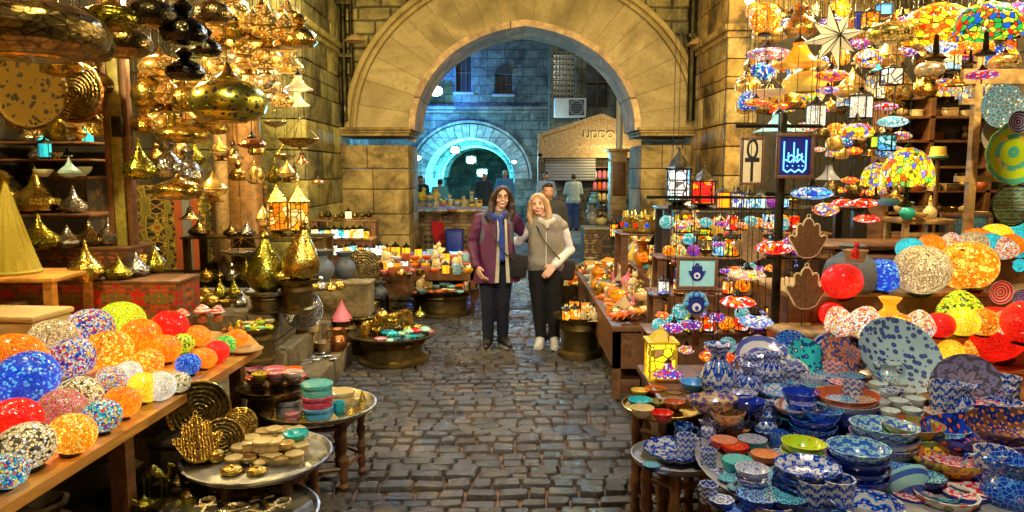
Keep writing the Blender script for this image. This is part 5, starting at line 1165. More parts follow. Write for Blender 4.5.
p = atY(222, 160, 8.1); tag(link('wooden_column', MB().lathe([(.09, .7), (.09, 3.2)], 14, 0, Tr(p.x, p.y, 0)).mesh('column', ['wood:tan:.4'])), 'thin pale wooden column left of the amber one', 'column')

# ---- hanging metalwork
GH = 'hanging metal lamps over the left stall'
for k, m, px, py, Y, w, l, hs in (
    ('dome', 'metal:antique:.35:9', 28, 18, 3.1, 150, 'huge dark pierced dome lamp at the top left corner', .6), ('gourd', 'metal:antique:.3:8', 82, 34, 3.3, 62, 'dark round metal lamp under the huge dome', .8), ('dome', 'metal:green:.25:8', 112, 12, 3.4, 56, 'dark flat lamp with a shiny rim near the top', .7), ('dome', 'metal:antique:.3', 122, 36, 3.7, 58, 'brown flat lamp above the gilded door frame', .8),
    ('dome', 'metal:dark:.3', 150, 8, 3.5, 52, 'small dark dome lamp at the top, left of the black gourd', .8), ('gourd', 'metal:dark:.22', 183, 22, 3.6, 46, 'big black gourd lamp hanging near the top', .9), ('gourd', 'metal:dark:.22', 185, 64, 3.7, 38, 'smaller black gourd lamp under the big one', .8), ('gourd', 'metal:dark:.3', 206, 42, 4.0, 30, 'third dark gourd lamp, right of the other two', .9), ('dome', 'metal:antique:.3', 213, 8, 4.0, 36, 'brown round lamp at the top next to the gold cluster', .9),
    ('dome', 'pierced:green:6', 228, 92, 4.3, 76, 'large green and gold pierced dome lamp with engraved bands', .88), ('dome', 'metal:brass:.2', 62, 62, 5.0, 40, 'plain brass dome lamp above the brown disc', .8),
    ('dome', 'pierced:bright:8:3', 232, 10, 4.8, 42, 'lit filigree globe lamp at the top of the gold cluster', 1), ('dome', 'pierced:bright:9:3', 262, 14, 5.0, 38, 'lit filigree dome lamp top middle of the gold cluster', 1), ('onion', 'pierced:bright:8:2', 288, 12, 5.4, 26, 'small onion filigree lamp at the top right of the cluster', 1), ('dome', 'pierced:bright:9:3', 243, 38, 5.1, 40, 'lit filigree globe lamp in the second layer of the gold cluster', 1),
    ('cone', 'pierced:brass:8:2', 283, 34, 5.2, 26, 'cone shaped filigree lamp near the stone pier', .9), ('dome', 'pierced:silver:9:3', 222, 52, 5.0, 28, 'silvery filigree lamp above the large green dome', 1), ('dome', 'pierced:bright:8:3', 265, 54, 5.3, 34, 'lit golden lamp in the middle of the cluster', 1), ('gourd', 'pierced:bright:8:2', 288, 60, 5.6, 26, 'golden gourd lamp near the right side of the cluster', 1),
    ('bellglass', 'glow:cream:.3:.1', 298, 80, 5.4, 30, 'white glass bell lamp at the right side of the gold cluster', .8), ('dome', 'pierced:silver:9:3', 268, 80, 5.5, 28, 'silver filigree lamp below the middle of the cluster', 1), ('onion', 'pierced:bright:8:2', 248, 62, 5.4, 24, 'onion shaped golden lamp left of the middle of the cluster', .8), ('dome', 'pierced:brass:9:3', 283, 98, 5.7, 22, 'small brass filigree lamp at the lower end of the cluster', 1),
    ('bowl_lamp', 'metal:brass:.22', 299, 132, 5.8, 42, 'open brass bowl lamp on chains in front of the pier', .8), ('bowl_lamp', 'metal:pale:.22', 275, 118, 6.2, 24, 'small pale bowl lamp left of the open brass bowl', .8), ('saucer', 'metal:copper:.22', 252, 140, 5.8, 30, 'coppery flat lamp hanging in front of the amber column', .9), ('dome', 'metal:bright:.2', 183, 131, 5.0, 54, 'wide golden flat lamp with a glint above the pear lamps', .5),
    ('dome', 'pierced:bright:8:1.5', 160, 62, 5.2, 42, 'golden pierced lamp behind the smaller black gourd', .8), ('dome', 'metal:bright:.2', 152, 92, 5.4, 40, 'golden dome lamp right of the door frame', .7), ('saucer', 'pierced:bright:8:2', 180, 100, 5.6, 36, 'golden pierced saucer lamp left of the large green dome', .9), ('teardrop', 'metal:green:.2', 139, 158, 5.3, 32, 'shiny green gold pear lamp hanging left of the white glass one', .85),
    ('gourd', 'metal:silver:.16', 168, 158, 5.5, 30, 'milky crackled glass gourd lamp between the pear lamps', 1.25), ('gourd', 'metal:silver:.2', 188, 165, 5.8, 30, 'silver teardrop glass lamp right of the milky one', 1.25), ('dome', 'metal:bright:.16', 178, 186, 5.1, 50, 'polished golden saucer lamp below the milky glass lamp', .6), ('onion', 'pierced:bright:7:1.2', 213, 186, 5.8, 30, 'golden onion lamp leaning left of the tall lantern', .8),
    ('bellglass', 'metal:antique:.25', 190, 212, 6.3, 22, 'dull brass bell lamp below the saucer lamp', .8)):
    H(k, m, px, py, Y, w, l, None, 'lamp', GH, hs=hs)
RB = random.Random(21)
row([('dome', 'pierced:bright:8:2.5', 'lit gold'), ('onion', 'pierced:brass:8:2', 'onion shaped gold'), ('gourd', 'metal:bright:.22', 'polished gold'), ('teardrop', 'pierced:silver:9:2', 'silver teardrop')], 205, 22, 300, 26, 6, 20, 'in the upper back layer of the gold cluster', GH, Y=6.4)
row([('dome', 'pierced:bright:8:2.5', 'lit gold'), ('onion', 'pierced:brass:8:2', 'onion shaped gold'), ('gourd', 'metal:pale:.22', 'pale gold'), ('bellglass', 'glow:cream:.8:.1', 'cream glass')], 235, 70, 300, 66, 6, 18, 'in the middle back layer of the gold cluster', GH, Y=6.6)
row([('gourd', 'metal:brass:.22', 'brass gourd'), ('dome', 'pierced:brass:8:1.5', 'pierced brass'), ('saucer', 'metal:bright:.2', 'bright flat')], 137, 118, 215, 112, 6, 24, 'in the dim row above the pear lamps', GH, Y=6.6)
row([('gourd', 'metal:brass:.22', 'brass gourd'), ('dome', 'pierced:brass:8:1', 'pierced brass')], 140, 70, 205, 78, 4, 26, 'high behind the black gourds', GH, Y=6.0)
row([('gourd', 'metal:antique:.25', 'antique brass'), ('dome', 'pierced:brass:8:.8', 'pierced brass'), ('saucer', 'metal:brass:.2', 'brass')], 5, 44, 50, 48, 3, 26, 'behind the big round tray at the far left', GH, Y=6.2)
V('gong', 'pierced:brass:5', 30, 91, 5.2, 78, 'large round pierced tray hanging on the left with a bright lattice', 'metal:antique:.3', 'tray'); V('gong', 'metal:antique:.35:16', 74, 92, 5.5, 62, 'reddish brown engraved round tray half behind the pierced one', 'metal:copper:.4', 'tray')
V('gong', 'metal:brass:.3:14', 98, 122, 6.2, 30, 'small brass tray beside the gilded door frame', 'metal:brass:.3', 'tray')
row([('squat', 'metal:pale:.25', 'pale brass'), ('jarlight', 'glow:turquoise:.8', 'turquoise glass'), ('onion', 'metal:bright:.25', 'golden'), ('oil_lamp', 'metal:pale:.25', 'pale')], 22, 140, 92, 143, 8, 13, 'on the upper wall shelf at the left', 'trinkets on the upper left wall shelf', z=atY(50, 142, 6.5).z)
row([('squat', 'metal:silver:.25', 'silver'), ('jarlight', 'glow:turquoise:.6', 'turquoise glass'), ('bowl', 'metal:pale:.25', 'pale')], 30, 158, 95, 160, 6, 14, 'on the lower wall shelf at the left', 'trinkets on the lower left wall shelf', z=atY(50, 159, 6.5).z)
for py, lab in ((142, 'thin upper wall shelf above the brass risers'), (159, 'thin lower wall shelf above the brass risers')):
    q = atY(50, py, 6.5); board('wall_shelf', -4.4, atY(100, py, 6.5).x, 6.35, 6.9, q.z - .001, lab, 'shelf', 'wood:brown', .02, False, q.z - .3)

# ---- goods in front of the painted screen, on a stepped counter
zF = atY(235, 236, 7.6).z; solid('counter', -3.95, atY(296, 236, 7.6).x, 7.5, 8.1, .7, zF - .62, 'dark counter in front of the painted screen', 'counter', 'wood:dark:.6', 'wood:brown')
zG = zF - .62
board('rack_shelf', atY(190, 236, 7.7).x, atY(330, 236, 7.7).x, 7.45, 7.95, zF, 'thin brass rack shelf with onion lanterns', 'shelf', 'metal:antique:.4', .02, True, zG)
for k, m, px, py, w, l, hs in (('onion', 'metal:bright:.2', 238, 214, 26, 'tall golden onion lantern in front of the amber column', 1.45), ('onion', 'pierced:bright:7:2.2', 262, 232, 22, 'glowing golden onion lantern beside the twin lanterns', 1.15), ('lantern', 'mos:amber,glow,orange,amber:2:1.1', 278, 236, 24, 'left lantern of the twin amber ones with scroll handles', .85), ('lantern', 'mos:amber,glow,orange,amber:2:1.1', 299, 236, 24, 'right lantern of the twin amber ones with scroll handles', .85), ('squat', 'metal:silver:.22', 247, 236, 18, 'polished silver lamp between the onion lanterns', .8), ('squat', 'metal:antique:.25', 232, 236, 18, 'antique squat lamp left of the silver one', .8), ('squat', 'metal:antique:.25', 200, 236, 22, 'dull squat lamp at the left end of the rack', .9)):
    S(k, m, px, py, zF, w, l, 'metal:brass:.25' if k != 'lantern' else 'metal:bright:.3', 'lantern' if 'onion' in k or k == 'lantern' else 'lamp', 'lanterns on the brass rack', hs=hs)
row([('squat', 'metal:antique:.25', 'antique'), ('gourd', 'metal:silver:.25', 'silver'), ('squat', 'metal:green:.25', 'greenish')], 205, 228, 252, 228, 5, 12, 'in the back row of the brass rack', 'lanterns on the brass rack', z=zF)
H('bowl_lamp', 'metal:silver:.2', 242, 246, 6.9, 42, 'dull silver boat shaped hanging lamp below the rack', None, 'lamp', GH, hs=.5); H('bellglass', 'metal:copper:.25', 302, 157, 7.5, 18, 'small copper pendant in front of the pier', None, 'lamp', GH)
H('saucer', 'pierced:copper:8:1', 318, 180, 7.8, 14, 'tiny pierced copper pendant left of the gate pillar', None, 'lamp', GH); H('bowl_lamp', 'metal:pale:.25', 285, 150, 7.9, 22, 'pale small chain lamp left of the copper pendant', None, 'lamp', GH)

# ---- stone platform goods
def onstep(k, m, px, py, z, w, l, d=None, **kk): return S(k, m, px, py, z, w, l, d, **kk)
onstep('bigjar', 'metal:green:.28', 267, 292, .86, 38, 'tall greenish gold ribbed jar with a pointed lid', 'metal:brass:.3', name='brass_jar', hs=1.08)
tray_table(267, 292, .856, 46, 'small footed tray under the greenish gold jar', zb=.7, m='metal:silver:.35', d='metal:silver:.3')
onstep('bigjar', 'metal:bright:.22', 299, 281, .95, 38, 'tall golden jar leaning behind the greenish one', 'metal:brass:.3', rot=(0, .12, 0), hs=1.05); onstep('squat', 'metal:bright:.2', 285, 282, .95, 20, 'small golden lamp between the two tall jars')
q = onz(295, 281, .95); tray_table(297, 281, .946, 44, 'footed brass tray under the golden jar', zb=.7)
# lit glass lanterns on a tiered stand
def tier(px0, px1, py, Y, dp, zb, label):
    z = atY((px0 + px1) / 2, py, Y).z; x0, x1 = atY(px0, py, Y).x, atY(px1, py, Y).x; solid('display_stand', x0, x1, Y - .02, Y + dp, zb, z, label, 'stand', 'wood:brown', 'wood:tan'); return z
GL = 'glass candle lanterns on the tiered stand'; JL = [('jarlight', 'mos:white,cream,white:2:2.4', 'white lit'), ('jarlight', 'mos:turquoise,sky,white:2:1.3', 'turquoise lit'), ('jarlight', 'mos:amber,glow,orange:2:2.2', 'amber lit'), ('jarlight', 'mos:cream,white,glow:2:2.4', 'cream lit')]
z1 = tier(308, 372, 238, 9.3, .3, .38, 'upper tier of the stand with lit glass lanterns'); z2 = tier(304, 392, 255, 8.9, .38, .38, 'middle tier of the stand with lit glass lanterns'); z3 = tier(325, 410, 270, 8.5, .38, .38, 'lowest tier of the stand with lit glass lanterns')
row(JL, 312, 238.5, 370, 238.5, 9, 9, 'on the upper tier of the lantern stand', GL, Y=None, z=z1, jit=.4); row(JL, 330, 255.5, 390, 255.5, 9, 9, 'on the middle tier of the lantern stand', GL, z=z2, jit=.4)
row(JL + [('jarlight', 'glow:orange:1.6', 'orange lit')], 366, 270.5, 408, 270, 6, 9, 'on the lowest tier of the lantern stand', GL, z=z3, jit=.5)
row([('onion', 'metal:antique:.3', 'dark'), ('jarlight', 'glow:cream:1.2', 'cream lit'), ('onion', 'metal:dark:.3', 'black')], 318, 219.5, 372, 219.5, 8, 7, 'along the raised rail behind the glass lanterns', 'small lanterns on the raised rail', z=atY(340, 219.5, 9.6).z)
board('rail_shelf', atY(312, 219, 9.6).x, atY(378, 219, 9.6).x, 9.5, 9.75, atY(340, 219.5, 9.6).z - .002, 'thin rail shelf above the lit glass lanterns', 'shelf', 'wood:brown', .02, True, .38)
S('block', 'plain:yellow:.4', 318, 255.5, z2, 24, 'bright yellow block at the left of the middle lantern tier', hs=.7)
S('vase', 'plain:slate:.6', 322, 281, .72, 26, 'dark grey clay pot right of the golden jar'); S('vase', 'plain:slate:.6', 345, 278, .72, 22, 'second dark clay pot half hidden by the brass tray')
q = onz(330, 281, .72); solid('low_table', q.x - .2, q.x + .4, q.y - .12, q.y + .2, .38, .718, 'low stone bench under the clay pots', 'stand', 'stone:.3,.23,.1:.24,.19,.09:.9:.5:.5')
V('gong', 'metal:antique:.4:16', 362, 271, 8.2, 44, 'round engraved brass tray standing upright beside the stone steps', 'metal:antique:.3', 'tray', lean=.15, yaw=.15); V('gong', 'metal:silver:.4:18', 303, 310, 5.95, 40, 'round silvery engraved tray leaning on the steps', 'metal:silver:.3', 'tray', lean=.3, yaw=.3)
board('trestle', atY(342, 292, 8.2).x, atY(384, 292, 8.2).x, 8.0, 8.45, atY(362, 294, 8.2).z, 'dark trestle under the upright brass tray', 'table', 'wood:dark', .03, True, .0)

# ---- tray tables on the left of the lane
BR_ = [('lidpot', 'metal:brass:.28', 'brass'), ('bowl', 'metal:bright:.25', 'golden'), ('cup', 'metal:brass:.3', 'brass'), ('oil_lamp', 'metal:antique:.3', 'antique brass'), ('squat', 'metal:green:.3', 'greenish brass')]
TURQ = [('scarab', 'cer:turquoise:teal:navy:dots:5', 'turquoise'), ('bowl', 'cer:turquoise:white:blue:dots:6', 'turquoise'), ('ring', 'plain:red:.4', 'red'), ('block', 'cer:turquoise:white:gold:cells:5', 'turquoise'), ('scarab', 'plain:mint:.3', 'mint green'), ('bowl', 'cer:pink:white:orange:rings:6', 'pink')]
tray_table(393, 334, .26, 88, 'tray table on a dark brass drum, nearer of the two beside the women')
g = 'trinkets on the nearer drum table'; 
row(BR_, 368, 322, 425, 318, 5, 14, 'in the back row of the nearer drum table', g, z=.26); row(BR_, 360, 329, 412, 326, 5, 14, 'in the third row of the nearer drum table', g, z=.26); row(BR_ + TURQ[:2], 362, 336, 424, 330, 6, 13, 'in the second row of the nearer drum table', g, z=.26)
row(TURQ, 378, 344, 432, 334, 7, 12, 'in the front row of the nearer drum table', g, z=.26); row(BR_[:3], 372, 326, 416, 324, 3, 15, 'on top of the pile on the nearer drum table', g, z=.35); row(BR_[:3], 376, 321, 412, 319, 3, 14, 'at the peak of the pile on the nearer drum table', g, z=.43)
row(TURQ, 390, 336, 428, 330, 5, 12, 'stacked over the front of the nearer drum table', g, z=.31)
tray_table(440, 288, .32, 80, 'tray table on a wide dark drum beside the purple coated woman', m='metal:antique:.4:14')
SOFT = [('ring', 'plain:aqua:.4', 'aqua'), ('scarab', 'plain:orange:.4', 'orange'), ('bowl', 'cer:cream:red:turquoise:rings:6', 'cream and red'), ('block', 'plain:terracotta:.5', 'terracotta'), ('bowl', 'cer:turquoise:white:blue:floral:5', 'turquoise'), ('camel', 'plain:beige:.5', 'beige'), ('cat', 'plain:cream:.5', 'cream'), ('scarab', 'plain:yellow:.4', 'yellow')]
g = 'trinkets on the wide drum table'; row(SOFT, 412, 294, 470, 292, 8, 10, 'in the front row of the wide drum table', g, z=.32); row(SOFT, 408, 288, 472, 286, 8, 10, 'in the middle row of the wide drum table', g, z=.32); row(SOFT, 412, 282, 470, 281, 7, 10, 'in the back row of the wide drum table', g, z=.32)
# farther table of painted goods
zT = .66; board('market_table', *sorted([onz(372, 268, zT).x, onz(474, 268, zT).x]), 9.35, 10.6, zT, 'long table of painted souvenirs just before the left gate pillar', 'table', 'wood:brown', .04, True, 0, .2)
HOT = [('bowl', 'cer:orange:red:yellow:rings:6', 'orange'), ('bowl', 'cer:red:white:yellow:dots:6', 'red'), ('lidpot', 'cer:yellow:red:orange:dots:6', 'yellow'), ('bowl', 'cer:white:red:blue:rings:6', 'white and red'), ('cup', 'plain:terracotta:.4', 'terracotta'), ('mug', 'cer:turquoise:white:blue:floral:6', 'turquoise'), ('jarlight', 'glow:amber:1.2', 'amber lit'), ('cat', 'plain:cream:.5', 'cream')]
g = 'painted souvenirs before the left gate pillar'
for py, n, wh in ((275, 9, 'in the front row before the left gate pillar'), (269, 9, 'in the second row before the left gate pillar'), (264, 9, 'in the third row before the left gate pillar'), (259, 8, 'in the back row before the left gate pillar')): row(HOT, 378, py, 472, py - 2, n, 11, wh, g, z=zT)
row(HOT, 382, 262, 440, 260, 6, 11, 'piled up before the left gate pillar', g, z=zT + .15)
# bits heaped left of it
g = 'small things under the lantern stand'; q = onz(352, 296, .5); 
row(BR_ + [('bowl', 'cer:cream:olive:gold:cells:6', 'cream')], 395, 278, 425, 276, 3, 11, 'right of the lowest lantern tier', g, z=.66)
# octagonal dark tray with the pink cone
tray_table(345, 314, .36, 76, 'dark octagonal tray stand with a pink cone and brass bits', m='metal:dark:.4', d='metal:silver:.3', zb=.0)
S('cone', 'plain:pink:.4', 342, 320, .36, 22, 'pink pointed cone on the dark tray stand', hs=.7); g = 'brass bits on the dark tray stand'
row(BR_, 345, 306, 376, 306, 4, 13, 'in the back row of the dark tray stand', g, z=.36); row(BR_, 355, 314, 374, 310, 2, 13, 'beside the pink cone', g, z=.36); S('bowl', 'metal:silver:.25', 322, 317, .36, 20, 'small silver bowl at the left of the dark tray stand')
g = 'brass bits on the upper step tray'; tray_table(322, 295, .52, 56, 'small round tray on a foot heaped with brass bits above the steps', zb=.38); row(BR_, 300, 290, 345, 288, 5, 11, 'in the back row of the tray above the steps', g, z=.52); row(BR_, 302, 296, 345, 295, 5, 11, 'in the front row of the tray above the steps', g, z=.52); row(BR_, 306, 292, 340, 291, 4, 11, 'in the middle row of the tray above the steps', g, z=.57)
tray_table(255, 328, .66, 48, 'low tray of yellow green glass bits on the middle step', zb=.4, m='metal:antique:.4:12'); row([('lidpot', 'plain:lime:.2', 'lime glass'), ('bowl', 'plain:cream:.3', 'cream'), ('scarab', 'plain:yellow:.3', 'yellow')], 236, 326, 272, 324, 5, 10, 'in the back row of the yellow green tray', 'bits on the yellow green tray', z=.66); row([('lidpot', 'plain:lime:.2', 'lime glass'), ('bowl', 'plain:mint:.3', 'mint')], 238, 331, 272, 330, 5, 10, 'in the front row of the yellow green tray', 'bits on the yellow green tray', z=.66)
for i in range(6): put('spoon', 'metal:silver:.3', onz(292 + i * 6, 356 + (i % 3) * 3, .205), .26, 'silver long handled spoon on the lowest step, %s' % ORD[i], 'spoon', 'spoons on the lowest step', rot=(0, 0, -1.3 + .08 * i))
# pot of coloured bowls in front of the steps
tray_table(275, 388, .56, 76, 'dark brass pot stand carrying painted finger bowls', m='metal:antique:.4:10'); g = 'painted finger bowls on the pot stand'
FB = [('bowl', 'cer:orange:white:red:rings:6', 'orange banded'), ('bowl', 'cer:white:red:green:rings:6', 'white and red'), ('bowl', 'cer:pink:white:red:rings:6', 'pink banded'), ('bowl', 'cer:yellow:green:red:dots:6', 'yellow dotted'), ('bowl', 'cer:terracotta:cream:green:rings:6', 'terracotta banded')]
row(FB, 248, 378, 302, 376, 3, 20, 'in the back row of the pot stand', g, z=.56); row(FB, 246, 386, 306, 384, 3, 20, 'in the front row of the pot stand', g, z=.56); row(FB, 250, 383, 302, 380, 3, 20, 'in the upper back layer on the pot stand', g, z=.60); row(FB, 252, 381, 302, 379, 3, 19, 'in the upper front layer on the pot stand', g, z=.635)
# three trays near the camera
tray_table(318, 407, .44, 116, 'round tray table with turquoise boxes and turned wooden legs', 'legs', 'metal:silver:.5:10', 'metal:pale:.35')
for m, z, l in (('cer:sky:turquoise:white:cells:6', .44, 'lowest round box of the stack, sky blue'), ('cer:magenta:pink:white:cells:6', .505, 'middle round box of the stack, crimson'), ('cer:turquoise:mint:white:cells:6', .565, 'top round box of the stack, turquoise')): put('drumbox', m, Vector((*onz(318, 417, .44)[:2], z)), .165, l + ' on the tray table', 'box', 'stacked round boxes', hs=.7 if z < .56 else .8)
g = 'boxes and bits on the turquoise box table'
for k, m, px, py, w, l, d in (('drumbox', 'cer:slate:white:blue:cells:8', 288, 413, 26, 'round slate and silver box left of the stacked boxes', None), ('mug', 'plain:turquoise:.3', 339, 413, 14, 'small turquoise cup right of the stacked boxes', None), ('drumbox', 'cer:cream:tan:gold:cells:6', 342, 403, 24, 'cream inlaid round box behind the turquoise cup', None), ('cone', 'metal:bright:.2', 275, 419, 9, 'small golden cone at the left of the box table', None), ('cone', 'metal:bright:.2', 303, 421, 9, 'small golden cone in front of the stacked boxes', None), ('pyramid', 'plain:cream:.3', 334, 421, 9, 'small cream pyramid at the front of the box table', None), ('pyramid', 'metal:brass:.3', 352, 414, 10, 'small brass pyramid at the right of the box table', None), ('drumbox', 'cer:magenta:white:pink:cells:8', 292, 420, 14, 'small crimson box in front of the slate one', None)):
    S(k, m, px, py, .44, w, l, d, None, g)
row([('cone', 'metal:bright:.25', 'golden'), ('pyramid', 'plain:gold:.3', 'gold'), ('scarab', 'plain:cream:.3', 'cream')], 345, 396, 366, 404, 4, 9, 'at the right rim of the box table', g, z=.44); row([('cone', 'metal:bright:.25', 'golden'), ('bowl', 'plain:lime:.3', 'lime'), ('scarab', 'metal:brass:.3', 'brass')], 300, 396, 338, 394, 5, 9, 'at the back rim of the box table', g, z=.44)
tray_table(258, 458, .50, 146, 'broad grey metal tray table with carved shell boxes and brass ornaments', 'legs', 'metal:silver:.5:9', 'metal:silver:.4')
g = 'inlaid boxes on the broad grey tray'; IN = [('drumbox', 'cer:cream:tan:beige:cells:7', 'cream inlaid'), ('bowl', 'cer:cream:gold:tan:rings:6', 'cream and gold'), ('scarab', 'plain:cream:.3', 'cream'), ('box', 'cer:cream:tan:white:cells:8', 'cream inlaid'), ('block', 'cer:beige:tan:cream:cells:8', 'beige inlaid')]
row(IN, 258, 437, 302, 436, 4, 17, 'in the back row of the broad grey tray', g, z=.5); row(IN, 246, 446, 306, 445, 5, 17, 'in the third row of the broad grey tray', g, z=.5); row(IN, 236, 456, 306, 454, 6, 17, 'in the second row of the broad grey tray', g, z=.5); row(IN, 228, 466, 302, 462, 6, 17, 'in the front row of the broad grey tray', g, z=.5); row(IN, 245, 450, 292, 448, 4, 17, 'in the upper layer of the broad grey tray', g, z=.55)
S('scallop', 'plain:turquoise:.2', 296, 440, .545, 26, 'bright turquoise dish on the broad grey tray', hs=2.2); S('lidpot', 'metal:bright:.25', 216, 462, .5, 18, 'golden lidded pot at the left of the broad grey tray'); S('lidpot', 'metal:bright:.3', 232, 474, .5, 22, 'low golden box at the front of the broad grey tray', hs=.5); S('lidpot', 'metal:bright:.3', 257, 474, .5, 20, 'low golden box second from left at the front of the grey tray', hs=.5)
tray_table(238, 517, .40, 160, 'grey metal tray table at the bottom with brass ankhs', 'legs', 'metal:silver:.5:9', 'metal:silver:.45')
g = 'brass ankhs on the bottom tray'
for i, (px, py, a, w) in enumerate(((222, 502, .9, 44), (242, 492, 1.5, 34), (262, 500, .6, 40), (250, 512, 1.2, 46), (228, 514, 2.2, 40), (275, 508, -.4, 34), (205, 508, .2, 36))): p = onz(px, py, .405 + .01 * i); put('ankh', 'metal:pale:.35', p, w * zc(p) / F, 'pale brass ankh lying on the bottom tray, pointing its own way, %s' % ORD[i] if 0 else 'pale brass ankh on the bottom tray, %s in laying order' % ['first', 'second', 'third', 'fourth', 'fifth', 'sixth', 'seventh'][i], 'ankh', g, rot=(0, 0, a))
# standing brass trays and plaques
V('gong', 'metal:antique:.35:13', 199, 411, 3.45, 62, 'big round engraved brass tray leaning against the globe lamp bench', 'metal:brass:.4', 'tray', lean=.12, yaw=.5, hs=1.0)
V('gong', 'metal:antique:.4:11', 222, 440, 3.3, 44, 'smaller round brass tray in front of the big one', 'metal:brass:.4', 'tray', lean=.3, yaw=.5); V('gong', 'metal:brass:.3:12', 240, 424, 3.5, 34, 'small bright brass tray right of the bigger ones', 'metal:brass:.3', 'tray', lean=.45, yaw=.35); V('hamsa', 'metal:brass:.35:14', 200, 462, 3.15, 46, 'brass hand shaped plaque with cut out fingers leaning by the trays', 'metal:brass:.3', 'plaque', flat=False, lean=.6, yaw=.5)
S('box', 'wood:dark:.6', 190, 470, .42, 60, 'dark wooden crate behind the leaning brass trays', hs=1.1); q = onz(190, 470, .42); solid('low_table', q.x - .25, q.x + .22, q.y - .2, q.y + .25, 0, .418, 'low dark table under the leaning brass trays', 'stand', 'wood:dark')
g = 'tarnished brass figures at the bottom left'; q = onz(160, 500, .38); solid('low_table', q.x - .3, q.x + .3, q.y - .3, q.y + .2, 0, .378, 'low dark stand under the tarnished brass figures', 'stand', 'wood:dark')
for k, m, px, py, w, l in (('camel', 'metal:green:.4', 155, 498, 32, 'tarnished brass camel figure at the bottom left'), ('oil_lamp', 'metal:antique:.4', 178, 492, 28, 'tarnished genie lamp behind the brass camel'), ('cat', 'metal:antique:.4', 136, 502, 14, 'tarnished cat statuette left of the brass camel'), ('lidpot', 'metal:green:.4', 190, 506, 22, 'tarnished lidded pot at the bottom left'), ('scarab', 'metal:antique:.4', 170, 508, 24, 'large tarnished scarab near the bottom edge'), ('bowl', 'metal:antique:.4', 200, 490, 22, 'tarnished bowl next to the grey trays'), ('oil_lamp', 'metal:green:.4', 145, 512, 26, 'green tinted oil lamp at the bottom edge')): S(k, m, px, py, .38, w, l, 'metal:antique:.4' if k in ('camel', 'lidpot') else None, None, g)
# things beyond the gate on the left
def court_stall():
    Y = 15.2; z = 1.02; x0, x1 = atY(405, 210, Y).x, atY(486, 210, Y).x; solid('market_stall', x0, x1, Y, Y + 1.6, 0, z, 'stall table heaped with goods just beyond the left of the gate', 'stall', 'pattern:brown,dark,tan:4', 'cloth:.5,.42,.5')
    b = MB(); q0, q1 = atY(431, 221, Y - .05), atY(444, 243, Y - .05); b.prism([(q0.x, q0.z), (q1.x, q0.z - .02), (q1.x + .02, q1.z), ((q0.x + q1.x) / 2, q1.z - .03), (q0.x + .03, q1.z + .15)], .05, 0, Tr(0, Y - .06, 0)); tag(link('red_cloth', b.mesh('red_cloth', ['cloth:.65,.02,.03'])), 'red cloth hanging from the stall beyond the gate', 'cloth')
    q0, q1 = atY(447, 231, Y - .3), atY(463, 246, Y - .3); b = MB().box(((q0.x + q1.x) / 2, Y - .3, q0.z / 2), (q1.x - q0.x, .4, q0.z), 0, None, .02); b.box(((q0.x + q1.x) / 2, Y - .3, q0.z + .015), (q1.x - q0.x + .03, .43, .03)); tag(link('storage_crate', b.mesh('crate', ['plain:cobalt:.5'])), 'blue crate on the ground in front of the stall beyond the gate', 'crate')
    CL = [('cloth', 'cloth:.50,.42,.55', 'lilac'), ('cloth', 'cloth:.25,.55,.60', 'teal'), ('cloth', 'cloth:.7,.68,.6', 'white'), ('cloth', 'cloth:.55,.15,.2', 'crimson'), ('cloth', 'cloth:.6,.45,.15', 'yellow')]; g = 'folded cloths on the stall beyond the gate'
    row(CL, 412, 212, 480, 212, 6, 16, 'at the front of the stall beyond the gate', g, z=z, hs=1) if 0 else row(CL, 412, 211, 480, 211, 6, 16, 'at the front of the stall beyond the gate', g, z=z)
    for py, n, wh in ((207, 10, 'in the second row of the stall beyond the gate'), (204, 10, 'in the back row of the stall beyond the gate')): row([('lidpot', 'plain:gold:.4', 'gold'), ('cat', 'plain:cream:.5', 'cream'), ('bowl', 'plain:pink:.4', 'pink'), ('vase', 'plain:beige:.4', 'beige'), ('box', 'plain:tan:.5', 'tan')], 412, py, 482, py, n, 8, wh, 'ornaments on the stall beyond the gate', z=z, jit=.5)
    row([('vase', 'plain:gold:.4', 'gold'), ('cat', 'plain:yellow:.5', 'yellow'), ('lidpot', 'plain:cream:.4', 'cream')], 412, 200, 440, 200, 4, 10, 'piled high on the stall beyond the gate', 'ornaments on the stall beyond the gate', z=z + .12)
    # red and white flag on the left jamb
    p0 = atY(411, 112, 12.9); b = MB(); n = 8; hh = atY(411, 142, 12.9).z - p0.z
    for ci, (a, c) in enumerate(((0, .38), (.38, 1.0))):
        vs = []
        for k in range(n + 1):
            t = a + (c - a) * k / n
            for s_ in (0, 1): vs += [(p0.x - .03 + s_ * .10 + .015 * sin(t * 9), 12.9 + .02 * sin(t * 8 + s_ * 2), p0.z + hh * t)]
        b.add(vs, [(2 * k, 2 * k + 1, 2 * k + 3, 2 * k + 2) for k in range(n)], ci)
    b.tube([(p0.x - .04, 12.9, p0.z + .1), (p0.x - .04, 12.9, p0.z + hh)], .012, 5, 2)
    tag(link('flag', b.mesh('flag', ['cloth:.7,.02,.04', 'cloth:.8,.8,.78', 'plain:grey:.5'])), 'small red and white flag at the left jamb of the arch', 'flag')
court_stall()
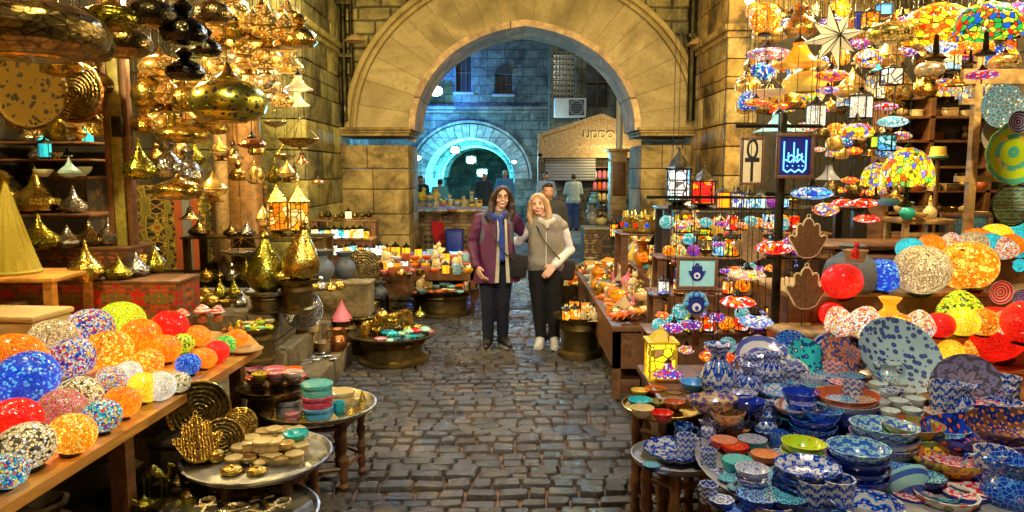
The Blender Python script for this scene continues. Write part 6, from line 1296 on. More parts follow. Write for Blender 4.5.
# ------------------------------------------------------------------ RIGHT: souvenir tables next to the women
zS = .60
board('souvenir_table', .78, 2.0, 5.7, 8.9, zS, 'long low souvenir table on the right side of the lane', 'table', 'wood:brown:.5', .05, True, 0, .30)
for i in range(7): put('box', 'wood:%s:.5' % ('brown', 'tan', 'dark')[i % 3], Vector((1.05 + (i % 2) * .1, 5.95 + i * .42, .0)), .34, 'old wooden box stored under the souvenir table, %s from the front' % NTH[i], 'box', 'boxes under the souvenir table', rot=(0, 0, .1 * i), hs=.9)
solid('display_riser', 1.25, 2.3, 6.2, 9.0, .60, .84, 'middle riser of the souvenir table on the right', 'riser', 'wood:brown'); solid('display_riser', 1.7, 3.0, 6.8, 9.2, .0, 1.06, 'back riser behind the souvenir table', 'riser', 'wood:dark')
SV = [('cat', 'plain:cream:.4', 'cream'), ('pyramid', 'plain:gold:.4', 'gold'), ('camel', 'plain:beige:.5', 'beige'), ('lidpot', 'cer:cream:orange:turquoise:dots:6', 'cream and orange'), ('bowl', 'cer:white:turquoise:red:rings:6', 'white and turquoise'), ('scarab', 'plain:turquoise:.3', 'turquoise'), ('cat', 'metal:bright:.3', 'golden'), ('vase', 'plain:amber:.2', 'amber'), ('box', 'cer:orange:gold:red:cells:7', 'orange inlaid'), ('block', 'cer:beige:brown:cream:cells:7', 'beige carved'), ('scarab', 'plain:orange:.3', 'orange'), ('bottle', 'plain:pink:.1', 'pink glass'), ('bowl', 'cer:yellow:orange:red:rings:6', 'yellow'), ('lidpot', 'plain:terracotta:.4', 'terracotta'), ('pyramid', 'plain:tan:.4', 'tan')]
g = 'souvenirs on the right lane table'
for x, z, nm in ((.88, zS, 'lane side row'), (1.02, zS, 'second row'), (1.16, zS, 'third row')):
    n = 15
    for i in range(n):
        y = 5.85 + (8.8 - 5.85) * (i + .5) / n; it = RR.choice(SV); w = RR.uniform(.115, .165)
        if i < 15: put(it[0], it[1], Vector((x + RR.uniform(-.03, .03), y, z)), w, wording(it[2], NAMES[it[0]].replace('_', ' '), 'in the %s of the souvenir table' % nm, NTH[i] + ' from the front'), NAMES[it[0]].split('_')[-1], g, it[3] if len(it) > 3 else None, rot=(0, 0, RR.uniform(-2, 2)), hs=RR.uniform(.9, 1.25))
for x, z, nm, y0, y1 in ((1.36, .84, 'front row of the middle souvenir riser', 6.3, 8.9), (1.54, .84, 'back row of the middle souvenir riser', 6.3, 8.9), (1.84, 1.06, 'front row of the back souvenir riser', 6.9, 9.1), (2.05, 1.06, 'second row of the back souvenir riser', 6.9, 9.1)):
    n = 12
    for i in range(n):
        y = y0 + (y1 - y0) * (i + .5) / n; it = RR.choice(SV); w = RR.uniform(.12, .18)
        put(it[0], it[1], Vector((x + RR.uniform(-.03, .03), y, z)), w, wording(it[2], NAMES[it[0]].replace('_', ' '), 'in the ' + nm, NTH[i] + ' from the front'), NAMES[it[0]].split('_')[-1], 'souvenirs on the right risers', it[3] if len(it) > 3 else None, rot=(0, 0, RR.uniform(-2, 2)), hs=RR.uniform(1.0, 1.5))
# trinkets at the near end
g = 'trinkets at the near end of the souvenir table'
for i, (m, a) in enumerate((('orange', .2), ('terracotta', .1), ('amber', -.1), ('cream', .15), ('turquoise', .0))): p = onz(618 + i * 9, 318 - i * 2, .66); put('scarab', 'plain:%s:.4' % m, p, .15, '%s carved scarab on top of the near end of the souvenir table' % m, 'scarab', g, rot=(0, 0, 1.5 + a))
S('mushroom', 'stone:.42,.38,.3:.35,.3,.25:3:3:.6', 606, 331, 0, 22, 'small grey stone mushroom ornament on the cobbles', 'stone:.42,.38,.3:.35,.3,.25:3:3:.6', hs=1.0); S('sack', 'cloth:.42,.38,.28', 590, 275, 0, 24, 'pale sack on the cobbles at the foot of the gate', hs=.8)
S('cat', 'plain:slate:.4', 662, 300, .84, 12, 'slate cat statuette beside the framed hand picture')
# yellow jewelled drum and racks of lanterns
S('jeweldrum', 'plain:gold:.4', 643, 232, atY(643, 232, 7.2).z, 42, 'golden crown shaped drum with red and blue jewels', cat='drum'); q = atY(643, 232, 7.2)
board('rack_shelf', q.x - .25, 3.1, 7.0, 7.55, q.z - .002, 'upper rack shelf with the jewelled drum', 'shelf', 'wood:brown', .02, True, .0)
z_a = atY(700, 207, 6.4).z; board('rack_shelf', atY(660, 207, 6.4).x, 3.0, 6.3, 6.75, z_a - .002, 'highest rack shelf holding the six sided lanterns', 'shelf', 'wood:dark', .02, True, .0)
S('lantern', 'mos:white,aqua,white,sky:1.7:1.4', 678, 208, z_a, 27, 'tall six sided black lantern with white lit panes', cat='lantern', hs=.86); S('lantern', 'mos:red,orange,red:1.7:2.2', 703, 209, z_a, 27, 'shorter six sided lantern with glowing red panes', cat='lantern', hs=.62); S('boxlantern', 'glow:orange:2.2', 723, 208, z_a, 13, 'small glowing orange box lantern right of the red one', cat='lantern')
LN = [('jarlight', 'mos:aqua,white,sky:2.5:.9', 'aqua'), ('egglamp', 'mos:white,blue,red,white:8:.6', 'white and blue mosaic'), ('globe', 'mos:turquoise,teal,white:9:.7', 'turquoise mosaic'), ('jarlight', 'mos:amber,orange,glow,red:2.5:1.3', 'amber'), ('globe', 'mos:orange,red,yellow:9:.9', 'orange mosaic'), ('boxlantern', 'mos:yellow,green,yellow,red:3:1.1', 'yellow'), ('onion', 'metal:antique:.3', 'dark brass'), ('globe', 'mos:purple,blue,magenta:9:.7', 'purple mosaic'), ('jarlight', 'mos:white,blue,white,cream:3:1.0', 'white'), ('egglamp', 'mos:yellow,green,red,white:8:.7', 'many coloured'), ('jarlight', 'mos:red,orange,white,red:2.5:1.0', 'red')]
g = 'small lanterns on the right racks'
row(LN, 733, 209, 800, 207, 6, 13, 'on the highest rack shelf behind the ankh sign', g, z=z_a); 
row(LN, 676, 232, 800, 228, 10, 14, 'on the upper rack shelf right of the jewelled drum', g, z=q.z)
z_b = atY(700, 256, 6.1).z; board('rack_shelf', atY(655, 256, 6.1).x, 3.0, 6.0, 6.35, z_b - .002, 'middle rack shelf of lanterns behind the hand picture', 'shelf', 'wood:brown', .02, True, .0); row(LN, 662, 257, 800, 255, 11, 14, 'on the middle rack shelf behind the hand picture', g, z=z_b)
row(LN, 668, 246, 795, 243, 9, 12, 'in the back row of the middle rack shelf', g, z=z_b)
z_c = atY(700, 292, 5.4).z; board('rack_shelf', atY(650, 292, 5.4).x, 2.5, 5.3, 5.65, z_c - .002, 'low rack shelf of lanterns beside the black pole', 'shelf', 'wood:brown', .02, True, .0); row(LN, 655, 294, 830, 292, 11, 15, 'on the low rack shelf beside the black pole', g, z=z_c)
z_d = atY(700, 330, 5.0).z; board('rack_shelf', atY(645, 330, 5.0).x, 2.2, 4.92, 5.25, z_d - .002, 'lowest rack shelf of lanterns above the pottery', 'shelf', 'wood:brown', .02, True, .0); row(LN + [('bowl', 'cer:cobalt:white:sky:floral:5', 'cobalt'), ('bowl', 'cer:red:white:gold:dots:5', 'red')], 650, 332, 800, 330, 9, 17, 'on the lowest rack shelf above the pottery', g, z=z_d)

# the black pole with its signs
def pole():
    x, y = 1.66, 4.6; r = tag(empty('display_pole', (x, y, 0)), 'black iron display pole with cross bars carrying signs and hands', 'pole')
    link('post', MB().box((0, 0, 1.08), (.045, .045, 2.16), 0, None, .006).mesh('pole_post', ['metal:dark:.5']), r)
    for z, a, c in ((2.08, -.28, .25), (1.66, -.08, .3), (1.26, -.06, .28)): link('cross_bar', MB().tube([(a, .03, z), (c, .03, z)], .012, 6).mesh('cross_bar', ['metal:dark:.5']), r)
    link('foot', MB().lathe([(.2, 0), (.2, .02), (.04, .05), (.03, .08)], 16).mesh('pole_foot', ['metal:dark:.5']), r)
pole()
SG = 'signs on the black pole'
def hang(kind, m, px, py, Y, w, l, **k):   # (px,py) middle of the piece, hung on short wires
    h = proto(kind, m, k.get('d'))[1]; p = atY(px, py, Y); ww = w * zc(p) / F; p.z -= ww * h * k.get('hs', 1) / 2
    return put(kind, m, p, ww, l, k.get('cat'), k.get('group'), k.get('d'), rot=(0, 0, k.get('yaw', 0)), chain=k.get('top'), hs=k.get('hs', 1))
hang('sign_ankh', 'plain:cream:.5', 752, 161, 4.5, 24, 'brown framed sign with a black ankh on cream', d='wood:brown:.4', cat='sign', yaw=-.1); hang('sign_script', 'plain:navy:.3', 795, 156, 4.5, 38, 'brown framed dark sign with pale blue neon calligraphy', d='wood:brown:.4', cat='sign')
hang('hamsa', 'wood:brown:.35', 808, 237, 4.4, 38, 'upper brown hand shaped plaque right of the pole', cat='plaque', group='hand plaques', top=1.64); hang('hamsa', 'wood:brown:.35', 806, 287, 4.4, 40, 'lower brown hand shaped plaque right of the pole', cat='plaque', group='hand plaques'); hang('hamsa', 'wood:tan:.4', 752, 243, 5.0, 34, 'tan hand shaped plaque behind the red saucer lamp', cat='plaque', group='hand plaques', d='plain:tan:.5')
hang('framed_hamsa', 'plain:aqua:.4', 697, 273, 4.6, 41, 'brown framed picture of a navy hand on pale blue', cat='picture', yaw=-.05, d='wood:brown:.4')
# easel under the picture
q = atY(697, 290, 4.66); tag(link('easel', MB().box((q.x, q.y, (q.z + .66) / 2), (.04, .03, q.z - .66)).box((q.x, q.y - .03, q.z + .0), (.3, .05, .02)).mesh('easel', ['wood:brown:.4'])), 'brown wooden easel under the framed hand picture', 'easel')
p = atY(695, 303, 4.45); r = tag(empty('eye_plate', p), 'round pale blue plate with a navy hand and eye', 'plate'); ww = 25 * zc(p) / F
link('plate', MB().lathe([(.001, 0), (ww * .45, 0), (ww * .5, .015), (ww * .44, .012), (.001, .012)], 24, 0, Rx(pi / 2)).mesh('eye_plate', ['plain:aqua:.3']), r)
for n_, me_ in [(n, b.mesh('plate_' + n, mm)) for n, b, mm in art_hamsa(.28, .26)]: o = link(n_, me_, r); o.location = (0, -.02, -.13)
GE = 'mosaic saucer lamps hanging near the pole'
EYE = dict(red='mos:red,orange,white,red:7:1.0', pink='mos:cream,pink,yellow,cream:7:.8', wb='mos:white,blue,white,sky:8:.7', purple='mos:purple,red,blue,white:8:.7', blue='mos:blue,sky,white,turquoise:7:.8', yel='mos:yellow,red,white,blue,orange:7:.9', hot='mos:orange,red,magenta,yellow:7:1.0', face='mos:yellow,blue,white,red,yellow:5:.8')
for c, px, py, Y, w, l, hs in (('red', 774, 243, 4.3, 38, 'glowing red saucer lamp in front of the black pole', .9), ('pink', 747, 271, 4.5, 38, 'cream and pink saucer lamp left of the pole', .7), ('red', 738, 298, 4.5, 36, 'red and turquoise saucer lamp below the cream one', .8), ('wb', 756, 317, 4.4, 34, 'white and blue saucer lamp left of the pole', .95), ('hot', 717, 352, 4.35, 36, 'red and white saucer lamp above the blue vase', .95), ('purple', 692, 321, 4.6, 22, 'small purple and white saucer lamp under the round plate', 1.2), ('purple', 674, 324, 4.7, 22, 'small dark saucer lamp left of the purple one', 1.2),
    ('purple', 787, 330, 4.6, 24, 'purple and orange saucer lamp behind the lower pole', 1), ('hot', 808, 326, 4.7, 24, 'orange saucer lamp below the lower hand plaque', 1), ('blue', 812, 189, 4.6, 42, 'blue eye patterned saucer lamp under the calligraphy sign', .75), ('yel', 826, 205, 4.8, 26, 'yellow and red round lamp below the blue eye lamp', 1.3), ('red', 843, 200, 5.0, 22, 'small red saucer lamp right of the yellow one', .9), ('red', 864, 200, 5.1, 28, 'second small red saucer lamp in that row', .8), ('red', 867, 216, 5.0, 26, 'lower small red saucer lamp', .8), ('hot', 800, 352, 4.5, 24, 'orange saucer lamp just above the pottery right of the pole', .9)):
    H('saucer', EYE[c], px, py, Y, w, l, None, 'lamp', GE, hs=hs)
# dome lamp and the yellow lit box
S('boxlantern', 'mos:yellow,gold,yellow,brown,yellow:2.4:2.6', 660, 378, .66, 32, 'square bright yellow lit lantern with little windows', 'plain:yellow:.5', 'lantern', hs=1.0)
for i, (x, z) in enumerate(((652, 343), (662, 343), (672, 343), (652, 358), (672, 358))): pass
H('bellglass', 'mos:blue,red,white,purple,orange:7:.7', 668, 366, 3.95, 32, 'round blue and red mosaic pendant in front of the yellow lantern', None, 'lamp', hs=.7)

# ------------------------------------------------------------------ hanging above the right stall
GR = 'lamps hanging over the right stall'
V('star', 'glow:white:.5:.2', 834, 52, 4.6, 56, 'white eight pointed glass star lantern', 'metal:dark:.4', 'lantern', flat=False) if 0 else hang('star', 'glow:cream:.5:.2', 834, 37, 4.6, 68, 'cream glass star lantern with long points', d='metal:dark:.4', cat='lantern', top=CZ)
for k, m, px, py, Y, w, l, hs in (
    ('saucer', 'mos:white,red,orange,white,blue:9:.7', 768, 50, 5.2, 46, 'white saucer lamp with red flowers near the top', .6), ('bellglass', 'glow:amber:.22:.12', 800, 50, 5.0, 54, 'amber glass fan shaped shade left of the star', .7), ('dome', 'glow:gold:.25:.1', 806, 78, 5.2, 46, 'golden glass dome lamp under the amber shade', .7), ('bowl_lamp', 'glow:cream:.2:.12', 770, 86, 5.4, 40, 'pale glass bowl lamp left of the golden dome', .6), ('dome', 'pierced:brass:9:2', 748, 82, 5.8, 26, 'brass pierced lamp nearest the stone pier', .9),
    ('bellglass', 'plain:aqua:.2', 779, 120, 4.9, 50, 'pale aqua glass bell lamp above the ankh sign', .62), ('saucer', EYE['hot'], 756, 100, 5.3, 24, 'small orange mosaic lamp above the aqua bell', .8), ('saucer', EYE['hot'], 778, 104, 5.5, 22, 'orange and red mosaic lamp behind the aqua bell', .8), ('jarlight', 'mos:white,cream,white:10:.8', 816, 112, 4.9, 24, 'white filigree jar lamp left of the painted bowl lamp', .9), ('saucer', EYE['yel'], 806, 124, 5.2, 24, 'yellow and red lamp under the white jar lamp', 1),
    ('jarlight', 'mos:white,cream,white:10:.8', 861, 103, 4.9, 28, 'white filigree jar lamp over the painted bowl lamp', .8), ('saucer', EYE['face'], 857, 126, 4.6, 34, 'white bowl lamp painted with blue and red curls', 1.2), ('saucer', 'mos:aqua,turquoise,white:8:.9', 893, 118, 4.8, 30, 'aqua mosaic lamp with a small eye', .9), ('jarlight', 'mos:turquoise,aqua,sky:2:1.0', 887, 140, 5.0, 22, 'turquoise lit glass lantern above the yellow dome', .7), ('jarlight', 'glow:lime:.6', 876, 140, 5.2, 12, 'small lime glass lantern left of the turquoise one', .9),
    ('dome', 'pierced:green:9:1.5', 893, 28, 4.2, 50, 'wide yellow green pierced lamp near the top', .62), ('boxlantern', 'mos:orange,amber,gold:1.4:1.0', 870, 18, 4.5, 16, 'orange box lantern left of the wide green lamp', .8), ('boxlantern', 'glow:sky:.6', 884, 8, 4.6, 15, 'blue box lantern at the top above the green lamp', .6), ('boxlantern', 'plain:cobalt:.3', 859, 18, 4.7, 8, 'slim dark blue lantern right of the star', 2), ('boxlantern', 'mos:white,cream,white:1:1.4', 892, 74, 4.6, 19, 'white lit cube lantern under the green lamp', .7),
    ('tiffany', 'mos:yellow,lime,yellow,green,red,blue,yellow:8:1.1', 908, 163, 4.7, 50, 'yellow stained glass dome lamp with blue and red flowers', 1.35), ('tiffany', 'mos:yellow,lime,orange,blue,yellow:8:1.0', 877, 172, 5.0, 30, 'smaller yellow stained glass lamp behind the big one', 1.4), ('bellglass', 'plain:grey:.1', 829, 170, 4.9, 26, 'clear grey glass bell lamp right of the calligraphy sign', .95), ('saucer', EYE['hot'], 850, 178, 5.2, 18, 'small orange lamp right of the clear bell', .9), ('dome', 'plain:sky:.2', 889, 200, 4.9, 22, 'sky blue glass bowl lamp under the yellow domes', .6),
    ('tiffany', 'mos:yellow,orange,gold,yellow,red:9:1.2', 938, 18, 4.2, 70, 'broad yellow and orange stained glass shade at the top right', .9), ('tiffany', 'mos:green,red,lime,yellow,blue:8:1.0', 988, 16, 4.0, 66, 'green, red and blue stained glass shade at the top right', .9), ('tiffany', 'mos:blue,red,magenta,navy:8:.9', 1016, 12, 4.4, 40, 'dark blue and red stained glass shade in the top right corner', 1), ('saucer', 'mos:white,sky,blue,white:6:1.0', 942, 42, 4.4, 28, 'white and blue eye lamp under the stained glass shades', 1.2), ('tiffany', 'mos:orange,amber,gold,terracotta:9:1.1', 972, 40, 4.5, 40, 'orange fringed glass shade under the stained glass shades', .9),
    ('saucer', 'mos:red,blue,white,red:8:.8', 982, 72, 4.5, 32, 'red and blue lamp with a white rim at the right', .7), ('dome', 'pierced:brass:9:2', 1005, 58, 4.4, 30, 'brass pierced lamp near the right picture edge', .7), ('dome', 'pierced:silver:9:1.5', 930, 66, 4.8, 28, 'blue grey pierced lamp under the eye lamp', .8), ('bellglass', 'metal:brass:.3', 957, 78, 5.0, 22, 'brass bell lamp left of the red and blue lamp', .9), ('saucer', EYE['yel'], 870, 62, 5.0, 18, 'small yellow lamp left of the white cube', .9), ('bellglass', 'glow:teal:.6', 878, 66, 4.8, 12, 'thin teal glass pendant by the white cube', .9),
    ('saucer', 'mos:orange,red,purple,yellow:8:.9', 832, 72, 4.8, 34, 'orange and purple slanted saucer lamp under the star', .8), ('dome', 'pierced:bright:9:1.5', 845, 88, 5.2, 24, 'golden pierced lamp under the purple saucer', .8), ('saucer', 'mos:blue,orange,white:8:.9', 828, 88, 5.0, 24, 'blue and orange small lamp above the white jars', .7), ('saucer', 'mos:red,white,sky,red:8:.8', 886, 104, 5.2, 24, 'red and sky blue lamp above the aqua mosaic lamp', .8),
    ('saucer', EYE['wb'], 790, 20, 5.6, 28, 'pale white and blue lamp at the top left of the star', .6), ('dome', 'pierced:brass:9:1.5', 770, 30, 6.0, 36, 'dark brass lamp with lit cut outs near the top', .7)):
    H(k, m, px, py, Y, w, l, None, 'lamp', GR, hs=hs)
HB = [('globe', 'mos:orange,amber,gold:9:.8', 'orange globe'), ('tiffany', 'mos:yellow,red,green,blue,yellow:8:.8', 'yellow'), ('dome', 'mos:blue,turquoise,white,blue:9:.6', 'blue mosaic'), ('star', 'glow:cream:.3', 'small cream'), ('saucer', EYE['hot'], 'orange mosaic'), ('dome', 'pierced:brass:9:1.5', 'brass pierced'), ('saucer', EYE['yel'], 'yellow mosaic'), ('onion', 'pierced:bright:8:1.2', 'golden onion shaped'), ('bellglass', 'metal:brass:.3', 'brass bell'), ('jarlight', 'mos:amber,orange,red,glow:2:.9', 'amber jar'), ('saucer', EYE['purple'], 'purple mosaic'), ('dome', 'metal:antique:.3', 'dark brass'), ('jarlight', 'mos:cream,white,sky,cream:3:.6', 'cream jar'), ('gourd', 'metal:brass:.25', 'brass gourd')]
for y0, n, Yy, w, wh, x0, x1 in ((12, 9, 6.3, 22, 'in the highest back row over the right stall', 745, 930), (40, 9, 6.4, 22, 'in the second back row over the right stall', 850, 1015), (62, 9, 6.6, 20, 'in the third back row over the right stall', 745, 900), (88, 10, 6.2, 19, 'in the fourth back row over the right stall', 870, 1010), (104, 8, 6.7, 18, 'in the fifth back row over the right stall', 742, 850), (128, 7, 6.5, 18, 'in the sixth back row over the right stall', 812, 905), (150, 7, 6.4, 17, 'in the seventh back row over the right stall', 815, 900), (188, 6, 6.2, 16, 'in the lowest back row over the right stall', 822, 900)):
    row(HB, x0, y0, x1, y0 + RR.uniform(-4, 4), n, w, wh, 'back rows of lamps over the right stall', Y=Yy, jit=4)

# ------------------------------------------------------------------ back wall of the right shop
def back_shelves():
    Y = 7.6; x0, x1 = atY(888, 150, Y).x, 5.0; r = tag(empty('shelf_unit', (x0, Y, 0)), 'dark wooden shelf unit with jars and boxes at the back of the right stall', 'shelves')
    link('back', MB().box(((x1 - x0) / 2, .32, 1.6), (x1 - x0, .03, 3.2)).mesh('unit_back', ['wood:dark:.7']), r)
    for px in (888, 930, 990): link('upright', MB().box((atY(px, 150, Y).x - x0, .14, 1.6), (.05, .32, 3.2)).mesh('upright', ['wood:brown:.5']), r)
    zs = []
    for py in (240, 212, 190, 166, 140, 116, 92): z = atY(930, py, Y).z; zs.append(z); link('shelf', MB().box(((x1 - x0) / 2, .13, z - .012), (x1 - x0, .30, .024)).mesh('unit_shelf', ['wood:brown:.5']), r)
    IT = [('lidpot', 'plain:tan:.4', 'tan'), ('box', 'wood:brown:.4', 'brown wooden'), ('vase', 'plain:beige:.4', 'beige'), ('drumbox', 'cer:cream:brown:gold:cells:7', 'inlaid'), ('jug', 'metal:antique:.3', 'antique'), ('box', 'cer:tan:brown:cream:cells:7', 'inlaid'), ('vase', 'plain:terracotta:.4', 'terracotta'), ('bowl', 'metal:brass:.3', 'brass'), ('lidpot', 'plain:red:.4', 'red'), ('plate', 'plain:cream:.4', 'cream')]
    for k, z in enumerate(zs):
        py = (240, 212, 190, 166, 140, 116, 92)[k]; row(IT, 893, py + 1, 988, py + 1, 6, 14, 'on the %s shelf of the back unit' % ['lowest', 'second', 'third', 'fourth', 'fifth', 'sixth', 'top'][k], 'jars and boxes on the back shelf unit', z=z, jit=.6)
back_shelves()
S('fez', 'plain:gold:.5', 938, 158, atY(938, 158, 6.8).z, 18, 'mustard yellow fez on a hat stand', cat='hat', d='plain:teal:.5'); q = atY(938, 158, 6.8); tag(link('hat_stand', MB().lathe([(.10, 0), (.1, .02), (.02, .05), (.02, q.z - .02), (.09, q.z)], 12, 0, Tr(q.x, q.y, 0)).mesh('hat_stand', ['wood:brown'])), 'thin wooden stand under the mustard yellow fez', 'stand')
V('plate', 'cer:slate:sky:white:cells:5', 1000, 106, 5.0, 44, 'oval dark mirror like plate with sky blue flowers on the wall', cat='plate', hs=1); V('plate', 'cer:grey:tan:slate:stripe:3', 1000, 136, 5.05, 42, 'grey ridged oval platter under the dark plate', cat='plate'); V('scallop', 'cer:lime:turquoise:gold:rings:3', 1012, 152, 4.8, 66, 'large yellow green platter with a turquoise centre at the right edge', cat='plate', lean=-.1)
V('plate', 'cer:blue:white:red:rings:5', 1018, 122, 4.6, 22, 'small blue plate at the right picture edge', cat='plate')
p = atY(1000, 120, 5.15); tag(link('plate_rack', MB().box((p.x + .2, 5.2, 1.75), (.9, .04, .04)).box((p.x - .14, 5.2, 1.6), (.05, .05, 3.2)).box((p.x + .2, 5.2, 2.28), (.9, .04, .04)).box((p.x + .2, 5.2, 2.45), (.9, .04, .1)).mesh('plate_rack', ['wood:tan:.5'])), 'wooden rack that holds the oval plates at the right', 'rack')
hang('inlaidmirror', 'cer:slate:grey:cream:cells:9', 965, 240, 5.9, 52, 'dark inlaid panel in a brown frame behind the yellow lamps', d='wood:brown:.4', cat='panel', hs=.8); V('gong', 'pattern:slate,grey,tan,aqua:6', 1012, 205, 5.4, 44, 'slate coloured patterned shield at the right', 'metal:dark:.4', 'tray')
def small_table():
    p = onz(918, 216, 1.42); r = tag(empty('small_stool', Vector((p.x, 5.9, 0))), 'tall yellowish wooden stool with slatted sides at the back right', 'stool'); z = atY(918, 218, 5.9).z; x = atY(918, 218, 5.9).x; r.location.x = x
    link('seat', MB().box((0, 0, z - .02), (.4, .35, .04), 0, None, .008).mesh('stool_seat', ['wood:tan:.4']), r)
    for a in (-.17, .17):
        for c in (-.14, .14): link('leg', MB().box((a, c, (z - .04) / 2), (.04, .04, z - .04)).mesh('stool_leg', ['wood:tan:.4']), r)
    link('slats', MB().box((0, -.15, z - .12), (.3, .02, .03)).mesh('slat', ['wood:tan:.4']), r)
    row([('vase', 'plain:teal:.2', 'teal glass'), ('bowl', 'cer:cream:tan:gold:floral:5', 'cream'), ('bottle', 'plain:beige:.3', 'beige')], 903, 219, 934, 219, 3, 14, 'on the tall yellowish stool', 'things on the tall stool', z=z)
small_table()
S('sack', 'cloth:.10,.12,.14', 850, 292, 1.04, 52, 'big slate grey cloth bundle behind the blue globe lamp', hs=1.0); S('basket', 'wood:tan', 855, 262, 1.28, 24, 'small basket with a red doll behind the grey bundle'); S('cat', 'plain:red:.5', 855, 258, 1.33, 12, 'small dark red figure in the basket behind the bundle')
board('wall_shelf', 2.1, 3.4, 5.2, 5.8, 1.278, 'plank shelf behind the grey bundle', 'shelf', 'wood:brown', .025, True, 0)

# ------------------------------------------------------------------ globe lamps on the right
solid('display_riser', 1.75, 3.9, 4.62, 5.3, 0, 1.04, 'upper wooden riser with the large globe lamps on the right', 'riser', 'wood:brown', 'wood:tan'); solid('display_riser', 1.62, 3.7, 4.30, 4.62, 0, .85, 'middle wooden riser under the egg shaped lamps on the right', 'riser', 'wood:terracotta', 'wood:tan')
board('display_table', .74, 3.6, 3.62, 4.30, .66, 'long wooden table behind the blue pottery', 'table', 'wood:brown', .04, True, 0, .2)
g = 'globe lamps on the right risers'
for px, py, w, z, c, l, hs in ((920, 272, 54, 1.04, 'beige', 'large beige globe lamp on the right riser', 1), (970, 270, 56, 1.04, 'amber', 'large golden orange globe lamp on the right riser', 1), (880, 278, 38, 1.04, 'blue', 'cobalt blue globe lamp left of the beige one', 1), (1004, 266, 38, 1.04, 'teal', 'turquoise globe lamp right of the golden one', 1), (1020, 262, 32, 1.04, 'blue', 'sky blue globe lamp at the right picture edge', 1),
    (975, 243, 30, 1.22, 'orange', 'small orange globe lamp behind the large golden one', 1), (995, 240, 32, 1.22, 'yellow', 'small yellow globe lamp behind the turquoise one', 1), (1016, 234, 34, 1.22, 'teal', 'aqua and white globe lamp at the upper right', 1), (938, 250, 18, 1.22, 'blue', 'tiny blue globe lamp above the beige one', 1), (1008, 250, 24, 1.22, 'spots', 'small spotted globe lamp above the turquoise one', 1), (960, 246, 18, 1.22, 'teal', 'tiny turquoise globe lamp behind the golden one', 1),
    (845, 284, 40, 1.04, 'red', 'dark red globe lamp left of the cobalt blue one', 1), (843, 297, 24, .85, 'spots', 'small white globe lamp with red and blue dots', 1), (870, 303, 32, .85, 'yellow', 'yellow globe lamp under the cobalt blue one', .9), (830, 315, 26, .85, 'red', 'small red globe lamp left of the spotted ones', 1), (843, 324, 30, .85, 'spots', 'white globe lamp with dark dots beside the confetti one', 1.1), (859, 325, 36, .85, 'spots', 'white confetti globe lamp beside the orange vase lamp', 1.0),
    (961, 315, 46, .85, 'limedots', 'lime egg shaped lamp with black flecks', .95), (1000, 338, 62, .66, 'red', 'large glowing red lamp at the right', 1), (1022, 326, 50, .85, 'red', 'second red lamp behind the large one at the right edge', 1), (926, 347, 28, .66, 'orange', 'orange red globe lamp above the blue dotted platter', 1), (948, 353, 28, .66, 'yellow', 'bright yellow globe lamp above the lilac plate', 1), (968, 348, 34, .66, 'amber', 'amber globe lamp behind the bright yellow one', 1), (910, 304, 30, .85, 'yellow', 'yellow globe lamp right of the orange vase lamp', 1)):
    G(px, py, w, z, MOS[c], l, g, 'egglamp' if 'egg' in l or c == 'spots' or 'pointed' in l else 'globe', hs)
solid('display_riser', 2.4, 4.0, 5.0, 5.5, 1.04, 1.22, 'small top riser behind the large golden globe lamp', 'riser', 'wood:brown')
S('vase', 'glow:amber:.8:.2', 888, 336, .85, 26, 'orange frosted glass vase lamp between the globe lamps', cat='lamp', hs=1.25, name='vase_lamp')
V('plate', 'cer:red:white:gold:rings:5', 1000, 292, 4.5, 24, 'small red and white patterned disc right of the lime lamp', cat='plate'); V('plate', 'cer:blue:white:red:rings:5', 1020, 298, 4.5, 18, 'small blue and white disc at the right edge', cat='plate')
V('plate', 'cer:brown:tan:brown:cells:6', 925, 315, 4.75, 40, 'brown woven round mat behind the lime egg lamp', cat='mat')

# ------------------------------------------------------------------ blue pottery
tray_table(676, 458, .50, 90, 'small grey green tray table carrying the blue jug set', 'legs', 'plain:slate:.4', 'plain:grey:.4'); tray_table(858, 470, .54, 318, 'large grey round table covered with painted pottery', 'legs', 'plain:slate:.4', 'plain:grey:.4')
tray_table(664, 408, .62, 84, 'round brass tray table with small coloured bowls', 'legs', 'metal:antique:.4:10', 'metal:brass:.35')
board('display_table', 1.45, 3.2, 1.9, 3.0, .50, 'wooden table at the bottom right under the pottery', 'table', 'wood:brown', .04, True, 0, .15)
BW, WB, NB, TQ = 'cer:white:cobalt:blue:floral:4', 'cer:cobalt:white:sky:floral:4', 'cer:navy:sky:white:dots:4', 'cer:turquoise:navy:white:dots:4'
BW2, WB2, SKD = 'cer:white:blue:turquoise:cells:5', 'cer:cobalt:sky:white:cells:5', 'cer:sky:navy:white:dots:5'
g = 'painted pottery on the right tables'
def P(k, m, px, py, z, w, l, d=None, **kk): return S(k, m, px, py, z, w, l, d, None, g, **kk)
def stack(k, ms, px, py, z, w, dz, l, hs=1.0, d=None):
    p = onz(px, py, z); ww = w * zc(p) / F; n = len(ms)
    for i, m in enumerate(ms):
        where = 'at the bottom of' if i == 0 else 'on top of' if i == n - 1 else '%s from bottom in' % ORD[i].split(' ')[0]
        put(k, m, Vector((p.x, p.y, z + i * dz)), ww * (1 - .01 * i), '%s %s %s' % (NAMES[k].replace('_', ' '), where, l), NAMES[k], 'stacks of painted bowls', d, rot=(RR.uniform(-.03, .03), RR.uniform(-.03, .03), RR.uniform(0, 6)), hs=hs)
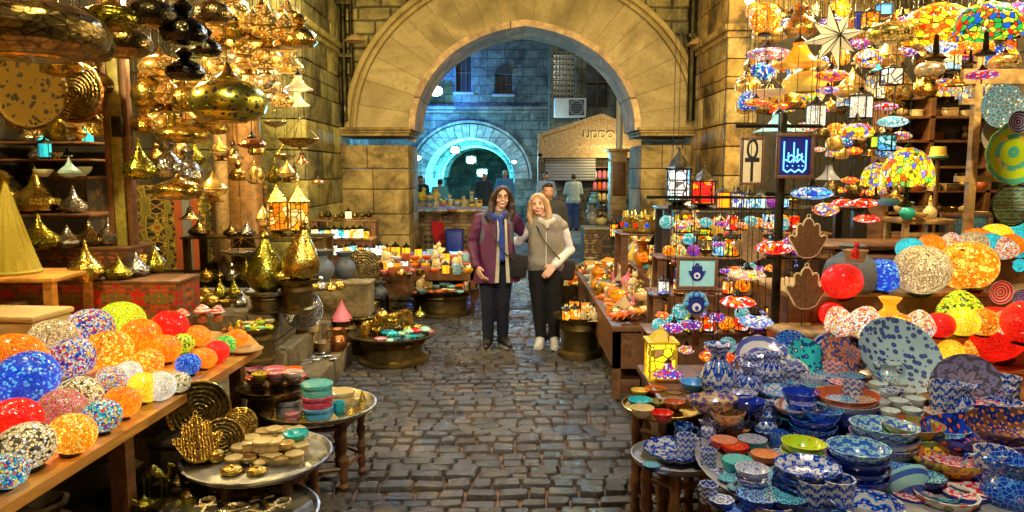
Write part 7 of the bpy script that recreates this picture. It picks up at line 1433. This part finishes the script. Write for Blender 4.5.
# jug tray
P('scallop', WB, 675, 458, .505, 66, 'cobalt and white lobed dish under the twin mugs', hs=1.2); P('mug', WB, 686, 456, .52, 24, 'white and cobalt flowered mug in front on the lobed dish', hs=1.1); P('mug', NB, 683, 445, .52, 24, 'dark cobalt mug behind the flowered one', hs=1.1, d=None)
# coloured bowls tray
for m, px, py, w, l in (('plain:turquoise:.3', 640, 409, 24, 'turquoise bowl at the left of the brass tray table'), ('plain:cream:.3', 642, 417, 24, 'cream bowl in front on the brass tray table'), ('plain:red:.3', 662, 421, 22, 'red bowl in front on the brass tray table'), ('plain:olive:.3', 657, 408, 18, 'olive bowl in the middle of the brass tray table'), ('plain:terracotta:.3', 674, 410, 22, 'terracotta bowl at the right of the brass tray table'), ('plain:orange:.3', 655, 396, 20, 'orange bowl at the back of the brass tray table'), ('plain:gold:.3', 640, 397, 18, 'mustard bowl at the back left of the brass tray table'), ('plain:brown:.3', 674, 399, 18, 'brown bowl at the back right of the brass tray table')): P('bowl', m, px, py, .625, w, l, hs=1.0)
P('bowl', 'plain:sky:.3', 694, 392, .66, 28, 'sky blue bowl beside the blue vase', hs=.9)
P('vase', WB, 717, 398, .66, 34, 'cobalt and white vase with a flared neck', hs=1.35); P('vase', WB, 748, 398, .66, 26, 'second cobalt vase behind the painted plates', hs=1.1)
# row of bowls on the big round table, left side
for k, m, px, py, z, w, l, hs, d in (
    ('bowl', 'cer:cream:orange:green:floral:4', 700, 420, .66, 0, '', 1, None),):
    pass
P('oval', 'cer:cream:cobalt:orange:floral:4', 712, 412, .66, 52, 'cream oval dish with painted flowers behind the red bowls', hs=2); P('oval', BW2, 735, 405, .66, 44, 'white and blue oval dish right of the flowered one', hs=2); P('bowl', 'plain:pink:.3', 730, 399, .66, 22, 'pink bowl between the vases', hs=.8); P('bowl', 'plain:cobalt:.2', 747, 412, .66, 34, 'plain cobalt blue bowl behind the red ones', hs=.9); P('bowl', 'cer:cream:red:green:dots:5', 727, 424, .62, 36, 'cream bowl with red and green flowers', hs=.9)
P('jug', BW, 708, 440, .54, 20, 'white and blue small jug at the left of the pottery table', hs=.9); P('scallop', BW, 706, 448, .54, 34, 'white and blue lobed saucer under the small jug', hs=1)
P('bowlset', 'cer:orange:white:red:cells:6', 724, 449, .54, 28, 'orange red bowl at the left of the pottery table', 'plain:red:.2'); P('bowlset', 'cer:terracotta:cream:green:dots:5', 737, 437, .54, 26, 'terracotta bowl behind the orange red one', 'plain:terracotta:.2'); P('bowlset', 'cer:red:orange:white:rings:5', 735, 455, .54, 28, 'red bowl in front of the orange red one', 'plain:red:.2'); P('bowlset', 'cer:orange:cream:red:cells:6', 764, 463, .54, 28, 'orange bowl with white lattice right of the red one', 'plain:terracotta:.2'); P('bowlset', BW2, 752, 449, .54, 30, 'white and blue lattice bowl between the red ones', 'plain:turquoise:.2')
P('bowlset', 'cer:teal:turquoise:navy:dots:4', 737, 476, .54, 32, 'teal bowl at the left front of the pottery table', 'plain:teal:.2', hs=1.5); stack('bowl', [NB, WB, BW2], 751, 497, .54, 34, .038, 'the small blue stack near the front left', .8)
P('mug', WB2, 778, 449, .54, 22, 'cobalt cup right of the lattice bowl'); P('bowlset', 'cer:navy:turquoise:white:dots:5', 768, 440, .54, 28, 'navy dotted bowl behind the cobalt cup', 'plain:cobalt:.2'); P('jug', WB, 765, 432, .56, 26, 'cobalt round teapot shaped jug with white handle', hs=.6, d='cer:white:cobalt:blue:dots:5')
stack('bowl', ['plain:white:.2', 'cer:white:lime:green:rings:5', 'cer:lime:yellow:green:dots:5'], 802, 472, .54, 44, .035, 'the stack with the lime green bowl', .8)
stack('scallop', [WB, WB2, WB, WB], 806, 500, .54, 68, .028, 'the pile of cobalt lobed dishes', 1.6)
stack('bowl', ['plain:cobalt:.2', NB, 'cer:cobalt:navy:blue:rings:4', 'cer:aqua:blue:navy:floral:4'], 856, 492, .54, 62, .036, 'the tall stack with the aqua flowered top', .8)
stack('bowl', [BW2, 'cer:white:cobalt:sky:stripe:2', 'cer:aqua:blue:white:floral:4'], 882, 462, .54, 66, .040, 'the wide stack of pale blue bowls', .75)
stack('bowl', ['plain:cobalt:.2', 'cer:cobalt:white:sky:rings:4', 'cer:terracotta:orange:red:dots:4'], 846, 428, .56, 62, .036, 'the stack with a brick red bowl on top', .8)
stack('bowl', [NB, WB2, 'cer:blue:navy:sky:floral:4'], 812, 446, .54, 46, .034, 'the deep blue stack behind the lime bowl', .8)
stack('bowl', ['plain:cream:.2', 'cer:white:green:red:rings:4', 'cer:olive:red:green:dots:4'], 912, 458, .54, 58, .036, 'the stack with a green and red bowl on top', .8)
P('bowl', 'cer:aqua:cobalt:blue:stripe:1.6', 912, 500, .52, 58, 'white bowl with navy stripes tipped towards the lane', hs=.9, rot=(-.95, -.3, 0)); P('oval', 'cer:yellow:terracotta:navy:floral:3', 955, 478, .54, 88, 'yellow rimmed oval dish with painted fruit', hs=2, rot=(.12, 0, -.3)); P('oval', 'cer:navy:blue:orange:floral:3', 985, 458, .56, 130, 'long black and blue oval dish with an orange fish pattern', hs=1.6, rot=(.1, 0, -.05))
P('oval', 'cer:navy:brown:amber:floral:3', 1005, 440, .66, 90, 'yellow rimmed black oval dish at the right edge', hs=1.6, rot=(.25, 0, .1)); P('bowl', 'cer:white:red:green:dots:3', 945, 512, .50, 60, 'white bowl painted with red and green flowers at the bottom', hs=.8); P('jug', WB2, 1010, 512, .50, 60, 'cobalt jug in the bottom right corner', hs=.8); P('bowl', 'plain:brown:.4', 968, 497, .52, 40, 'small brown wooden bowl under the fruit dish', hs=.8)
P('bowl', NB, 812, 522, .50, 60, 'navy bowl at the bottom edge of the pottery'); P('bowl', BW, 770, 520, .50, 50, 'white and blue bowl at the bottom edge left'); P('bowl', WB, 865, 530, .50, 70, 'cobalt bowl at the bottom edge, middle')
# cups
g2 = 'white glazed cups'
solid('display_riser', 1.60, 2.02, 3.36, 3.615, .3, .66, 'small wooden riser under the pale glazed cups', 'riser', 'wood:brown')
for i, (px, py) in enumerate(((878, 389), (898, 388), (870, 398), (888, 397), (906, 396), (880, 407), (898, 406), (915, 404), (890, 416), (911, 415))):
    S('cup', 'plain:palecup:.15:0:.5', px, py + 4, .662, 20, 'small pale glazed cup, %s of the %s row of cups' % (['first', 'second', 'first', 'second', 'third', 'first', 'second', 'third', 'first', 'second'][i], ['back', 'back', 'third', 'third', 'third', 'second', 'second', 'second', 'front', 'front'][i]), None, 'cup', g2, rot=(0, 0, RR.uniform(-1, 1)), hs=.85)
P('mug', BW, 852, 402, .66, 26, 'white mug with a blue band and handle'); P('jug', 'cer:white:aqua:blue:floral:3', 886, 388, .66, 28, 'white and aqua small pitcher behind the cups', hs=.8); P('mug', 'cer:white:red:blue:floral:4', 832, 382, .66, 24, 'white cup with a red flower behind the mug'); P('cup', BW2, 812, 392, .66, 26, 'white and blue tea cup left of the red flower cup'); P('bowlset', 'cer:cream:red:blue:dots:4', 945, 405, .66, 36, 'cream bowl with red flowers beside the lilac plate', 'cer:cream:cobalt:red:floral:4', hs=1.4); P('bowl', 'plain:aqua:.2', 944, 438, .58, 48, 'wide pale aqua bowl in front of the cups', hs=.6); P('cup', 'cer:white:terracotta:blue:floral:4', 948, 420, .6, 26, 'small white cup with brown pattern near the lilac plate')
P('scallop', TQ, 795, 420, .62, 44, 'turquoise dish with dark spots'); P('bowl', 'plain:cobalt:.2', 800, 406, .66, 36, 'smooth cobalt bowl near the leaning plates'); P('oval', 'cer:white:terracotta:red:rings:4', 800, 415, .64, 60, 'white oval dish with a red edge', hs=1.4, rot=(.1, 0, .3)); P('scallop', 'cer:sky:white:navy:floral:4', 782, 400, .66, 50, 'sky blue lobed dish with white flowers', hs=1.5); P('bowl', SKD, 822, 425, .62, 40, 'sky blue dotted bowl near the brick red stack')
# leaning platters
V('plate', 'cer:bluegrey:navy:cobalt:dots:7', 897, 358, 3.9, 84, 'large platter with blue and navy spots leaning behind the cups', cat='plate', lean=.7, yaw=.1); V('plate', 'cer:lilac:slate:lilac:floral:2', 963, 386, 3.5, 66, 'lilac grey plate with a raised pattern standing upright', cat='plate', lean=.12, yaw=-.25)
V('plate', TQ, 806, 360, 4.1, 44, 'turquoise plate with a spotted rim leaning back', cat='plate', lean=.6, yaw=.2); V('plate', 'cer:terracotta:navy:teal:floral:3', 850, 355, 4.1, 60, 'red brown and teal plate leaning between the blue ones', cat='plate', lean=.7); V('scallop', 'cer:white:cobalt:sky:rings:3', 762, 362, 4.1, 58, 'white and blue scalloped plate with a floral centre', cat='plate', lean=.9); V('plate', 'cer:white:blue:green:floral:5', 778, 374, 3.95, 60, 'white plate with blue and green sprigs lying at a slant', cat='plate', lean=1.2); V('plate', WB2, 790, 350, 4.25, 40, 'deep blue plate behind the turquoise one', cat='plate', lean=.4)
V('plate', 'cer:cobalt:white:red:rings:4', 828, 351, 4.25, 36, 'cobalt plate with white rings behind the red brown one', cat='plate', lean=.4)
p = onz(1000, 415, .66); put('spoon', 'plain:white:.4', p, .5, 'long white ladle lying beside the lilac plate', 'ladle', rot=(0, .1, .9), name='ladle')
# ------------------------------------------------------------------ denser goods
g = 'small pendants in front of the right racks'
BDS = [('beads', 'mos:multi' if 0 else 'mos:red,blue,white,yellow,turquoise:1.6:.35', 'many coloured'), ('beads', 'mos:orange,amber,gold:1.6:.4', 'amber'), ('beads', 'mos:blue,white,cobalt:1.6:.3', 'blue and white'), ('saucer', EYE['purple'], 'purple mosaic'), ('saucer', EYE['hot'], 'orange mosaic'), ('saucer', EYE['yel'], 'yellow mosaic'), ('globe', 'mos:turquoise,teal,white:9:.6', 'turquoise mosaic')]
for y0, n, Yy, w, wh, x0, x1, tp in ((222, 9, 5.7, 15, 'in the pendant row above the hand picture', 655, 790, 2.0), (240, 8, 5.2, 14, 'in the pendant row just above the hand picture', 715, 830, 1.9), (268, 6, 5.1, 14, 'in the pendant row right of the hand picture', 722, 775, 1.7), (312, 9, 4.9, 15, 'in the pendant row below the hand picture', 650, 830, 1.3), (345, 8, 4.8, 16, 'in the lowest pendant row above the pottery', 680, 835, 1.1)):
    row([b_ if b_[0] != 'beads' else b_ for b_ in BDS if b_[0] != 'beads'], x0, y0, x1, y0, n, w, wh, g, Y=Yy, top=tp, jit=4)
for i in range(14): H('beads', BDS[i % 3][1], 652 + i * 13 + RR.uniform(-3, 3), 285 + RR.uniform(-30, 30), 5.25, 4.2, '%s bead strand hanging before the right racks, %s' % (BDS[i % 3][2], ORD[i]), None, 'beads', 'bead strands before the right racks', top=1.62)
tag(link('hanging_rail', MB().tube([(.95, 5.25, 1.62), (2.6, 5.25, 1.62)], .012, 6).mesh('rail', ['metal:dark:.5'])), 'thin dark rail from which the bead strands hang', 'rail')
for y0, n, Yy, w, wh, x0, x1 in ((20, 8, 5.3, 30, 'in the highest front row over the right stall', 748, 1015), (52, 8, 5.4, 28, 'in the second front row over the right stall', 860, 1015), (80, 7, 5.5, 27, 'in the third front row over the right stall', 842, 1000), (98, 6, 5.6, 24, 'in the fourth front row over the right stall', 745, 850), (140, 5, 5.8, 22, 'in the fifth front row over the right stall', 826, 890), (70, 6, 6.1, 24, 'in the side row near the right pier', 738, 830)):
    row(HB, x0, y0, x1, y0 + RR.uniform(-4, 4), n, w, wh, 'front rows of lamps over the right stall', Y=Yy, jit=5)
g = 'extra painted bowls on the right tables'
CB = [('bowlset', 'cer:turquoise:cobalt:white:floral:3', 'turquoise and cobalt', 'plain:cobalt:.2'), ('bowlset', 'cer:cobalt:white:sky:cells:4', 'cobalt lattice', 'plain:cobalt:.2'), ('bowlset', 'cer:aqua:navy:white:floral:3', 'aqua flowered', 'cer:navy:sky:white:dots:5'), ('cup', 'cer:white:cobalt:blue:floral:3', 'white and cobalt'), ('scallop', 'cer:sky:cobalt:white:floral:3', 'sky blue lobed'), ('bowlset', 'cer:terracotta:white:green:floral:3', 'brick red', 'plain:terracotta:.2'), ('jug', 'cer:cobalt:white:sky:floral:4', 'cobalt')]
row(CB, 700, 386, 860, 384, 8, 26, 'in the far row of the pottery', g, z=.66); row(CB, 706, 396, 840, 394, 7, 24, 'in the row before the far row of the pottery', g, z=.66)
row(CB, 770, 430, 905, 418, 6, 28, 'among the stacks of the pottery table', g, z=.56); row(CB, 712, 432, 775, 428, 4, 22, 'behind the orange red bowls', g, z=.56); row(CB, 775, 412, 870, 408, 5, 26, 'left of the pale cups', g, z=.66)
row(CB, 932, 425, 1010, 420, 4, 32, 'right of the pale cups', g, z=.62)
# goods in the yard right of the arch
q0, q1 = atY(584, 215, 14.4), atY(632, 215, 14.4); solid('market_stall', q0.x, q1.x, 14.3, 15.0, 0, .72, 'small stall beyond the gate below the wooden cabinet', 'stall', 'pattern:brown,tan,dark:4', 'cloth:.4,.38,.3')
for z, py, n, wh in ((.72, 224, 5, 'at the front of the stall under the cabinet'), (.72, 219, 5, 'at the back of the stall under the cabinet'), (.86, 212, 4, 'heaped on the stall under the cabinet'), (1.0, 205, 3, 'on the peak of the stall under the cabinet')):
    row([('vase', 'plain:grey:.4', 'grey'), ('lidpot', 'plain:cream:.4', 'cream'), ('bowl', 'plain:tan:.5', 'tan'), ('box', 'plain:slate:.5', 'slate'), ('vase', 'plain:aqua:.3', 'aqua')], 588, py, 630, py, n, 12, wh, 'goods on the stall under the cabinet', z=z)
step(q0.x - .5, q0.x + .9, 12.9, 13.3, 0, .16, 'low stone kerb across the lane just beyond the gate')
# more metal goods on the left
MT = [('squat', 'metal:brass:.25', 'brass'), ('oil_lamp', 'metal:antique:.3', 'antique'), ('teardrop', 'metal:green:.25', 'greenish'), ('lidpot', 'metal:bright:.25', 'golden'), ('gourd', 'metal:silver:.25', 'silver')]
row(MT, 200, 282, 252, 280, 4, 15, 'at the foot of the painted screen', 'brass at the foot of the painted screen', z=.7); row(MT, 186, 300, 240, 298, 4, 14, 'on the stone platform left of the tall jar', 'brass at the foot of the painted screen', z=.7)
row(MT, 308, 292, 345, 290, 4, 14, 'on the stone platform right of the golden jar', 'brass on the stone platform', z=.7)
row([('onion', 'pierced:bright:7:2', 'lit golden'), ('gourd', 'metal:brass:.22', 'brass'), ('dome', 'pierced:green:6:1', 'greenish pierced'), ('saucer', 'metal:bright:.2', 'bright flat')], 195, 20, 305, 30, 7, 30, 'in the front of the gold cluster', GH, Y=4.7, jit=6)
row([('dome', 'pierced:bright:8:2.5', 'lit golden'), ('gourd', 'pierced:silver:8:2', 'silver pierced'), ('bellglass', 'glow:glow:1.0', 'glowing glass')], 205, 60, 300, 100, 6, 27, 'along the lower side of the gold cluster', GH, Y=5.9, jit=6)
row([('dome', 'pierced:brass:8:1.5', 'pierced brass'), ('gourd', 'metal:antique:.25', 'antique'), ('teardrop', 'metal:green:.25', 'greenish')], 5, 70, 110, 75, 5, 30, 'behind the big round trays at the left', GH, Y=5.9, jit=5)
row([('dome', 'metal:bright:.22', 'golden'), ('onion', 'pierced:brass:8:1.5', 'pierced onion')], 138, 88, 215, 96, 4, 34, 'below the black gourds', GH, Y=5.2, jit=4)
for px, py, w, l in ((250, 205, 10, 'silver'),): pass
tag(link('back_panel', MB().box((4.1, 9.95, 1.9), (1.7, .06, 3.8)).mesh('back_panel', ['wood:dark:.7'])), 'dark wooden back wall behind the hanging lamps of the right stall', 'panel')
g = 'souvenirs heaped on the right lane table'
for nm, pts in (('lane side heap', [(.93, .69)]), ('middle heap', [(1.10, .74)]), ('riser heap', [(1.45, .97)]), ('back heap', [(1.95, 1.20)])):
    x, z = pts[0]; y0, y1 = (5.9, 8.7) if x < 1.2 else ((6.4, 8.8) if x < 1.6 else (7.0, 9.0)); n = 13
    for i in range(n):
        y = y0 + (y1 - y0) * (i + .5) / n; it = RR.choice(SV); w = RR.uniform(.11, .16)
        put(it[0], it[1], Vector((x + RR.uniform(-.05, .05), y, z + RR.uniform(-.02, .02))), w, wording(it[2], NAMES[it[0]].replace('_', ' '), 'in the %s of the souvenir table' % nm, NTH[i] + ' from the front'), NAMES[it[0]].split('_')[-1], g, it[3] if len(it) > 3 else None, rot=(RR.uniform(-.3, .3), RR.uniform(-.3, .3), RR.uniform(-2, 2)))
g = 'small painted pieces at the front of the pottery'
CB2 = [('bowl', 'cer:cobalt:white:sky:floral:4', 'cobalt'), ('bowl', 'cer:sky:cobalt:white:floral:4', 'sky and cobalt'), ('scallop', 'cer:cobalt:white:sky:floral:4', 'cobalt lobed'), ('bowlset', 'cer:turquoise:navy:white:floral:3', 'turquoise', 'plain:navy:.2'), ('mug', 'cer:cobalt:white:sky:floral:4', 'cobalt'), ('bowlset', 'cer:navy:sky:white:floral:3', 'navy', 'plain:cobalt:.15')]
for x0, y0, x1, y1, n, w, z, wh in ((702, 462, 745, 500, 4, 24, .54, 'along the lane side rim of the pottery table'), (762, 478, 800, 508, 3, 30, .54, 'left of the pile of lobed dishes'), (745, 508, 850, 512, 4, 40, .54, 'at the very front of the pottery table'), (822, 474, 880, 480, 3, 30, .54, 'between the two tall stacks'), (880, 482, 935, 490, 3, 34, .54, 'below the wide pale stack'), (716, 418, 760, 412, 3, 24, .6, 'near the far left of the pottery table'),
    (645, 470, 668, 474, 2, 20, .502, 'in front on the jug tray table'), (690, 430, 716, 434, 2, 20, .54, 'near the small white jug'), (930, 448, 1010, 436, 4, 40, .56, 'between the cups and the oval dishes'), (960, 400, 1015, 404, 3, 34, .66, 'behind the lilac plate')):
    row(CB2, x0, y0, x1, y1, n, w, wh, g, z=z)
row([('globe', 'mos:orange,amber,gold:9:.8', 'orange'), ('egglamp', MOS['spots'], 'spotted'), ('globe', MOS['red'], 'red'), ('globe', MOS['yellow'], 'yellow')], 885, 340, 1015, 336, 6, 30, 'in the row behind the blue dotted platter', 'small lamps behind the dotted platter', z=.85)
row([('globe', MOS['teal'], 'turquoise'), ('globe', MOS['orange'], 'orange'), ('egglamp', MOS['spots'], 'spotted'), ('globe', MOS['beige'], 'beige')], 900, 262, 1020, 256, 6, 28, 'in the back row above the large globe lamps', 'small lamps in the back row', z=1.22)
solid('display_riser', 2.1, 2.85, 8.3, 9.9, 0, 1.36, 'tall riser beside the right gate pillar', 'riser', 'wood:dark')
TL = [('lantern', 'mos:amber,glow,orange:2:1.2', 'amber lit'), ('jarlight', 'mos:white,aqua,cream:2:1.3', 'white lit'), ('onion', 'pierced:bright:7:2', 'golden'), ('globe', 'mos:orange,red,yellow:9:.8', 'orange mosaic'), ('jarlight', 'mos:turquoise,sky,white:2:1.0', 'turquoise lit')]
row(TL, 676, 207, 712, 206, 4, 11, 'on the tall riser beside the right gate pillar', 'lanterns by the right gate pillar', z=1.36)
g = 'lanterns at the back of the souvenir table'
row(TL, 610, 240, 662, 236, 6, 10, 'at the far end of the souvenir table', g, z=.9); row(TL, 618, 248, 665, 246, 6, 11, 'behind the heap on the souvenir table', g, z=.86)
row(TL, 640, 262, 668, 266, 3, 12, 'beside the clay vase on the souvenir riser', g, z=.9)
# more brass on the left wall
g = 'extra brass lamps on the left wall'
row(MT, 12, 205, 80, 203, 5, 26, 'in the back row of the upper left riser', g, z=zC); row(MT, 20, 238, 118, 238, 6, 24, 'in the back row of the middle left riser', g, z=zB); row(MT, 78, 273, 165, 268, 5, 22, 'in the back row of the carpet riser', g, z=zA)
row(MT, 5, 165, 90, 168, 6, 22, 'in the front row of the topmost riser', g, z=zD)
for y0, n, Yy, w, wh, x0, x1 in ((118, 5, 5.9, 24, 'in the row under the big round trays', 10, 105), (60, 5, 6.3, 26, 'in the dark row under the huge dome', 8, 105), (120, 6, 6.0, 24, 'in the row left of the amber column', 138, 225), (150, 6, 7.0, 20, 'in the row before the amber column', 150, 262), (172, 5, 7.2, 18, 'above the twin amber lanterns', 232, 306)):
    row([('gourd', 'metal:brass:.25', 'brass gourd'), ('dome', 'pierced:brass:6:1.5', 'pierced brass'), ('teardrop', 'metal:green:.25', 'greenish'), ('onion', 'pierced:bright:7:1.5', 'golden'), ('bellglass', 'metal:antique:.3', 'antique')], x0, y0, x1, y0, n, w, wh, GH, Y=Yy, jit=5)
row(MT + [('bowl', 'metal:brass:.3', 'brass')], 190, 308, 262, 306, 5, 15, 'on the stone platform before the tall jar', 'brass at the foot of the painted screen', z=.7); row(MT, 292, 276, 330, 277, 4, 14, 'around the golden jar', 'brass at the foot of the painted screen', z=.72)
row(MT, 186, 240, 250, 240, 5, 16, 'on the counter under the brass rack', 'brass on the dark counter', z=zG)
# goods spilling over the lane side of the souvenir table and the steps
row([('vase', 'metal:antique:.35', 'antique'), ('lidpot', 'metal:brass:.3', 'brass'), ('basket', 'wood:tan', 'woven'), ('jug', 'metal:copper:.35', 'copper')], 292, 352, 345, 350, 4, 17, 'on the lowest step', 'pots on the steps', z=.2)
row([('vase', 'metal:antique:.35', 'antique'), ('lidpot', 'metal:brass:.3', 'brass'), ('drumbox', 'cer:cream:tan:gold:cells:7', 'inlaid')], 285, 334, 318, 330, 3, 16, 'on the middle step', 'pots on the steps', z=.4)
row([('gourd', 'metal:brass:.3', 'brass'), ('vase', 'plain:slate:.5', 'slate'), ('jug', 'metal:antique:.35', 'antique'), ('basket', 'wood:tan', 'woven')], 352, 302, 385, 298, 3, 15, 'on the ledge behind the pink cone', 'pots on the ledge', z=.38)
g = 'deep blue pottery filling the gaps'
CB3 = [('bowlset', 'cer:cobalt:white:turquoise:floral:3', 'cobalt', 'plain:cobalt:.15'), ('bowl', 'cer:turquoise:cobalt:white:floral:4', 'turquoise'), ('scallop', 'cer:cobalt:sky:white:floral:4', 'blue lobed'), ('mug', 'cer:cobalt:white:sky:floral:4', 'cobalt'), ('bowlset', 'cer:red:white:cobalt:floral:3', 'red', 'plain:cobalt:.2')]
for x0, y0, x1, y1, n, w, z, wh in ((776, 462, 800, 452, 2, 26, .54, 'beside the lime bowl stack'), (836, 452, 868, 446, 3, 26, .54, 'behind the wide pale stack'), (930, 468, 1000, 490, 4, 42, .54, 'around the fruit dish'), (900, 508, 1000, 505, 4, 44, .50, 'along the bottom right edge'), (790, 396, 850, 392, 4, 26, .66, 'between the leaning plates'), (935, 412, 1010, 414, 4, 34, .66, 'in front of the lilac plate'), (700, 500, 745, 515, 3, 26, .54, 'at the lane side corner of the pottery table')):
    row(CB3, x0, y0, x1, y1, n, w, wh, g, z=z)

for x, y, w, l in ((.66, 7.1, 92, 'low drum table set against the lane side of the souvenir table'), (.80, 9.45, 60, 'far low drum table at the end of the souvenir table')):
    p = Vector((x, y, .40)); d_ = ray(0, 0); px = 512 + F * x / (y * cp - (.40 - CH) * sp); py = 256 - F * ((.40 - CH) * cp + y * sp) / (y * cp - (.40 - CH) * sp)
    tray_table(px, py, .40, w * .6, l); g = 'goods on the low drum tables by the souvenir table'
    for k, wh in enumerate(('at the back', 'in the middle', 'at the front')): row([('bowl', 'cer:turquoise:white:blue:floral:4', 'turquoise'), ('lidpot', 'plain:orange:.3', 'orange'), ('cat', 'plain:cream:.4', 'cream'), ('jarlight', 'mos:amber,glow,orange:2:1.2', 'amber lit'), ('scarab', 'plain:gold:.3', 'gold')], px - w * .2, py - 4 + k * 4, px + w * .2, py - 4 + k * 4, 4, 11, '%s of the %s drum table' % (wh, 'near' if y < 8 else 'far'), g, z=.40)
# ------------------------------------------------------------------ bare unseen spots, courtyard floodlights, added fill bulbs
for i, (kd, loc, en, c, sz_, aim, cone) in enumerate(UNSEEN_SPOTS):
    light(kd, loc, en, c, sz_, aim, cone)
for l in ((-1.6 - .3, 25.6, 4.5),): pass
def flood(px, py, Y, r, em, c, watts, lab, aim=None):
    p = atY(px, py, Y); e = tag(empty('flood_light', p), lab, 'lamp')
    link('lens', MB().ball((0, 0, 0), (r, r * .4, r * .75), 0, 12, 8).mesh('flood_lens', ['glow:%s:%s' % (c[0], em)]), e); link('housing', MB().box((0, r * .55, 0), (r * 2.4, r * .5, r * 1.9), 0, None, .02).mesh('flood_housing', ['metal:dark:.5']), e)
    light('POINT', (p.x, p.y - .35, p.z), watts, c[1], .1)
RGB['icy'] = (.55, .9, 1.0); RGB['lblue'] = (.45, .65, 1)
flood(436, 91, 25.4, .22, 30, ('lblue', BLUE), 330, 'round blue floodlight on the old building')
flood(455, 150, 25.2, .15, 40, ('icy', CYAN), 170, 'first cyan lamp hanging at the mouth of the blue tunnel')
flood(471, 160, 27.5, .17, 40, ('icy', CYAN), 450, 'second cyan lamp deeper in the tunnel'); flood(482, 173, 30.5, .19, 40, ('icy', CYAN), 1500, 'third cyan lamp deep in the tunnel'); flood(417, 158, 24.2, .12, 22, ('icy', (.4, .8, 1)), 90, 'pale blue lamp low beside the left jamb')
flood(514, 162, 24.5, .07, 18, ('white', (.7, .9, 1)), 80, 'small white lamp among the market goods beyond the gate')
light('SPOT', (1.5, 15.5, 6.5), 520, (.85, .95, .9), .2, (3, 24, 2.5), 90); light('SPOT', (-1.5, 14.0, 6.0), 150, (.6, .85, 1), .2, (-1.8, 22, 1), 90)
light('POINT', (3.0, 22.6, 2.3), 60, WARM, .08)
for loc, e, c, lab in (((-2.9, 6.0, 3.3), 130, WARM, 'added fill bulb under the left canopy above the painted screen'), ((-3.1, 4.2, 3.2), 130, WARM, 'added fill bulb under the left canopy above the globe lamps'), ((-2.6, 7.4, 3.4), 150, WARM, 'added fill bulb at the far end of the left canopy'), ((2.5, 5.6, 3.4), 150, WARM, 'added fill bulb in the middle of the right canopy'), ((2.9, 4.2, 3.3), 130, WARM, 'added fill bulb above the red globe lamps on the right'), ((3.3, 6.9, 3.4), 110, WARM, 'added fill bulb above the back shelf unit on the right'), ((2.3, 7.4, 3.45), 140, WARM, 'added fill bulb at the far end of the right canopy')):
    light('POINT', (loc[0], loc[1], loc[2] - .12), e, c, .06)  # fill light added to brighten the stalls; the bulb mesh gives it a body
    b = MB().ball((0, 0, 0), .045, 0, 10, 7); r = tag(empty('light_bulb', loc), lab, 'bulb'); o = link('bulb', b.mesh('bulb', ['glow:glow:12']), r); o.visible_shadow = True
